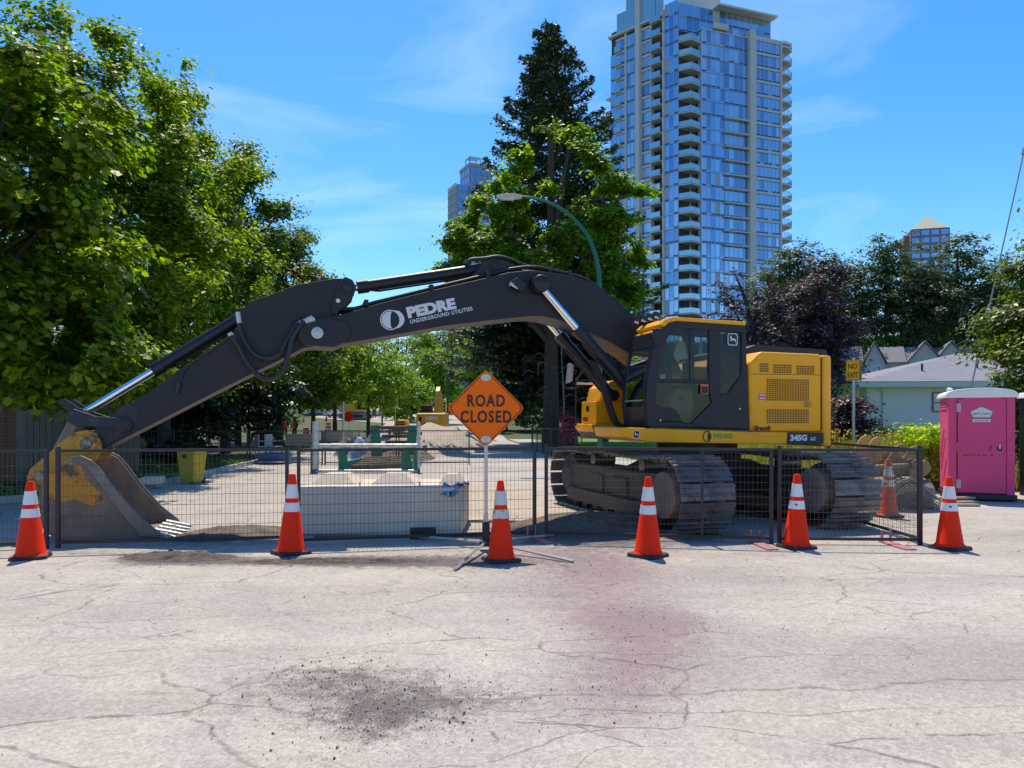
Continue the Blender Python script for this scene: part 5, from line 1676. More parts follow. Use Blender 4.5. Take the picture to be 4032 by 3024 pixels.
# core volumes behind the skin
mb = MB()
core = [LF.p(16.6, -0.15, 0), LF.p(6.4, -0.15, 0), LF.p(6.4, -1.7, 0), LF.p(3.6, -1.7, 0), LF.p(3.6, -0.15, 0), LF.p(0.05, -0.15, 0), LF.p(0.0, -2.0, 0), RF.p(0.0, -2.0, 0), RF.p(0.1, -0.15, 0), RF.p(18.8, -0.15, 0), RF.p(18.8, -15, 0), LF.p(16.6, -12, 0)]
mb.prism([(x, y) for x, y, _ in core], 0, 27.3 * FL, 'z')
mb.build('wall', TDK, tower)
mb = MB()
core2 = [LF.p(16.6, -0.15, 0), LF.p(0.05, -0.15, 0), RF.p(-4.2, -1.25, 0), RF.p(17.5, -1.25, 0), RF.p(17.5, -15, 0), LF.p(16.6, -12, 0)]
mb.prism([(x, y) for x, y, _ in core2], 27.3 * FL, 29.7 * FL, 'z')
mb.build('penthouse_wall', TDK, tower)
mb = MB()
mb.prism([RF.p(3, -7, 0)[:2], RF.p(9.5, -7, 0)[:2], RF.p(9.5, -13, 0)[:2], RF.p(3, -13, 0)[:2]], 29.7 * FL, 33.2 * FL, 'z')
mb.build('plant_room', TC, tower)
# piers
for s0, s1, o1, top in ((8.76, 9.85, 0.9, 31.8), (3.23, 3.70, 0.25, 29.6), (12.52, 12.95, 0.25, 29.4), (6.32, 6.55, 0.2, 29.5)):
    mb = MB()
    LF.box(mb, s0, s1, -1.0, o1, 0, top * FL)
    mb.build('pier', TC, tower)
for s0, s1, o1, top in ((11.2, 12.67, 0.75, 28.5), (18.6, 18.95, 0.85, 28.1), (0.0, 0.2, 0.12, 27.8)):
    mb = MB()
    RF.box(mb, s0, s1, -1.0, o1, 0, top * FL)
    mb.build('pier', TC if s0 > 1 else TM, tower)
windows(LF, 0.05, 3.20, VIS0, 30, dark=0.3)
windows(LF, 6.55, 8.74, VIS0, 29, band=0.5, dark=0.4)
windows(LF, 9.87, 12.50, VIS0, 29)
windows(LF, 12.97, 15.33, VIS0, 29, band=0.45)
windows(LF, 15.36, 16.65, VIS0, 28)
windows(RF, 0.22, 5.49, VIS0, 28, dark=0.2)
windows(RF, 5.49, 10.0, VIS0, 28, dark=0.35)
windows(RF, 10.0, 11.18, VIS0, 28, dark=0.9, out=-0.1)
windows(RF, 12.7, 18.58, VIS0, 28, band=0.45, out=0.55)
for f in range(VIS0, 23):
    mb = MB()
    RF.box(mb, 5.4, 11.2, 0.0, 0.7, f * FL - 0.22, f * FL + 0.02)
    mb.build('ledge', TC, tower)
balconies(LF, 3.72, 6.30, VIS0, 30, 0.9)
balconies(LF, 13.6, 15.3, VIS0, 29, 0.9, recess=-0.1)
cf = Face((32.8, 150), (4.5, 0.5))
L = math.hypot(4.5, 0.5)
tipv = cf.p(L * 0.46, 1.5, 0)
balconies(cf, 0.05, L - 0.05, VIS0, 28, 0, tip=tipv, recess=1.9)
mb = MB()
cf.box(mb, 1.5, 3.1, -1.9, -1.6, 0, 27.5 * FL)
mb.build('recess_pier', TC, tower)
mb = MB()
for f in range(VIS0, 27):
    for s in (0.9, 1.4, 3.4, 3.9):
        cf.box(mb, s - 0.03, s + 0.03, -1.85, -1.75, f * FL, f * FL + 2.5)
mb.build('mullion', TM, tower)
# balconies on the right flank, drawn as wedges past the corner
pr_ = None
for f in range(VIS0, 29):
    if pr_ is None:
        mb = MB()
        poly = [RF.p(18.9, 0.6, 0), RF.p(20.6, 0.6, 0), RF.p(22.6, -0.6, 0), RF.p(23.0, -5, 0), RF.p(18.9, -5, 0)]
        mb.prism([(x, y) for x, y, _ in poly], -0.42, 0.0, 'z')
        pr_ = mb.build('balcony', TC, tower)
        r = MB()
        pl = [Vector(q) for q in poly[:4]]
        for i in range(3):
            a, b = pl[i], pl[i + 1]
            r.tube([(a.x, a.y, 1.05), (b.x, b.y, 1.05)], 0.04, 6)
            for t in (0.02, 0.5, 0.98):
                c = a.lerp(b, t)
                r.tube([(c.x, c.y, 0), (c.x, c.y, 1.05)], 0.03, 6)
        r.build('handrail', TM, pr_)
        r = MB()
        for i in range(3):
            a, b = pl[i], pl[i + 1]
            r.add([(a.x, a.y, 0.08), (b.x, b.y, 0.08), (b.x, b.y, 0.95), (a.x, a.y, 0.95)], [(0, 1, 2, 3)])
        r.build('railing', glassm('clear_rail', (0.7, 0.82, 0.9), 0.4), pr_)
        o = pr_
    else:
        o = copy_tree(pr_, tower)
    o.location = (0, 0, f * FL - 0.3)
lb_ = None
for f in range(VIS0, 26):
    if lb_ is None:
        mb = MB()
        LF.box(mb, 16.7, 18.4, -2.6, -0.4, -0.25, 0)
        lb_ = mb.build('balcony', TC, tower)
        r = MB()
        for s in (17.0, 18.35):
            r.tube([LF.p(s, -0.45, 0), LF.p(s, -0.45, 1.05)], 0.03, 6)
        r.tube([LF.p(16.7, -0.45, 1.05), LF.p(18.35, -0.45, 1.05), LF.p(18.35, -2.5, 1.05)], 0.04, 6)
        r.build('handrail', TM, lb_)
        o = lb_
    else:
        o = copy_tree(lb_, tower)
    o.location = (0, 0, f * FL - 0.1)
# roofs and parapets
mb = MB()
RF.box(mb, 0.2, 11.3, -1.0, 0.1, 28 * FL - 0.1, 28 * FL + 0.12)
mb.build('roof', TC, tower)
mb = MB()
RF.box(mb, 12.67, 21.5, -5.0, 0.7, 28.1 * FL - 0.35, 28.1 * FL + 0.1)
mb.build('roof', TC, tower)
mb = MB()
LF.box(mb, 3.3, 16.9, -2.0, 0.7, 29.3 * FL - 0.3, 29.3 * FL + 0.15)
mb.build('roof', TC, tower)
mb = MB()
RF.box(mb, 3.6, 17.8, -15, 0.9, 29.75 * FL, 29.75 * FL + 0.4)
mb.build('roof', TC, tower)
PF = Face((32.8, 150), (0.94, 0.342))
windows(PF, 0.15, 21.9, 28, 30, dark=0.4, pane=1.5, zb=-0.7)
mb = MB()
for f in (28.2,):
    RF.box(mb, 2.7, 6.2, -1.2, 0.5, f * FL - 0.2, f * FL + 0.05)
    RF.box(mb, 2.7, 6.2, 0.42, 0.48, f * FL + 0.1, f * FL + 1.0)
mb.build('terrace', TC, tower)
GR = mirror('roof_screen', (0.50, 0.62, 0.60), 0.15)
for s0, s1, z1 in ((9.9, 12.4, 32.0), (12.5, 14.8, 30.8), (5.2, 8.6, 31.2), (3.4, 5.2, 31.0)):
    mb = MB()
    LF.box(mb, s0, s1, 0.2, 0.3, 29.4 * FL, z1 * FL)
    sc = mb.build('roof_screen', GR, tower)
    mb = MB()
    for i in range(4):
        s = s0 + (s1 - s0) * i / 3
        LF.box(mb, s - 0.06, s + 0.06, 0.18, 0.36, 29.4 * FL, z1 * FL + 0.1)
    LF.box(mb, s0, s1, 0.18, 0.35, (29.4 + z1) / 2 * FL - 0.06, (29.4 + z1) / 2 * FL + 0.06)
    mb.build('screen_frame', TM, sc)

# ------------------------------------------------------------------ two far towers
def far_tower(name, label, c, w, d, floors, rz, wallm, glassm_, f0, flh=2.9, nx=4, step=None):
    t = thing(name, label, 'tower', (c[0], c[1], 0), rz)
    MB().box(-w / 2, w / 2, -d / 2, d / 2, 0, floors * flh).build('wall', wallm, t)
    pw = w / nx
    pr = None
    for f in range(f0, floors):
        for side in (0, 1):
            m_ = nx if side == 0 else max(2, round(d / pw))
            for i in range(m_):
                if side == 0:
                    b = MB().box(-pw * 0.40, pw * 0.40, -0.12, 0.05, 0.5, 2.4) if pr is None else None
                    if pr is None:
                        pr = b.build('window', glassm_, t)
                        o = pr
                    else:
                        o = pr.copy()
                        COL.objects.link(o)
                    o.location = (-w / 2 + pw * (i + 0.5), -d / 2, f * flh)
                else:
                    o = pr.copy()
                    COL.objects.link(o)
                    o.rotation_euler = (0, 0, R(-90) if rz > 0 else R(90))
                    o.location = (-w / 2 if rz > 0 else w / 2, -d / 2 + d / m_ * (i + 0.5), f * flh)
    return t


FW = pm('far_wall_grey', (0.36, 0.36, 0.38), 0.8, var=0.05, scale=0.2)
lt_ = far_tower('apartment_tower', 'distant grey apartment tower half hidden behind the tall fir', (-12.4, 262), 8.2, 9, 30, R(25), FW, TG[1], 18)
MB().box(-4.3, 4.3, -4.7, 4.7, 87, 88.2).build('roof', FW, lt_)
mb = MB()
for i in range(5):
    mb.box(-4.2, 0, -4.4 + i * 0.9, -4.2 + i * 0.9, 90.2, 90.4)
for x, y in ((-4.1, -4.3), (-0.2, -4.3), (-4.1, -0.8), (-0.2, -0.8)):
    mb.box(x - 0.15, x + 0.15, y - 0.15, y + 0.15, 88.2, 90.2)
mb.build('pergola', FW, lt_)
MB().box(-8.6, -4.1, -4.0, 4.5, 0, 80.5).build('lower_wing', FW, lt_)
for f in range(20, 28):
    MB().box(-8.3, -4.6, -4.15, -3.95, f * 2.9 + 0.3, f * 2.9 + 2.3).build('window', TG[1], lt_)
    MB().box(-8.9, -8.5, -3.8, 4.2, f * 2.9 + 2.4, f * 2.9 + 2.7).build('ledge', TC, lt_)
BRW = pm('far_wall_brown', (0.26, 0.20, 0.20), 0.8, var=0.05, scale=0.2)
rt_ = far_tower('apartment_tower', 'distant brown tower with a pale pyramid roof above the trees', (163, 300), 13.5, 13.5, 26, R(-16), BRW, TG[1], 12)
MB().add([(-6.5, -6.5, 75.6), (6.5, -6.5, 75.6), (6.5, 6.5, 75.6), (-6.5, 6.5, 75.6), (0, 0, 82.2)], [(0, 1, 4), (1, 2, 4), (2, 3, 4), (3, 0, 4), (3, 2, 1, 0)]).build('roof', pm('pyramid_roof', (0.62, 0.60, 0.42), 0.6, var=0.03), rt_)
MB().box(-8.4, -6.7, -3, 6, 0, 74).build('bay', BRW, rt_)
MB().box(-8.3, 7.0, -7.1, -6.9, 66.2, 66.8).build('ledge', FW, rt_)

# ------------------------------------------------------------------ pale blue house with grey hip roof, and its deck
BLU = pm('house_stucco', (0.50, 0.57, 0.62), 0.9, var=0.04, scale=1.0, bump=0.15)
SHG = pm('roof_shingle', (0.27, 0.27, 0.30), 0.9, scale=1.5, col2=(0.21, 0.21, 0.24), cut=(0.35, 0.7), stretch=(0.5, 1, 6), bump=0.3)
TRIMB = pm('house_fascia', (0.40, 0.50, 0.52), 0.7, var=0.05)
hs_ = thing('house', 'low pale blue house with a grey hip roof behind the weeds', 'house', (17.7, 38, 0), R(-3))
MB().box(0, 16, 0, 9, 0, 3.45).build('wall', BLU, hs_)
ev = [(-0.75, -0.7, 3.46), (16.7, -0.7, 3.46), (16.7, 9.7, 3.46), (-0.75, 9.7, 3.46)]
MB().add(ev + [(6.7, 4.5, 5.25), (11.5, 4.5, 5.25)] + [(x, y, z - 0.02) for x, y, z in ev], [(0, 1, 5, 4), (1, 2, 5), (2, 3, 4, 5), (3, 0, 4), (9, 8, 7, 6)]).build('roof', SHG, hs_)
MB().box(-0.72, 16.6, -0.72, -0.62, 3.18, 3.44).build('fascia', TRIMB, hs_)
MB().box(-0.72, -0.62, -0.615, 9.6, 3.18, 3.44).build('fascia', TRIMB, hs_)
w = MB().box(3.15, 3.95, -0.05, 0.05, 1.95, 2.95).build('window', pm('window_frame_teal', (0.10, 0.16, 0.16), 0.5), hs_)
MB().box(3.22, 3.88, -0.07, -0.051, 2.45, 2.88).build('pane', TGD, w)
MB().box(3.22, 3.88, -0.07, -0.051, 2.02, 2.40).build('pane', TGD, w)
MB().tube([(0.75, -0.06, 0.2), (0.75, -0.06, 3.0), (0.55, -0.4, 3.2)], 0.04, 8).build('downpipe', TRIMB, hs_)
for x, y, z in ((3.2, 1.1, 4.1), (6.2, 1.6, 4.35)):
    MB().tube([(x, y, z - 0.1), (x, y, z + 0.35)], 0.055, 8).build('vent', BLK, hs_)
dk = MB().box(-2.6, -0.02, 0.2, 3.2, 1.05, 1.2).build('deck', TRIMB, hs_)
for x in (-2.5, -0.3):
    MB().box(x - 0.06, x + 0.06, 0.3, 0.42, 0, 3.5).build('post', TRIMB, dk)
for i in range(16):
    x = -2.4 + i * 0.155
    MB().box(x - 0.03, x + 0.03, 0.22, 0.26, 1.2, 2.05).build('baluster', TRIMB, dk)
MB().box(-2.6, -0.1, 0.2, 0.28, 2.05, 2.12).build('rail', TRIMB, dk)
MB().box(-3.4, -0.1, -0.2, 3.4, 3.5, 3.65).build('canopy', FW, dk)

# ------------------------------------------------------------------ row of grey townhouses with steep gables
TWN = pm('townhouse_siding', (0.46, 0.45, 0.43), 0.85, var=0.05, scale=1)
TWR = pm('townhouse_roof', (0.19, 0.185, 0.21), 0.9, var=0.15, scale=2, stretch=(0.5, 1, 5))
TWT = pm('townhouse_trim', (0.62, 0.62, 0.60), 0.7, var=0.03)
for k, (px, lab) in enumerate(((3400, 'grey townhouse with a mansard end, at the purple tree'), (3570, 'grey townhouse with a steep gable, left of the pair'), (3672, 'grey townhouse with a steep gable, right of the pair'), (3850, 'grey townhouse with a steep gable, by the cedar'))):
    c = at(px, 1500, 70)
    t = thing('townhouse', lab, 'house', (c.x, 70, 0), R(-22), 'townhouses behind the blue house')
    wv = 2.9 if k else 1.8
    MB().box(-wv, wv, 0, 6, 0, 6.9).build('wall', TWN, t)
    MB().add([(0.1, -0.6, 6.9), (wv - 0.1, -0.6, 6.9), (wv / 2, -0.6, 8.55), (0.1, 5, 6.9), (wv - 0.1, 5, 6.9), (wv / 2, 5, 8.55)], [(0, 1, 2), (3, 5, 4), (0, 3, 4, 1), (0, 2, 5, 3), (1, 4, 5, 2)]).build('gable', TWN, t)
    MB().box(0.1, wv - 0.1, -0.6, 0, 4, 6.9).build('bay', TWN, t)
    MB().add([(-0.15, -0.8, 6.75), (wv / 2, -0.8, 8.80), (wv + 0.15, -0.8, 6.75), (-0.15, 5.2, 6.75), (wv / 2, 5.2, 8.80), (wv + 0.15, 5.2, 6.75), (-0.15, -0.8, 6.6), (wv / 2, -0.8, 8.62), (wv + 0.15, -0.8, 6.6)],
             [(0, 3, 4, 1), (1, 4, 5, 2), (0, 1, 7, 6), (1, 2, 8, 7)]).build('roof', TWR, t)
    MB().add([(-wv - 0.2, -0.3, 6.9), (0, -0.3, 6.9), (0, 3, 8.6), (-wv - 0.2, 3, 8.6)], [(0, 1, 2, 3)]).build('roof', TWR, t)
    w = MB().box(wv * 0.22, wv * 0.78, -0.66, -0.6, 5.2, 6.5).build('window', TWT, t)
    for i in (0, 1):
        for j in (0, 1):
            MB().box(wv * (0.25 + 0.27 * i), wv * (0.48 + 0.27 * i), -0.68, -0.661, 5.28 + 0.62 * j, 5.82 + 0.62 * j).build('pane', TGD, w)
    w = MB().box(-wv * 0.8, -wv * 0.3, -0.06, 0, 5.2, 6.4).build('window', TWT, t)
    MB().box(-wv * 0.76, -wv * 0.34, -0.08, -0.061, 5.28, 6.32).build('pane', TGD, w)
    MB().box(wv * 0.3, wv * 0.42, 1.0, 1.3, 8.0, 8.35).build('roof_vent', BLK, t)

# ------------------------------------------------------------------ left yard: timber fence, brick pier, siding house in the shade
TF = pm('old_fence_board', (0.16, 0.145, 0.125), 0.9, var=0.2, scale=2, stretch=(4, 4, 0.6))
tfn = thing('timber_fence', 'weathered grey board fence in the shade behind the bucket', 'fence', (-15.0, 20.5, 0), R(3))
bd = MB().box(-0.075, 0.075, -0.012, 0.012, 0.08, 1.85).build('board', TF, tfn)
rb = random.Random(8)
for i in range(30):
    o = bd if i == 0 else bd.copy()
    if i:
        COL.objects.link(o)
    o.location = (i * 0.165, rb.uniform(-0.01, 0.01), rb.uniform(-0.02, 0.02))
for z in (0.4, 1.5):
    MB().box(-0.1, 4.9, 0.013, 0.06, z, z + 0.09).build('rail', TF, tfn)
bp_ = thing('brick_pier', 'brown brick gate pier at the left edge under the maples', 'pier', (-11.3, 17.2, 0), R(5))
BRK = pm('brown_brick', (0.16, 0.085, 0.06), 0.9, var=0.25, scale=7)
MB().box(-0.19, 0.19, -0.19, 0.19, 0, 2.0).build('mortar_core', pm('mortar', (0.20, 0.19, 0.18), 0.95), bp_)
bk_ = MB().box(-0.10, 0.10, -0.015, 0.015, 0, 0.068).build('brick', BRK, bp_)
fb = True
for j in range(26):
    for i in (0, 1):
        o = bk_ if fb else bk_.copy()
        if not fb:
            COL.objects.link(o)
        fb = False
        o.location = (-0.105 + 0.21 * i + (0.0 if j % 2 else 0.0), -0.198, 0.02 + j * 0.077)
MB().box(-0.24, 0.24, -0.24, 0.24, 2.02, 2.12).build('cap', CONC, bp_, bevel=0.01)
ho = thing('siding_house', 'cream clapboard house glimpsed in the dark behind the maples', 'house', (-25.5, 34, 0), R(4))
MB().box(0, 8.5, 0, 8, 0, 4.2).build('wall', pm('cream_siding', (0.36, 0.33, 0.27), 0.85, var=0.06), ho)
sd_ = MB().box(0, 8.5, -0.03, -0.002, 0, 0.17).build('siding_board', pm('cream_siding', (0.36, 0.33, 0.27), 0.85), ho)
for i in range(22):
    o = sd_ if i == 0 else sd_.copy()
    if i:
        COL.objects.link(o)
    o.location = (0, 0, 0.1 + i * 0.185)
MB().add([(-0.5, -0.6, 4.2), (9, -0.6, 4.2), (9, 8.6, 4.2), (-0.5, 8.6, 4.2), (-0.5, 4, 6.4), (9, 4, 6.4)], [(0, 1, 5, 4), (2, 3, 4, 5), (1, 2, 5), (3, 0, 4), (3, 2, 1, 0)]).build('roof', SHG, ho)
w = MB().box(4.8, 6.2, -0.08, -0.03, 1.2, 2.6).build('window', TWT, ho)
MB().box(4.88, 6.12, -0.1, -0.081, 1.28, 2.52).build('pane', TGD, w)
# ------------------------------------------------------------------ leaves, trees, shrubs
LEAF = np.array([(-.5, 0, 0), (-.12, .26, .07), (.22, .22, .06), (.5, 0, 0), (.22, -.22, .06), (-.12, -.26, .07)])
STAR = np.array([(-.42, 0, 0), (-.34, .20, .02), (-.30, .42, .07), (-.04, .33, .04), (.20, .44, .03), (.27, .22, -.02), (.52, 0, -.10), (.27, -.22, -.02), (.20, -.44, .03), (-.04, -.33, .04), (-.30, -.42, .07), (-.34, -.20, .02)])
QUAD = np.array([(-.5, 0, 0), (0, .24, .06), (.5, 0, 0), (0, -.24, .06)])


def scatter(name, parent, mat, P, N, size, rng, shape='leaf', var=0.35):
    """Leaf-shaped faces at points P with normals N."""
    n = len(P)
    N = N / (np.linalg.norm(N, axis=1, keepdims=True) + 1e-9)
    a = rng.normal(size=(n, 3))
    U = a - (a * N).sum(1, keepdims=True) * N
    U /= np.linalg.norm(U, axis=1, keepdims=True) + 1e-9
    Wv = np.cross(N, U)
    T = {'leaf': LEAF, 'star': STAR, 'quad': QUAD}[shape]
    s = size * np.clip(1 + rng.normal(0, var * 0.8, n), 0.35, 1.9)
    V = P[:, None] + (T[None, :, 0:1] * U[:, None] + T[None, :, 1:2] * Wv[:, None] + T[None, :, 2:3] * N[:, None]) * s[:, None, None]
    k = len(T)
    base = (np.arange(n) * k)[:, None]
    r = rng.uniform(0, 1, n)
    if shape == 'leaf':
        F = np.concatenate([base + np.array([[0, 3, 2, 1]]), base + np.array([[0, 5, 4, 3]])], 1).reshape(-1, 4)
        rr = np.repeat(r, 2)
    else:
        F = base + np.arange(k)[None]
        rr = r
    return fast_mesh(name, V.reshape(-1, 3), F, mat, parent, rnd=rr)


def blob_points(blobs, n, clump, rng, shell=(0.45, 1.0), flat=0.5, upb=0.9):
    """Points in leafy clumps spread through ellipsoids (x,y,z,rx,ry,rz)."""
    B = np.array(blobs, float)
    area = (B[:, 3] * B[:, 4] + B[:, 4] * B[:, 5] + B[:, 3] * B[:, 5])
    w = area / area.sum()
    C, O = [], []
    tot = max(12, int(area.sum() * 4.2 / clump ** 2 * 0.34))
    for b, wi in zip(B, w):
        k = max(5, int(tot * wi))
        d = rng.normal(size=(k, 3))
        d /= np.linalg.norm(d, axis=1, keepdims=True)
        r = rng.uniform(shell[0] ** 2, shell[1] ** 2, (k, 1)) ** 0.5 * (1 + rng.normal(0, 0.11, (k, 1)))
        C.append(b[:3] + d * r * b[3:])
        O.append(d)
    C, O = np.concatenate(C), np.concatenate(O)
    cs = clump * rng.uniform(0.6, 1.45, len(C))
    idx = rng.choice(len(C), n, p=cs ** 2 / (cs ** 2).sum())
    off = rng.normal(size=(n, 3)) * np.array([0.5, 0.5, 0.5 * flat])
    P = C[idx] + off * cs[idx][:, None]
    N = np.array([0, 0, 1.0]) * upb + O[idx] * 0.40 + off * 0.45 + rng.normal(size=(n, 3)) * 0.38
    return P, N, C


BARK = pm('bark', (0.075, 0.060, 0.048), 0.95, scale=6, col2=(0.035, 0.028, 0.023), cut=(0.4, 0.65), bump=0.6, bscale=18, stretch=(3, 3, 0.6))


def tree(name, label, cat, base, h0, blobs, n, leaf, mat, seed, r0=0.18, shape='leaf', clump=0.6, limbs=9, group=None, shell=(0.45, 1.0), lean=(0, 0), flat=0.5, upb=0.9, carve=0.0):
    """Trunk with limbs and twigs running to the leafy clumps; blobs are given relative to the foot."""
    rng = np.random.default_rng(seed)
    t = thing(name, label, cat, base, 0, group)
    P, N, C = blob_points(blobs, int(n * (1.45 if carve else 1)), clump, rng, shell, flat, upb)
    if carve:                        # voids between the boughs, so that shade and sky show through
        K = rng.normal(size=(7, 3))
        K *= (2 * math.pi / (carve * rng.uniform(0.7, 1.4, (7, 1)))) / np.linalg.norm(K, axis=1, keepdims=True)
        f = np.sin(P @ K.T + rng.uniform(0, 6.28, 7)).sum(1)
        ok = f > -0.55 + rng.normal(0, 0.25, len(P))
        P, N = P[ok], N[ok]
    P[:, 2] = np.maximum(P[:, 2], 0.02)
    mb = MB()
    top = max(b[2] for b in blobs)
    fork = Vector((lean[0], lean[1], h0))
    pts = [Vector((0, 0, -0.05)), Vector((lean[0] * 0.3, lean[1] * 0.3, h0 * 0.5)), fork, Vector((lean[0] * 1.5, lean[1] * 1.5, (h0 + top) / 2)), Vector((lean[0] * 1.6, lean[1] * 1.6, top))]
    mb.tube(smooth_path(pts, 4), [r0 * (1.15 - 0.85 * i / 16) for i in range(17)], 10)
    sel = C[rng.choice(len(C), min(limbs, len(C)), replace=False)]
    for c in sel:
        z = h0 * 0.75 + (max(c[2], h0) - h0) * 0.45
        a = Vector((lean[0] * z / h0, lean[1] * z / h0, z))
        e = Vector(c)
        m_ = a.lerp(e, 0.5) + Vector((rng.normal() * 0.15, rng.normal() * 0.15, 0.12 * (e - a).length * (1 if e.z > a.z else -0.3)))
        mb.tube(smooth_path([a, m_, e], 4), [r0 * 0.45 * (1 - 0.85 * i / 8) + 0.004 for i in range(9)], 6, caps=False)
    mb.build('trunk', BARK, t, smooth=70)
    scatter('crown', t, mat, P, N, leaf, rng, shape)
    return t


ML = leafm('maple_leaf', (0.038, 0.090, 0.006), (0.235, 0.315, 0.014), 0.47, 0.48, spec=0.35, warm=1.45)
MLd = leafm('maple_leaf_deep', (0.034, 0.080, 0.008), (0.17, 0.245, 0.016), 0.46, 0.48, spec=0.35, warm=1.4)
MLb = leafm('bright_leaf', (0.10, 0.20, 0.010), (0.22, 0.34, 0.020), 0.45, 0.45)
BLM = leafm('big_maple_leaf', (0.060, 0.125, 0.010), (0.23, 0.32, 0.024), 0.50, 0.45, spec=0.4, warm=1.5)
BRL = leafm('brown_leaf', (0.20, 0.07, 0.015), (0.36, 0.16, 0.03), 0.35, 0.6)
PUR = leafm('purple_leaf', (0.036, 0.026, 0.040), (0.135, 0.100, 0.140), 0.22, 0.55, spec=0.3, warm=0.8)
GRY_ = leafm('cottonwood_leaf', (0.050, 0.088, 0.032), (0.15, 0.20, 0.085), 0.30, 0.5, spec=0.35, warm=0.95)
OLV = leafm('olive_leaf', (0.09, 0.14, 0.02), (0.21, 0.27, 0.05), 0.38, 0.45)
NDL = leafm('fir_needle', (0.030, 0.064, 0.030), (0.100, 0.150, 0.072), 0.10, 0.5, warm=0.7)
CDR = leafm('cedar_spray', (0.045, 0.085, 0.010), (0.16, 0.21, 0.025), 0.30, 0.45)
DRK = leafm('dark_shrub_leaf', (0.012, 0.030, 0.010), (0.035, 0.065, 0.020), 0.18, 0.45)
FGR = leafm('forest_leaf', (0.065, 0.11, 0.024), (0.18, 0.24, 0.06), 0.30, 0.45)

GT = 'maples along the left side of the road'
tree('maple_tree', 'nearest broad-leaved maple filling the upper left corner', 'tree', (-9.9, 14.0, 0), 2.4,
     [(0, 0, 4.6, 2.5, 2.5, 2.0), (0.9, -0.6, 6.3, 1.9, 1.9, 1.7), (-1.2, 0.3, 6.9, 2.2, 2.2, 1.6), (1.5, 0.3, 4.6, 1.4, 1.6, 1.5), (-0.3, -1.2, 3.2, 2.4, 1.6, 1.2), (1.6, -0.2, 3.0, 1.3, 1.4, 0.9), (0.6, 0.8, 2.5, 2.4, 1.8, 0.7)],
     62000, 0.145, ML, 21, 0.22, 'star', 0.50, 22, GT, carve=1.5)
tree('maple_tree', 'tall maple whose pointed top rises highest at the left', 'tree', (-11.6, 20.5, 0), 3.0,
     [(0.2, 0, 6.4, 3.2, 2.8, 3.0), (0.3, 0, 9.9, 2.3, 2.3, 1.8), (-0.7, 0, 11.4, 1.1, 1.1, 1.5), (1.9, 0, 8.6, 1.6, 1.6, 1.9), (2.4, -0.5, 5.6, 1.6, 1.8, 2.2), (0.8, -1.2, 3.4, 2.8, 1.6, 1.4), (0.6, 0.2, 11.3, 0.9, 0.9, 0.9), (1.6, -0.5, 3.0, 2.2, 1.6, 1.0)],
     70000, 0.145, ML, 22, 0.24, 'leaf', 0.55, 22, GT, carve=1.8)
tree('maple_tree', 'maple with a ragged shoulder, third from the left edge', 'tree', (-12.1, 26.5, 0), 3.2,
     [(0, 0, 7.0, 2.9, 2.8, 3.2), (-0.2, 0, 11.0, 1.8, 1.8, 2.0), (0.4, 0, 13.0, 0.8, 0.8, 1.0), (1.9, 0, 9.4, 1.3, 1.4, 1.7), (2.3, 0, 6.2, 1.5, 1.6, 2.2), (1.0, -1, 3.8, 2.6, 1.6, 1.3)],
     60000, 0.15, ML, 23, 0.22, 'leaf', 0.6, 18, GT, carve=1.9)
tree('maple_tree', 'maple sloping down towards the boom, fourth from the left edge', 'tree', (-12.6, 33.5, 0), 3.4,
     [(0, 0, 7.8, 2.7, 2.6, 3.6), (-0.4, 0, 12.2, 1.5, 1.5, 2.2), (0.9, 0, 12.8, 1.0, 1.0, 1.0), (1.6, 0, 10.2, 1.5, 1.5, 1.6), (2.2, 0, 6.6, 1.4, 1.6, 2.6), (0.8, -1, 4.2, 2.4, 1.6, 1.3)],
     46000, 0.17, MLd, 24, 0.22, 'leaf', 0.7, 16, GT, carve=2.1)
t5 = tree('maple_tree', 'maple with a patch of brown leaves above the boom hinge', 'tree', (-14.1, 46, 0), 3.6,
     [(0, 0, 8.0, 3.0, 2.8, 3.6), (0.2, 0, 11.6, 2.2, 2.2, 2.0), (1.4, 0, 9.2, 1.6, 1.6, 2.2), (0.4, -1, 5.0, 2.8, 1.8, 1.4)], 36000, 0.20, MLd, 25, 0.2, 'leaf', 0.75, 12, GT, carve=2.2)
rngb = np.random.default_rng(5)
Pb, Nb, _ = blob_points([(1.9, -0.8, 10.4, 0.7, 0.7, 1.0), (2.3, -0.5, 9.0, 0.7, 0.6, 0.9)], 1500, 0.4, rngb)
scatter('brown_leaves', t5, BRL, Pb, Nb, 0.24, rngb)
for i, (x, y, hgt) in enumerate(((-13.3, 51, 6.3), (-12.9, 55.5, 6.8), (-15.8, 44, 6.5), (-16.6, 50, 6.5))):
    tree('street_tree', 'small street maple under the boom, %s' % ['first right of the hose loop', 'second right of the hose loop', 'at the dark fence', 'far back by the orange barrel'][i], 'tree', (x, y, 0), 2.4,
         [(0, 0, 4.6, 2.3, 2.2, 1.9), (0.4, 0, hgt, 1.8, 1.8, 1.6), (-0.8, 0, 3.6, 1.8, 1.6, 1.2)], 11000, 0.24, MLd if i != 1 else ML, 31 + i, 0.17, 'leaf', 0.6, 8, 'small street trees behind the boom')
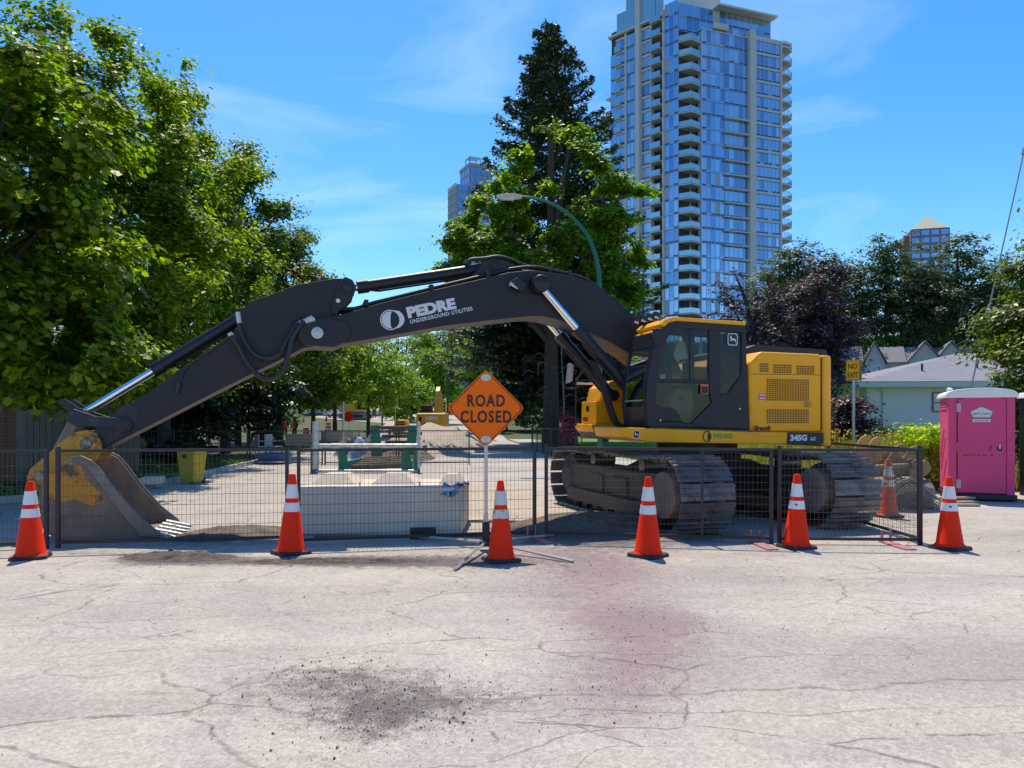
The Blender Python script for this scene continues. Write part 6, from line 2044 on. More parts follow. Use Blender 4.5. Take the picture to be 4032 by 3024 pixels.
for i, (px, y, zc, r, lab) in enumerate(((1450, 62, 5.6, 3.0, 'sunlit lime-green tree under the boom, beside the dark trunks'), (1560, 72, 3.9, 2.6, 'low sunlit lime-green tree behind the globe lamp'), (1730, 84, 5.2, 2.2, 'upright lime-green tree left of the orange sign'), (1690, 96, 7.6, 2.3, 'lime-green tree behind the dark cypresses'), (1900, 70, 6.2, 1.9, 'lime-green tree just above the orange sign'))):
    tree('lime_tree', lab, 'tree', ((px - PX) / FOC * y, y, gz(y)), zc * 0.45, [(0, 0, zc, r, r, r * 1.05), (r * 0.4, 0, zc * 0.75, r * 0.8, r * 0.8, r * 0.8), (-r * 0.35, 0, zc * 1.25, r * 0.7, r * 0.7, r * 0.8)],
         9000, 0.26, MLb, 41 + i, 0.16, 'leaf', 0.6, 6, 'bright trees down the road')
for i, (px, h) in enumerate(((1618, 6.4), (1662, 7.2))):
    y = 88
    tree('cypress', 'dark columnar cypress down the road, %s one' % ['shorter', 'taller'][i], 'tree', ((px - PX) / FOC * y, y, gz(y)), 1.0, [(0, 0, h * 0.35, 0.9, 0.9, h * 0.36), (0, 0, h * 0.68, 0.65, 0.65, h * 0.34)], 5000, 0.24, DRK, 51 + i, 0.14, 'leaf', 0.4, 3, 'dark cypresses down the road')
# wooded rise that closes the view down the road: trees one can tell apart
fx = [(1330, 118, 9, 5), (1500, 125, 8, 5.2), (1600, 120, 11, 4.5), (1690, 128, 11.5, 4.6), (1780, 118, 12, 4.4), (1870, 126, 12.2, 4.6), (1960, 116, 11, 4.5), (1420, 112, 10, 4.4), (2050, 122, 11, 5), (1180, 115, 10, 5.5), (1050, 108, 10, 5.5)]
wx = ['behind the left row of maples', 'behind the lime-green tree', 'grey-green one above the globe lamps', 'above the cypresses', 'above the distant digger', 'left above the orange sign', 'right above the orange sign', 'under the middle of the boom', 'behind the dark fir trunk', 'deep behind the street maples', 'deepest at the left']
for i, (px, y, zc, r) in enumerate(fx):
    tree('woodland_tree', 'hazy woodland tree on the rise, ' + wx[i], 'tree', ((px - PX) / FOC * y, y, gz(y)), 3, [(0, 0, zc * 0.62, r, r * 0.8, zc * 0.5), (r * 0.5, 0, zc * 0.95, r * 0.6, r * 0.6, r * 0.7), (-r * 0.5, 0, zc * 1.05, r * 0.55, r * 0.5, r * 0.6), (0, -1, 2.4, r * 1.1, r * 0.6, 2.2)],
         7500, 0.42, FGR, 61 + i, 0.25, 'quad', 1.0, 4, 'woodland on the rise')


def conifer(name, label, base, H, z0, rmax, seed, n_per=70, leaf=0.34, mat=NDL, r0=0.4, top_narrow=1.0):
    """Fir: whorls of drooping boughs with upturned tips, each carrying sprays of needles."""
    rng = np.random.default_rng(seed)
    t = thing(name, label, 'tree', base)
    mb = MB()
    mb.tube([(0, 0, -0.1), (0.05, 0, H * 0.3), (0, 0.05, H * 0.65), (0, 0, H)], [r0, r0 * 0.8, r0 * 0.42, 0.03], 10)
    P, N = [], []
    z = z0
    while z < H - 0.15:
        f = (z - z0) / (H - z0)
        L = rmax * (1 - f) ** 0.72 * (0.9 if f > 0.1 else 0.7 + 2 * f) + 0.25
        k = int(6 + 3 * (1 - f))
        for i in range(k):
            a = rng.uniform(0, 6.283)
            l_ = L * rng.uniform(0.62, 1.18)
            dz = -0.25 * l_ * (1 - f) + rng.normal() * 0.1
            m_ = max(6, int(n_per * l_ / rmax))
            u = rng.uniform(0.12, 1.0, m_) ** 0.75
            wdt = 0.20 * l_ * (1.05 - u) + 0.14
            side = rng.normal(size=m_) * wdt
            x = u * l_
            zz = z + dz * u + 0.30 * l_ * np.maximum(0, u - 0.55) ** 1.5 * 2 + rng.normal(size=m_) * 0.07 - np.abs(side) * 0.18
            P.append(np.c_[x * np.cos(a) - side * np.sin(a), x * np.sin(a) + side * np.cos(a), zz])
            q = rng.normal(size=(m_, 3)) * 0.45
            q[:, 2] += 1
            N.append(q)
            if i % 2 == 0:
                mb.tube([(0, 0, z), (0.5 * l_ * math.cos(a), 0.5 * l_ * math.sin(a), z + dz * 0.5), (0.95 * l_ * math.cos(a), 0.95 * l_ * math.sin(a), z + dz * 0.95 + 0.1 * l_)], [0.05, 0.03, 0.01], 4, caps=False)
        z += 0.33 + 0.25 * (1 - f)
    mb.build('trunk', BARK, t, smooth=60)
    scatter('crown', t, mat, np.concatenate(P), np.concatenate(N), leaf, rng, 'quad', 0.45)
    return t


conifer('fir_tree', 'tall dark fir with a pointed top in the middle of the view', (2.3, 46, 0), 25.4, 4.2, 8.0, 71, 1000, 0.21)
conifer('fir_tree', 'slim hemlock leaning behind the fir, towards the tower', (6.3, 52, 0), 18.5, 5.0, 4.2, 72, 260, 0.22, r0=0.3)


def pb(px, py, y, r, base, ry=None, rz=None):
    q = at(px, py, y)
    return (q.x - base[0], q.y - base[1], q.z, r, ry or r, rz or r)


b0 = (2.0, 39.0)
tree('broadleaf_maple', 'big maple with light green leaf clumps in front of the fir', 'tree', (*b0, 0), 6.5,
     [pb(1770, 960, 39, 0.92, b0, rz=0.57), pb(1850, 900, 39, 0.98, b0, rz=0.69), pb(1920, 830, 39, 0.85, b0, rz=0.63), pb(1960, 720, 38.5, 0.73, b0, rz=0.69), pb(2020, 800, 38.5, 0.85, b0, rz=0.80), pb(1900, 960, 38, 1.34, b0, rz=0.92), pb(2000, 900, 38, 1.10, b0, rz=0.80),
      pb(2070, 640, 39, 0.61, b0, rz=0.92), pb(2060, 760, 38.5, 0.73, b0, rz=0.69), pb(2180, 500, 39, 0.67, b0, rz=0.40), pb(2260, 530, 39, 0.73, b0, rz=0.46), pb(2130, 760, 38.5, 0.43, b0, rz=0.34), pb(2300, 580, 38.5, 0.61, b0, rz=0.40), pb(2360, 660, 38.5, 0.85, b0, rz=0.69),
      pb(2420, 730, 38.3, 0.98, b0, rz=0.52), pb(2490, 760, 38.3, 0.73, b0, rz=0.40), pb(2400, 870, 38, 1.10, b0, rz=0.80), pb(2440, 980, 38, 1.10, b0, rz=0.57), pb(2500, 1030, 38, 0.73, b0, rz=0.46), pb(2350, 1000, 38, 1.34, b0, rz=1.03),
      pb(2450, 1100, 37.8, 0.98, b0, rz=0.57), pb(1790, 1070, 38.5, 1.10, b0, rz=0.63), pb(1880, 1110, 38, 1.10, b0, rz=0.69), pb(1990, 1040, 37.5, 1.10, b0, rz=0.69), pb(2080, 1000, 37.5, 0.98, b0, rz=0.57), pb(2040, 1120, 37.5, 1.22, b0, rz=0.80), pb(2160, 1110, 37.5, 1.22, b0, rz=0.92),
      pb(2240, 960, 38, 1.10, b0, rz=0.92), pb(2300, 860, 38.5, 0.85, b0, rz=0.80), pb(2430, 1190, 38, 1.10, b0, rz=0.80), pb(2330, 1150, 38, 1.46, b0, rz=1.38), pb(1940, 1180, 38, 1.22, b0, rz=1.15)],
     56000, 0.22, BLM, 81, 0.42, 'leaf', 0.5, 26, None, (0.2, 1.05), carve=1.8)
b1 = (3.2, 43.0)
tree('holly_tree', 'deep shaded evergreen under the big maple, with dead twigs', 'tree', (*b1, 0), 2.0,
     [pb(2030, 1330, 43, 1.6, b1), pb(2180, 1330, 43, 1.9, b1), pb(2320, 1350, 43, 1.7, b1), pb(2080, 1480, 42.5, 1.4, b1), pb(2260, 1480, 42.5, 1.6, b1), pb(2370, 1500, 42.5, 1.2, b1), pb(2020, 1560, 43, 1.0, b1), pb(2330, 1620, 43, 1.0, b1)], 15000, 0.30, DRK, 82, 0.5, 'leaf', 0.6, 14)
tw = thing('dead_branch', 'bare dead twigs hanging before the dark evergreen', 'branch', (at(2140, 1440, 39).x, 39, 0))
rg = np.random.default_rng(4)
mb = MB()
for i in range(26):
    a = Vector((rg.uniform(-0.6, 2.4), rg.uniform(-0.4, 0.4), rg.uniform(2.6, 5.2)))
    d = Vector((rg.normal(), rg.normal() * 0.3, rg.normal() * 0.5)).normalized() * rg.uniform(0.4, 1.1)
    mb.tube(smooth_path([a, a + d * 0.5 + Vector((0, 0, 0.12)), a + d - Vector((0, 0, 0.2))], 4), [0.02 - 0.0018 * k for k in range(9)], 4, caps=False)
mb.tube([(1.0, 0.2, 0), (1.05, 0.1, 2.5), (0.9, 0, 5.4)], [0.06, 0.05, 0.02], 6)
mb.build('branches', pm('dead_twig', (0.24, 0.22, 0.20), 0.9), tw)
# purple-leaved plums behind the excavator
b2 = (12.6, 31.0)
tree('purple_tree', 'dark purple plum tree behind the engine cover', 'tree', (*b2, 0), 2.2,
     [pb(3230, 1190, 31, 1.4, b2), pb(3190, 1330, 31, 1.6, b2), pb(3290, 1320, 31, 1.0, b2), pb(3110, 1240, 31, 1.1, b2), pb(3310, 1440, 31, 0.8, b2), pb(3220, 1470, 31, 1.4, b2), pb(3240, 1070, 31.2, 0.7, b2), pb(3150, 1440, 30.5, 1.4, b2)], 24000, 0.12, PUR, 91, 0.2, 'leaf', 0.5, 12)
b3 = (9.3, 29.0)
tree('purple_tree', 'thin purple plum tree with upright shoots before the tower', 'tree', (*b3, 0), 2.2,
     [pb(2960, 1300, 29, 1.3, b3), pb(2860, 1330, 29, 0.9, b3), pb(3060, 1290, 29, 1.0, b3), pb(2850, 1180, 29, 0.22, b3, rz=0.9), pb(2900, 1150, 29, 0.25, b3, rz=1.2), pb(2985, 1180, 29, 0.22, b3, rz=1.0), pb(3060, 1150, 29, 0.35, b3, rz=0.9), pb(2790, 1250, 29, 0.3, b3, rz=0.5), pb(3000, 1420, 29, 1.6, b3)], 11000, 0.12, PUR, 92, 0.16, 'leaf', 0.32, 14)
b4 = (14.9, 27.0)
tree('purple_bush', 'low red-purple bush between the engine cover and the house deck', 'bush', (11.9, 27, 0), 0.6, [(0, 0, 1.0, 0.9, 0.8, 1.0), (0.2, 0, 1.9, 0.6, 0.6, 0.7), (-0.9, 0, 1.2, 0.8, 0.7, 0.9)], 5000, 0.13, leafm('red_purple_leaf', (0.05, 0.012, 0.018), (0.14, 0.04, 0.05), 0.25, 0.4), 93, 0.06, 'leaf', 0.4, 5)
# cottonwoods behind the houses
cw_ = [(3110, 78, 19.5, 4.2, 'right beside the tower balconies'), (3290, 82, 19.0, 4.4, 'behind the purple plum'), (3490, 80, 21.0, 5.0, 'broad one below the pyramid roof'), (3770, 78, 20.5, 5.2, 'broad one at the guy wire'), (3960, 82, 17.0, 4.4, 'lower one beside the cedar'), (3630, 88, 19.0, 4.2, 'between the two broad ones')]
for i, (px, y, h, r, lab) in enumerate(cw_):
    tree('cottonwood_tree', 'grey-green cottonwood, ' + lab, 'tree', ((px - PX) / FOC * y, y, 0), 4, [(0, 0, h * 0.5, r, r, h * 0.35), (r * 0.35, 0, h * 0.78, r * 0.7, r * 0.7, h * 0.2), (-r * 0.45, 0, h * 0.72, r * 0.65, r * 0.6, h * 0.2), (0.2, 0, h * 0.93, r * 0.4, r * 0.4, h * 0.1), (r * 0.75, 0, h * 0.55, r * 0.55, r * 0.5, h * 0.22)],
         24000, 0.36, GRY_, 101 + i, 0.35, 'quad', 0.8, 8, 'cottonwoods behind the houses', (0.35, 1.05))
for i, (px, y, h, r, lab) in enumerate(((3460, 64, 9.8, 2.0, 'first'), (3570, 66, 9.9, 2.2, 'middle'), (3680, 65, 9.7, 2.1, 'last'), (3400, 60, 7.6, 1.4, 'smallest, at the mansard roof'))):
    tree('olive_tree', 'yellow-green tree above the townhouses, %s from the purple plum' % lab, 'tree', ((px - PX) / FOC * (y + 12), y + 12, 0), 3, [(0, 0, h * 0.75, r, r, h * 0.28), (r * 0.5, 0, h * 0.9, r * 0.6, r * 0.6, h * 0.14), (-r * 0.5, 0, h * 0.85, r * 0.6, r * 0.6, h * 0.16)], 7000, 0.24, OLV, 111 + i, 0.15, 'leaf', 0.6, 4, 'yellow-green trees above the townhouses')
tree('yard_tree', 'bright green small tree behind the house deck', 'tree', (17.2, 44, 0), 1.0, [(0, 0, 2.2, 1.6, 1.2, 1.1), (1.2, 0, 2.6, 1.2, 1, 0.9)], 4000, 0.2, MLb, 117, 0.1, 'leaf', 0.5, 4)
# cedar and laurel at the right edge
tree('cedar_tree', 'yellow-green cedar rising at the right edge', 'tree', (13.0, 18.2, 0), 1.0,
     [(0.2, 0, 5.6, 0.65, 0.8, 1.0), (-0.1, 0, 4.6, 0.9, 1.0, 1.0), (0.35, 0, 6.6, 0.35, 0.4, 0.8), (-0.1, 0, 3.6, 1.5, 1.3, 1.0), (0.3, 0, 2.2, 1.5, 1.3, 1.2), (0.3, 0, 1.0, 1.4, 1.3, 1.0)], 42000, 0.14, CDR, 121, 0.25, 'quad', 0.5, 10, None, (0.45, 1.05))
tree('laurel_bush', 'glossy olive laurel spilling over behind the toilet roof', 'bush', (12.0, 17.6, 0), 0.8, [(0, 0, 2.6, 0.85, 0.8, 0.75), (0.35, 0, 1.7, 1.0, 0.9, 0.9), (-0.45, 0, 3.1, 0.45, 0.4, 0.4), (0.3, 0, 0.8, 1.1, 0.9, 0.8)], 13000, 0.11, OLV, 122, 0.1, 'leaf', 0.34, 8, None, (0.6, 1.05))
tree('bright_shrub', 'bright yellow-green shrub left of the pink toilet', 'bush', (9.35, 17.0, 0), 0.4, [(0, 0, 0.8, 0.55, 0.5, 0.55), (0.15, 0, 1.25, 0.35, 0.35, 0.4), (-0.25, 0, 1.0, 0.4, 0.4, 0.4), (0.1, 0, 0.4, 0.6, 0.5, 0.4)], 4500, 0.10, leafm('shrub_lime', (0.26, 0.38, 0.008), (0.48, 0.56, 0.02), 0.5, 0.5, spec=0.3, warm=1.3), 123, 0.04, 'leaf', 0.24, 6, None, (0.5, 1.05))
for i, (px, lab) in enumerate(((3450, 'beside the no exit pole'), (3530, 'under the downpipe'), (3600, 'under the house window'), (3665, 'touching the yellow-green shrub'))):
    y = 27
    tree('bramble', 'pale green bramble along the house wall, ' + lab, 'bush', ((px - PX) / FOC * y, y, 0), 0.3, [(0, 0, 0.7, 0.6, 0.5, 0.6), (0.45, 0, 1.15, 0.25, 0.3, 0.35), (-0.35, 0, 1.0, 0.25, 0.3, 0.4)], 1700, 0.10, leafm('bramble_leaf', (0.10, 0.20, 0.02), (0.26, 0.38, 0.06), 0.42, 0.45), 131 + i, 0.03, 'leaf', 0.28, 4, 'brambles along the house wall', (0.4, 1.05))
# red flowering bush by the lawn
for i, (px, py, y) in enumerate(((2195, 1640, 40), (2238, 1668, 38))):
    b = at(px, py, y)
    tree('flowering_bush', 'pink-red flowering bush beside the dark trunk, %s' % ['upper one', 'lower one'][i], 'bush', (b.x, y, 0), 0.4, [(0, 0, b.z, 0.5, 0.4, 0.42), (0, 0, b.z * 0.45, 0.55, 0.4, 0.5)], 1800, 0.13, leafm('pink_flower', (0.40, 0.05, 0.08), (0.62, 0.14, 0.18), 0.3, 0.6), 141 + i, 0.04, 'leaf', 0.25, 4, 'flowering bushes by the lawn')
# dark hedge and shrubs in the shade under the left maples
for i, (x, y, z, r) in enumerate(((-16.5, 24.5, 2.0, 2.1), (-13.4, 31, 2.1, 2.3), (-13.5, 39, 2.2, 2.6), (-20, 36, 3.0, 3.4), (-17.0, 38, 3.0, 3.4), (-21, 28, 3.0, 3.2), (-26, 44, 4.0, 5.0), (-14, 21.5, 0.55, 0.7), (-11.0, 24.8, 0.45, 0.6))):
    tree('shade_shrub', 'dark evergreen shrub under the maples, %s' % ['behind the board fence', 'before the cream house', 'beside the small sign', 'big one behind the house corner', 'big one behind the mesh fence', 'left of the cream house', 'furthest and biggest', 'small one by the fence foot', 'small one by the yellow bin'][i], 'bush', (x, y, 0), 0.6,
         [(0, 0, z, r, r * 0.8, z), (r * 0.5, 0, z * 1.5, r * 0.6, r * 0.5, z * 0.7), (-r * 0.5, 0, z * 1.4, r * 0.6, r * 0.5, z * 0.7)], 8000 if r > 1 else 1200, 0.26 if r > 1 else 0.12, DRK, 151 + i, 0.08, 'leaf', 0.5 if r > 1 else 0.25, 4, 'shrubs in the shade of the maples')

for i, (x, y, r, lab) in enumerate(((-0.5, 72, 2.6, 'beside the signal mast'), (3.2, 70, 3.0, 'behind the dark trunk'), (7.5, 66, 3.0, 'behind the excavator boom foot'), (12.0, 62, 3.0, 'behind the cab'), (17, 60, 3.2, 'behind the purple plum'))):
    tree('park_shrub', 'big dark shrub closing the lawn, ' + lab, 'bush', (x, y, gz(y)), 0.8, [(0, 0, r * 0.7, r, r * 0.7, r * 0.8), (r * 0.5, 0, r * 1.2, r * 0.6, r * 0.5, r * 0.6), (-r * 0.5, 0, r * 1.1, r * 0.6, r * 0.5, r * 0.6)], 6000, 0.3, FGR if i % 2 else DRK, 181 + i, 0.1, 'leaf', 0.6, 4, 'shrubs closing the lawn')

# tall dry grass with yellow flowers on the empty lot
rng = np.random.default_rng(77)
n = 110000
X = rng.uniform(5.6, 15.5, n)
Y = rng.uniform(16.6, 30, n)
ok = (X > 4.9 + (22 - Y) * 0.25) & (X / Y > 0.30)
X, Y = X[ok], Y[ok]
n = len(X)
Hh = rng.uniform(0.55, 1.35, n) * (0.75 + 0.25 * np.sin(X * 1.3) * np.cos(Y * 0.9))
ang = rng.uniform(0, 6.28, n)
wd = rng.uniform(0.006, 0.018, n)
bx_, by_ = np.cos(ang) * wd, np.sin(ang) * wd
lx, ly = rng.normal(0, 0.16, n) * Hh, rng.normal(0, 0.16, n) * Hh
V = np.stack([np.stack([X - bx_, Y - by_, np.zeros(n) - 0.02], 1), np.stack([X + bx_, Y + by_, np.zeros(n) - 0.02], 1), np.stack([X + lx * .5 + bx_ * .7, Y + ly * .5 + by_ * .7, Hh * .6], 1), np.stack([X + lx, Y + ly, Hh], 1), np.stack([X + lx * .5 - bx_ * .7, Y + ly * .5 - by_ * .7, Hh * .6], 1)], 1)
F = (np.arange(n) * 5)[:, None] + np.array([[0, 1, 2, 3, 4]])
GRS = leafm('dry_grass', (0.26, 0.22, 0.07), (0.50, 0.40, 0.15), 0.40, 0.6, warm=0.9)
GRS2 = leafm('green_grass', (0.10, 0.17, 0.02), (0.24, 0.30, 0.05), 0.35, 0.6)
rr = rng.uniform(0, 1, n)
cut = rng.uniform(0, 1, n) < 0.62
stuff(tag(fast_mesh('dry_grass', V.reshape(-1, 3), F[cut], GRS, rnd=rr[cut]), 'tall straw-coloured grass on the empty lot before the blue house', 'grass'))
stuff(tag(fast_mesh('green_grass', V.reshape(-1, 3), F[~cut], GRS2, rnd=rr[~cut]), 'fresh green blades among the dry grass on the empty lot', 'grass'))
k = 700
P = np.c_[rng.uniform(7, 13.5, k), rng.uniform(20, 28, k), rng.uniform(0.6, 1.25, k)]
P = P[P[:, 0] / P[:, 1] > 0.31]
stuff(tag(scatter('flowers', None, leafm('yellow_petal', (0.65, 0.40, 0.01), (0.8, 0.6, 0.03), 0.3, 0.6), P, rng.normal(size=(len(P), 3)) * 0.4 + np.array([0, -0.6, 0.8]), 0.09, rng, 'quad'), 'small yellow wild flowers scattered over the dry grass', 'flowers'))
# leaf litter and short grass on the left verge
n = 9000
P = np.c_[rng.uniform(-17, -8.6, n), rng.uniform(14.5, 27, n), rng.uniform(0.10, 0.17, n)]
P = P[P[:, 0] < -8.4 - (P[:, 1] - 17) * 0.09]
stuff(tag(scatter('verge_grass', None, leafm('verge_blade', (0.04, 0.085, 0.012), (0.12, 0.19, 0.03), 0.3, 0.6), P, rng.normal(size=(len(P), 3)) + np.array([0, -0.5, 0.6]), 0.11, rng, 'quad'), 'short grass of the shaded verge under the maples', 'grass'))
# ------------------------------------------------------------------ yellow bin, chairs and small signs on the left verge
bn = thing('grit_bin', 'mustard yellow waste bin on the road edge in tree shade', 'waste bin', (-7.82, 18.6, 0), R(-14))
bn.scale = (0.84, 0.84, 0.94)
BY = pm('bin_mustard', (0.40, 0.31, 0.012), 0.5, var=0.06)
MB().prism([(-0.22, -0.22), (0.22, -0.22), (0.22, 0.24), (-0.22, 0.24)], 0.06, 0.86, 'z', taper=[(-0.29, -0.28), (0.29, -0.28), (0.29, 0.32), (-0.29, 0.32)]).build('tub', BY, bn, bevel=0.02)
MB().box(-0.31, 0.31, -0.31, 0.34, 0.86, 0.91).build('lid', BY, bn, bevel=0.012)
MB().box(-0.12, 0.04, -0.285, -0.272, 0.68, 0.77).build('label', BLK, bn)
for s in (-1, 1):
    MB().lathe([(0.04, -0.02), (0.09, -0.018), (0.09, 0.018), (0.04, 0.02)], 14, (s * 0.2, 0.26, 0.09), axis='x').build('wheel', RUBBER, bn)
CHW = pm('chair_white', (0.42, 0.42, 0.42), 0.5)
for i, (px, rz, lab) in enumerate(((1035, 2.2, 'white plastic chair in the shade behind the yellow bin, left one'), (1078, 1.3, 'white plastic chair in the shade, right one beside the trunk'))):
    y = 30
    t = thing('garden_chair', lab, 'chair', ((px - PX) / FOC * y, y, 0.1), rz, 'white chairs in the shade')
    MB().box(-0.25, 0.25, -0.25, 0.25, 0.40, 0.44).build('seat', CHW, t)
    MB().box(-0.25, 0.25, 0.22, 0.26, 0.44, 0.9).build('backrest', CHW, t)
    for sx in (-1, 1):
        for sy in (-1, 1):
            MB().box(sx * 0.22 - 0.02, sx * 0.22 + 0.02, sy * 0.22 - 0.02, sy * 0.22 + 0.02, 0, 0.4).build('leg', CHW, t)
        MB().box(sx * 0.25 - 0.02, sx * 0.25 + 0.02, -0.25, 0.25, 0.62, 0.65).build('armrest', CHW, t)
pi = thing('paddling_pool', 'blue plastic tub on the ground under the white chairs', 'tub', (at(1070, 1780, 27).x, 27.3, 0.1))
MB().lathe([(0.5, 0), (0.62, 0.28), (0.66, 0.28), (0.54, 0)], 20).build('tub', pm('tub_blue', (0.03, 0.09, 0.32), 0.5), pi, smooth=40)
ss = thing('street_sign', 'small white notice on a thin pole in the dark under the maples', 'road sign', (at(862, 1600, 33).x, 33, 0))
MB().tube([(0, 0, 0), (0, 0, 2.4)], 0.025, 8).build('pole', GALV, ss)
MB().box(-0.13, 0.13, -0.035, -0.028, 1.95, 2.35).build('panel', WHITE, ss)
for i in range(3):
    MB().box(-0.09, 0.09, -0.0362, -0.0351, 2.05 + 0.08 * i, 2.08 + 0.08 * i).build('print', SIGNB, ss)
ps = thing('survey_post', 'steel post standing behind the shoring at the street trees', 'post', (at(1352, 1700, 34).x, 34, 0))
MB().tube([(0, 0, 0), (0, 0, 2.3)], 0.05, 8).build('pole', GALV, ps)

# concrete blocks, bags and rubble along the left of the trench
for i, (px, py, y, w, h) in enumerate(((600, 1935, 17.4, 0.42, 0.16), (1190, 1700, 48, 2.0, 0.7), (1330, 1690, 52, 2.2, 0.8), (1340, 1720, 40, 0.9, 0.35))):
    q = at(px, py, y)
    t = MB().box(-w / 2, w / 2, -0.3, 0.3, 0, h).build('concrete_block', LOCK, None, bevel=0.02, loc=(q.x, y, 0.1 if i == 0 else 0.0), rot=(0, 0, 0.2))
    tag(t, 'pale concrete block, ' + ['small one on the kerb left of the yellow bin', 'long one by the orange barrel', 'long one between the street trees', 'short one by the tool heap'][i], 'concrete block', 'loose concrete blocks')
for i, (px, py, y, c) in enumerate(((1385, 1715, 31, (0.015, 0.09, 0.07)), (1415, 1712, 30.5, (0.30, 0.38, 0.50)), (1450, 1705, 32, (0.10, 0.10, 0.11)), (1365, 1700, 33, (0.22, 0.22, 0.22)))):
    q = at(px, py, y)
    o = mound('sack', (q.x, y, 0), 0.55, 0.5, 0.85, pm('sack_%d' % i, c, 0.8, var=0.3, scale=6), 60 + i, n=12, rough=0.35)
    tag(o, '%s sack of material beside the shoring' % ['dark green', 'pale blue', 'black', 'grey'][i], 'sack', 'sacks beside the shoring')

# barrels, far cones
for i, (px, y) in enumerate(((1205, 58), (1292, 66))):
    t = thing('traffic_barrel', 'orange and white striped barrel, %s' % ['near the left trunks', 'farther right between trunks'][i], 'barrel', ((px - PX) / FOC * y, y, gz(y)), 0, 'striped barrels')
    MB().lathe([(0.30, 0), (0.30, 0.08), (0.26, 0.1), (0.22, 1.0), (0.1, 1.02)], 16).build('body', CONE_OLD, t, smooth=40)
    for z in (0.35, 0.68):
        MB().lathe([(0.253, z), (0.253, z + 0.14)], 16).build('stripe', WHITE, t)
for i, (px, y) in enumerate(((1402, 50), (1413, 56), (1285, 90), (1562, 74), (1195, 88), (1534, 62))):
    cone(((px - PX) / FOC * y, y, gz(y)), 0.86, 0.2, 'far traffic cone down the closed road, %s' % ['left of a pair', 'right of a pair', 'by the parked cars', 'below the globe lamp', 'beside the hedge', 'near the sand heap'][i], 'far cones down the road', faded=(i < 2))

# globe lamps, signs and signals down the road
GLB = pm('globe_white', (0.72, 0.72, 0.70), 0.35)
for i, (px, pz, y) in enumerate(((1505, 1550, 74), (1642, 1555, 80))):
    t = thing('globe_lamp', 'lamp post with a white globe, %s' % ['left one by the lime tree', 'right one by the cypress'][i], 'street lamp', ((px - PX) / FOC * y, y, gz(y)), 0, 'globe lamps down the road')
    zt = at(px, pz, y).z - gz(y)
    MB().tube([(0, 0, 0), (0, 0, zt - 0.2)], 0.07, 8).build('pole', BLK, t)
    MB().lathe([(0.05, -0.22), (0.18, -0.14), (0.24, 0.0), (0.18, 0.16), (0.06, 0.23)], 14, (0, 0, zt)).build('globe', GLB, t, smooth=60)
for i, (px, py, y) in enumerate(((1560, 1590, 66), (1505, 1572, 70))):
    q = at(px, py, y)
    t = thing('street_sign', 'small pale parking sign on a post, %s' % ['right one', 'left one on the lamp'][i], 'road sign', (q.x, y - 0.4, gz(y)), 0, 'small signs down the road')
    MB().tube([(0, 0, 0), (0, 0, q.z - gz(y) + 0.5)], 0.04, 6).build('pole', GALV, t)
    MB().box(-0.22, 0.22, -0.06, -0.05, q.z - gz(y) - 0.4, q.z - gz(y) + 0.5).build('panel', WHITE, t)
    MB().box(-0.12, 0.12, -0.065, -0.061, q.z - gz(y) - 0.05, q.z - gz(y) + 0.25).build('print', GREENP, t)
SIGY = pm('signal_yellow', (0.75, 0.40, 0.01), 0.5)
sgp = thing('traffic_signal', 'green signal mast with yellow signal heads left of the orange sign', 'traffic signal', (at(1763, 1600, 66).x, 66, gz(66)))
MB().tube([(0, 0, 0), (0, 0, 5.6)], 0.09, 8).build('mast', LGRN, sgp)
MB().tube([(0, 0, 5.4), (0.9, 0, 5.75)], 0.05, 8).build('arm', LGRN, sgp)
for i, (dx, z) in enumerate(((0.52, 4.6), (-0.28, 1.9), (0.2, 1.7))):
    h_ = MB().box(dx - 0.14, dx + 0.14, -0.2, 0.05, z, z + 0.95).build('signal_head', SIGY, sgp, bevel=0.03)
    for k in range(3):
        MB().lathe([(0.03, -0.02), (0.09, -0.015), (0.09, 0.0)], 10, (dx, -0.2, z + 0.17 + 0.3 * k), axis='y').build('lens', DARKM, h_)
cl = thing('street_lamp', 'grey cobra-head lamp on a thin arm behind the orange sign', 'street lamp', (at(1935, 1600, 60).x, 60, gz(60)))
MB().tube(smooth_path([(0, 0, 0), (0, 0, 5), (-0.1, 0, 6.2), (-0.7, 0, 7.1), (-1.6, 0, 7.3)], 5), [0.09 - 0.002 * k for k in range(21)], 8).build('pole', GALV, cl, smooth=60)
MB().box(-2.2, -1.5, -0.1, 0.1, 7.25, 7.38).build('lamp_head', GLB, cl, bevel=0.03)


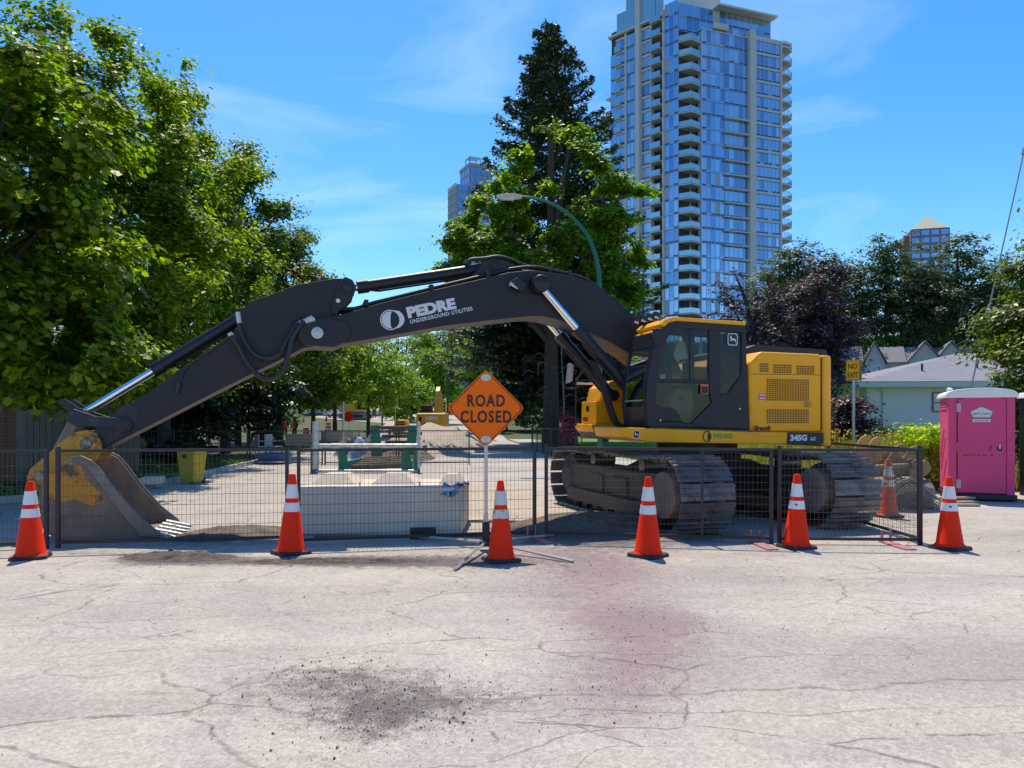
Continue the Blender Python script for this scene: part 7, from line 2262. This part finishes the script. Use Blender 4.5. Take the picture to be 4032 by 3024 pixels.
def mini_excavator(name, label, loc, rz, k, boom_pts, rear_text=False):
    """A smaller working excavator seen far off."""
    t = thing(name, label, 'excavator', loc, rz)
    Y2 = pm('far_machine_yellow', (0.62, 0.33, 0.02), 0.45, var=0.08, scale=2)
    cwt = MB().prism([(-1.6 * k, 0.95 * k), (-1.75 * k, 1.1 * k), (-1.75 * k, 2.0 * k), (-1.6 * k, 2.15 * k), (0.2 * k, 2.15 * k), (0.2 * k, 0.95 * k)], -1.2 * k, 1.2 * k).build('engine_cover', Y2, t, bevel=0.08, bseg=3)
    MB().prism([(0.2 * k, 0.95 * k), (0.2 * k, 1.25 * k), (1.5 * k, 1.25 * k), (1.5 * k, 0.95 * k)], -1.2 * k, 1.2 * k).build('deck', Y2, t)
    cb = MB().prism([(0.25 * k, 1.25 * k), (0.25 * k, 2.75 * k), (1.25 * k, 2.78 * k), (1.45 * k, 2.0 * k), (1.5 * k, 1.25 * k)], 0.25 * k, 1.18 * k).build('cab', BLK, t, bevel=0.04)
    MB().prism([(0.35 * k, 1.8 * k), (0.35 * k, 2.6 * k), (1.15 * k, 2.62 * k), (1.32 * k, 2.0 * k), (1.34 * k, 1.8 * k)], 1.181 * k, 1.19 * k).build('pane', TGD, cb)
    MB().box(0.2 * k, 1.3 * k, 0.22 * k, 1.2 * k, 2.78 * k, 2.86 * k).build('roof', Y2, cb)
    for s in (-1, 1):
        pts = []
        for i in range(28):
            a = 2 * math.pi * i / 28
            pts.append((max(-1, min(1, 1.5 * math.cos(a))) * 1.4 * k + 0.4 * k * math.cos(a), 0.45 * k + 0.42 * k * math.sin(a)))
        tk = MB().prism(pts, s * 0.95 * k - 0.3 * k, s * 0.95 * k + 0.3 * k).build('track', TRACKM, t)
        MB().prism([(x * 0.8, 0.45 * k + (z - 0.45 * k) * 0.55) for x, z in pts], s * 0.95 * k - 0.32 * k, s * 0.95 * k + 0.32 * k).build('track_frame', BLK, tk)
    MB().lathe([(0.5 * k, 0.8 * k), (0.6 * k, 0.85 * k), (0.6 * k, 0.95 * k)], 18).build('swing_ring', BLK, t)
    for i, (p, nm) in enumerate(zip(boom_pts, ('boom', 'stick', 'bucket'))):
        MB().prism([(x * k, z * k) for x, z in p], -0.2 * k if nm != 'bucket' else -0.45 * k, 0.15 * k if nm != 'bucket' else 0.4 * k).build(nm, Y2 if nm == 'boom' else (BLK if nm == 'bucket' else Y2), t, bevel=0.03)
    if rear_text:
        F_ = lambda x, z: frame((-1.755 * k, x * k, z * k), (0, -1, 0), (0, 0, 1))
        text('lettering', 'DEERE', 0.34 * k, WHITE, cwt, F_(0.42, 1.62), bold=0.012)
        mb = MB().box(-1.758 * k, -1.75 * k, 0.75 * k, 1.0 * k, 1.3 * k, 1.85 * k)
        mb.build('vent', DARKM, cwt)
        MB().lathe([(0.1 * k, -1.757 * k), (0.17 * k, -1.756 * k), (0.17 * k, -1.75 * k)], 16, (0, 0.5 * k, 1.2 * k), axis='x').build('logo', BLK, cwt)
        text('lettering', 'PEDRE', 0.16 * k, GREENP, cwt, F_(0.28, 1.15), bold=0.004)
    return t


bp0 = [[(1.0, 1.5), (1.0, 1.9), (2.2, 4.1), (2.9, 4.5), (4.3, 3.7), (4.2, 3.4), (2.9, 3.9), (2.5, 3.6), (1.3, 1.4)], [(4.0, 3.9), (4.6, 3.7), (4.5, 1.6), (4.2, 1.6)], [(4.2, 1.7), (4.7, 1.6), (4.9, 0.9), (4.3, 0.5), (3.8, 0.9)]]
y_ = 64
mini_excavator('excavator', 'yellow excavator seen from behind beyond the sand heap', ((1708 - PX) / FOC * y_, y_, 0.0), R(88), 1.0, bp0, True)
y_ = 94
mini_excavator('excavator', 'small yellow excavator facing right among the far trees', ((1400 - PX) / FOC * y_, y_, gz(y_)), R(-8), 1.0, [[(0.9, 1.5), (0.9, 1.9), (1.3, 4.0), (1.9, 4.3), (3.0, 4.6), (3.05, 4.25), (2.0, 3.7), (1.5, 1.5)], [(2.8, 4.7), (3.25, 4.6), (4.5, 1.6), (4.2, 1.5)], [(4.0, 1.7), (4.6, 1.7), (4.8, 0.8), (3.6, 0.5), (3.5, 1.2)]])
# its yellow neighbour, a small roller half hidden by the globe lamp
rl = thing('road_roller', 'small yellow compactor half seen left of the far excavator', 'roller', ((1583 - PX) / FOC * 66, 66, 0))
MB().box(-0.5, 0.5, -1.2, 1.0, 0.6, 1.6).build('body', YEL, rl, bevel=0.12)
MB().lathe([(0.2, -0.55), (0.55, -0.54), (0.55, 0.54), (0.2, 0.55)], 22, (0, -1.3, 0.56), axis='x').build('drum', STEEL, rl, smooth=30)
MB().lathe([(0.2, -0.5), (0.5, -0.49), (0.5, 0.49), (0.2, 0.5)], 22, (0, 1.0, 0.51), axis='x').build('wheel', RUBBER, rl, smooth=30)
for k in range(3):
    MB().box(-0.35, 0.35, -1.215, -1.2, 1.0 + 0.18 * k, 1.09 + 0.18 * k).build('slat', BLK, rl)

# stop-board worker's sign seen from behind, and parked cars up the side road
ob = thing('work_sign', 'far orange octagonal work sign on a leaning stand', 'road sign', (at(1370, 1640, 60).x, 60, gz(60)))
MB().prism([(0.42 * math.cos(R(22.5 + 45 * i)), 1.75 + 0.42 * math.sin(R(22.5 + 45 * i))) for i in range(8)], -0.01, 0.01).build('panel', CONE, ob)
MB().tube([(0, 0.02, 1.5), (0.25, 0.03, 0.0)], 0.03, 6).build('mast', GALV, ob)


def car(label, loc, rz, colour, group='cars parked up the side road'):
    t = thing('parked_car', label, 'car', loc, rz, group)
    cm = pm('car_' + label.split()[0], colour, 0.25, metal=0.3, var=0.03, coat=0.6)
    MB().prism([(-2.2, 0.35), (-2.25, 0.75), (-2.1, 0.95), (-1.2, 1.02), (1.0, 1.0), (2.0, 0.85), (2.2, 0.65), (2.2, 0.35)], -0.88, 0.88).build('body', cm, t, bevel=0.06, bseg=3)
    cb = MB().prism([(-1.9, 0.98), (-1.4, 1.45), (0.3, 1.48), (1.1, 0.99)], -0.78, 0.78).build('cabin', TGD, t, bevel=0.05)
    MB().prism([(-1.38, 1.44), (0.25, 1.47), (0.2, 1.51), (-1.3, 1.49)], -0.74, 0.74).build('roof', cm, cb)
    for x in (-1.35, 1.4):
        for s in (-1, 1):
            w = MB().lathe([(0.15, -0.1), (0.33, -0.09), (0.33, 0.09), (0.15, 0.1)], 18, (x, s * 0.8, 0.33), axis='y').build('wheel', RUBBER, t, smooth=30)
            MB().lathe([(0.03, -0.11), (0.2, -0.105), (0.2, 0.105), (0.03, 0.11)], 14, (x, s * 0.8, 0.33), axis='y').build('rim', GALV, w)
    for s in (-1, 1):
        MB().box(2.12, 2.215, s * 0.65 - 0.16, s * 0.65 + 0.16, 0.62, 0.74).build('headlight', GLB, t)
        MB().box(-2.265, -2.2, s * 0.68 - 0.12, s * 0.68 + 0.12, 0.72, 0.88).build('tail_light', pm('tail_red', (0.4, 0.01, 0.01), 0.4), t)
    return t


y_ = 108
car('silver parked car between the street trunks', ((1272 - PX) / FOC * y_, y_, gz(y_)), R(12), (0.45, 0.46, 0.48))
y_ = 102
car('white parked car right of the street trunks', ((1345 - PX) / FOC * y_, y_, gz(y_)), R(35), (0.6, 0.6, 0.6))

# a kerbside hedge in the sun up the side road
tree('round_hedge', 'sunlit clipped green hedge between the street trunks', 'hedge', ((1140 - PX) / FOC * 84, 84, gz(84)), 0.3, [(0, 0, 0.7, 1.3, 0.8, 0.7)], 2500, 0.14, MLb, 171, 0.05, 'leaf', 0.3, 3)


def person(label, loc, rz, top, legs, k=1.0):
    """Small standing figure grown as one skin over a skeleton; clothing as its children."""
    t = thing('person', label, 'person', loc, rz)
    V = [(0, 0, 0.95), (0, 0, 1.2), (0, 0, 1.42), (0, 0, 1.52), (0, -0.02, 1.66), (0, -0.02, 1.76),
         (-0.2, 0, 1.40), (-0.26, -0.02, 1.12), (-0.24, -0.12, 0.88), (-0.24, -0.15, 0.80), (0.2, 0, 1.40), (0.26, -0.02, 1.12), (0.24, -0.12, 0.88), (0.24, -0.15, 0.80),
         (-0.1, 0, 0.90), (-0.11, -0.02, 0.50), (-0.11, 0.02, 0.08), (-0.12, -0.16, 0.04), (0.1, 0, 0.90), (0.12, -0.02, 0.50), (0.12, 0.02, 0.08), (0.13, -0.16, 0.04)]
    E = [(0, 1), (1, 2), (2, 3), (3, 4), (4, 5), (2, 6), (6, 7), (7, 8), (8, 9), (2, 10), (10, 11), (11, 12), (12, 13), (0, 14), (14, 15), (15, 16), (16, 17), (0, 18), (18, 19), (19, 20), (20, 21)]
    rad = [0.15, 0.16, 0.15, 0.055, 0.095, 0.085, 0.075, 0.055, 0.04, 0.035, 0.075, 0.055, 0.04, 0.035, 0.10, 0.075, 0.05, 0.04, 0.10, 0.075, 0.05, 0.04]
    me = bpy.data.meshes.new('body')
    me.from_pydata([(x * k, y * k, z * k) for x, y, z in V], E, [])
    o = bpy.data.objects.new('body', me)
    COL.objects.link(o)
    o.parent = t
    sk = o.modifiers.new('skin', 'SKIN')
    o.modifiers.new('sub', 'SUBSURF').levels = 1
    o.modifiers['sub'].render_levels = 1
    for i, v in enumerate(me.skin_vertices[0].data):
        v.radius = (rad[i] * k, rad[i] * k)
        v.use_root = (i == 0)
    me.materials.append(pm('trousers_' + legs[0], legs[1], 0.85))
    MB().lathe([(0.17, 0.9), (0.19, 1.1), (0.20, 1.35), (0.12, 1.46)], 14).build('vest', pm('vest_' + top[0], top[1], 0.8), t, smooth=60)
    MB().lathe([(0.10, 1.72), (0.125, 1.73), (0.115, 1.80), (0.06, 1.86), (0.01, 1.87)], 14, (0, -0.02, 0)).build('hard_hat', WHITE, t, smooth=60)
    return t


ORV = ('orange', (0.85, 0.10, 0.02))
person('far worker in an orange vest beside the left tree trunk', ((1120 - PX) / FOC * 56, 56, 0.05), 0.3, ORV, ('navy', (0.03, 0.035, 0.06)))
person('far worker in an orange vest half behind the next trunk', ((1160 - PX) / FOC * 54, 54, 0.05), -0.4, ORV, ('navy', (0.03, 0.035, 0.06)))
person('distant person in dark clothes standing right of the small excavator', ((1474 - PX) / FOC * 100, 100, gz(100)), 0.2, ('dark', (0.03, 0.03, 0.05)), ('dark', (0.03, 0.03, 0.05)))
# short picket of survey stakes by the right kerb
for i in range(5):
    x, y = 0.9 - 0.22 * i, 39 + 1.6 * i
    o = MB().box(-0.03, 0.03, -0.03, 0.03, 0.1, 1.1).build('stake', pm('stake_wood', (0.14, 0.11, 0.08), 0.9), None, loc=(x + 1.2, y, 0))
    tag(o, 'thin dark stake by the lawn, %s from the orange sign' % ['nearest', 'second', 'third', 'fourth', 'farthest'][i], 'stake', 'stakes along the lawn')
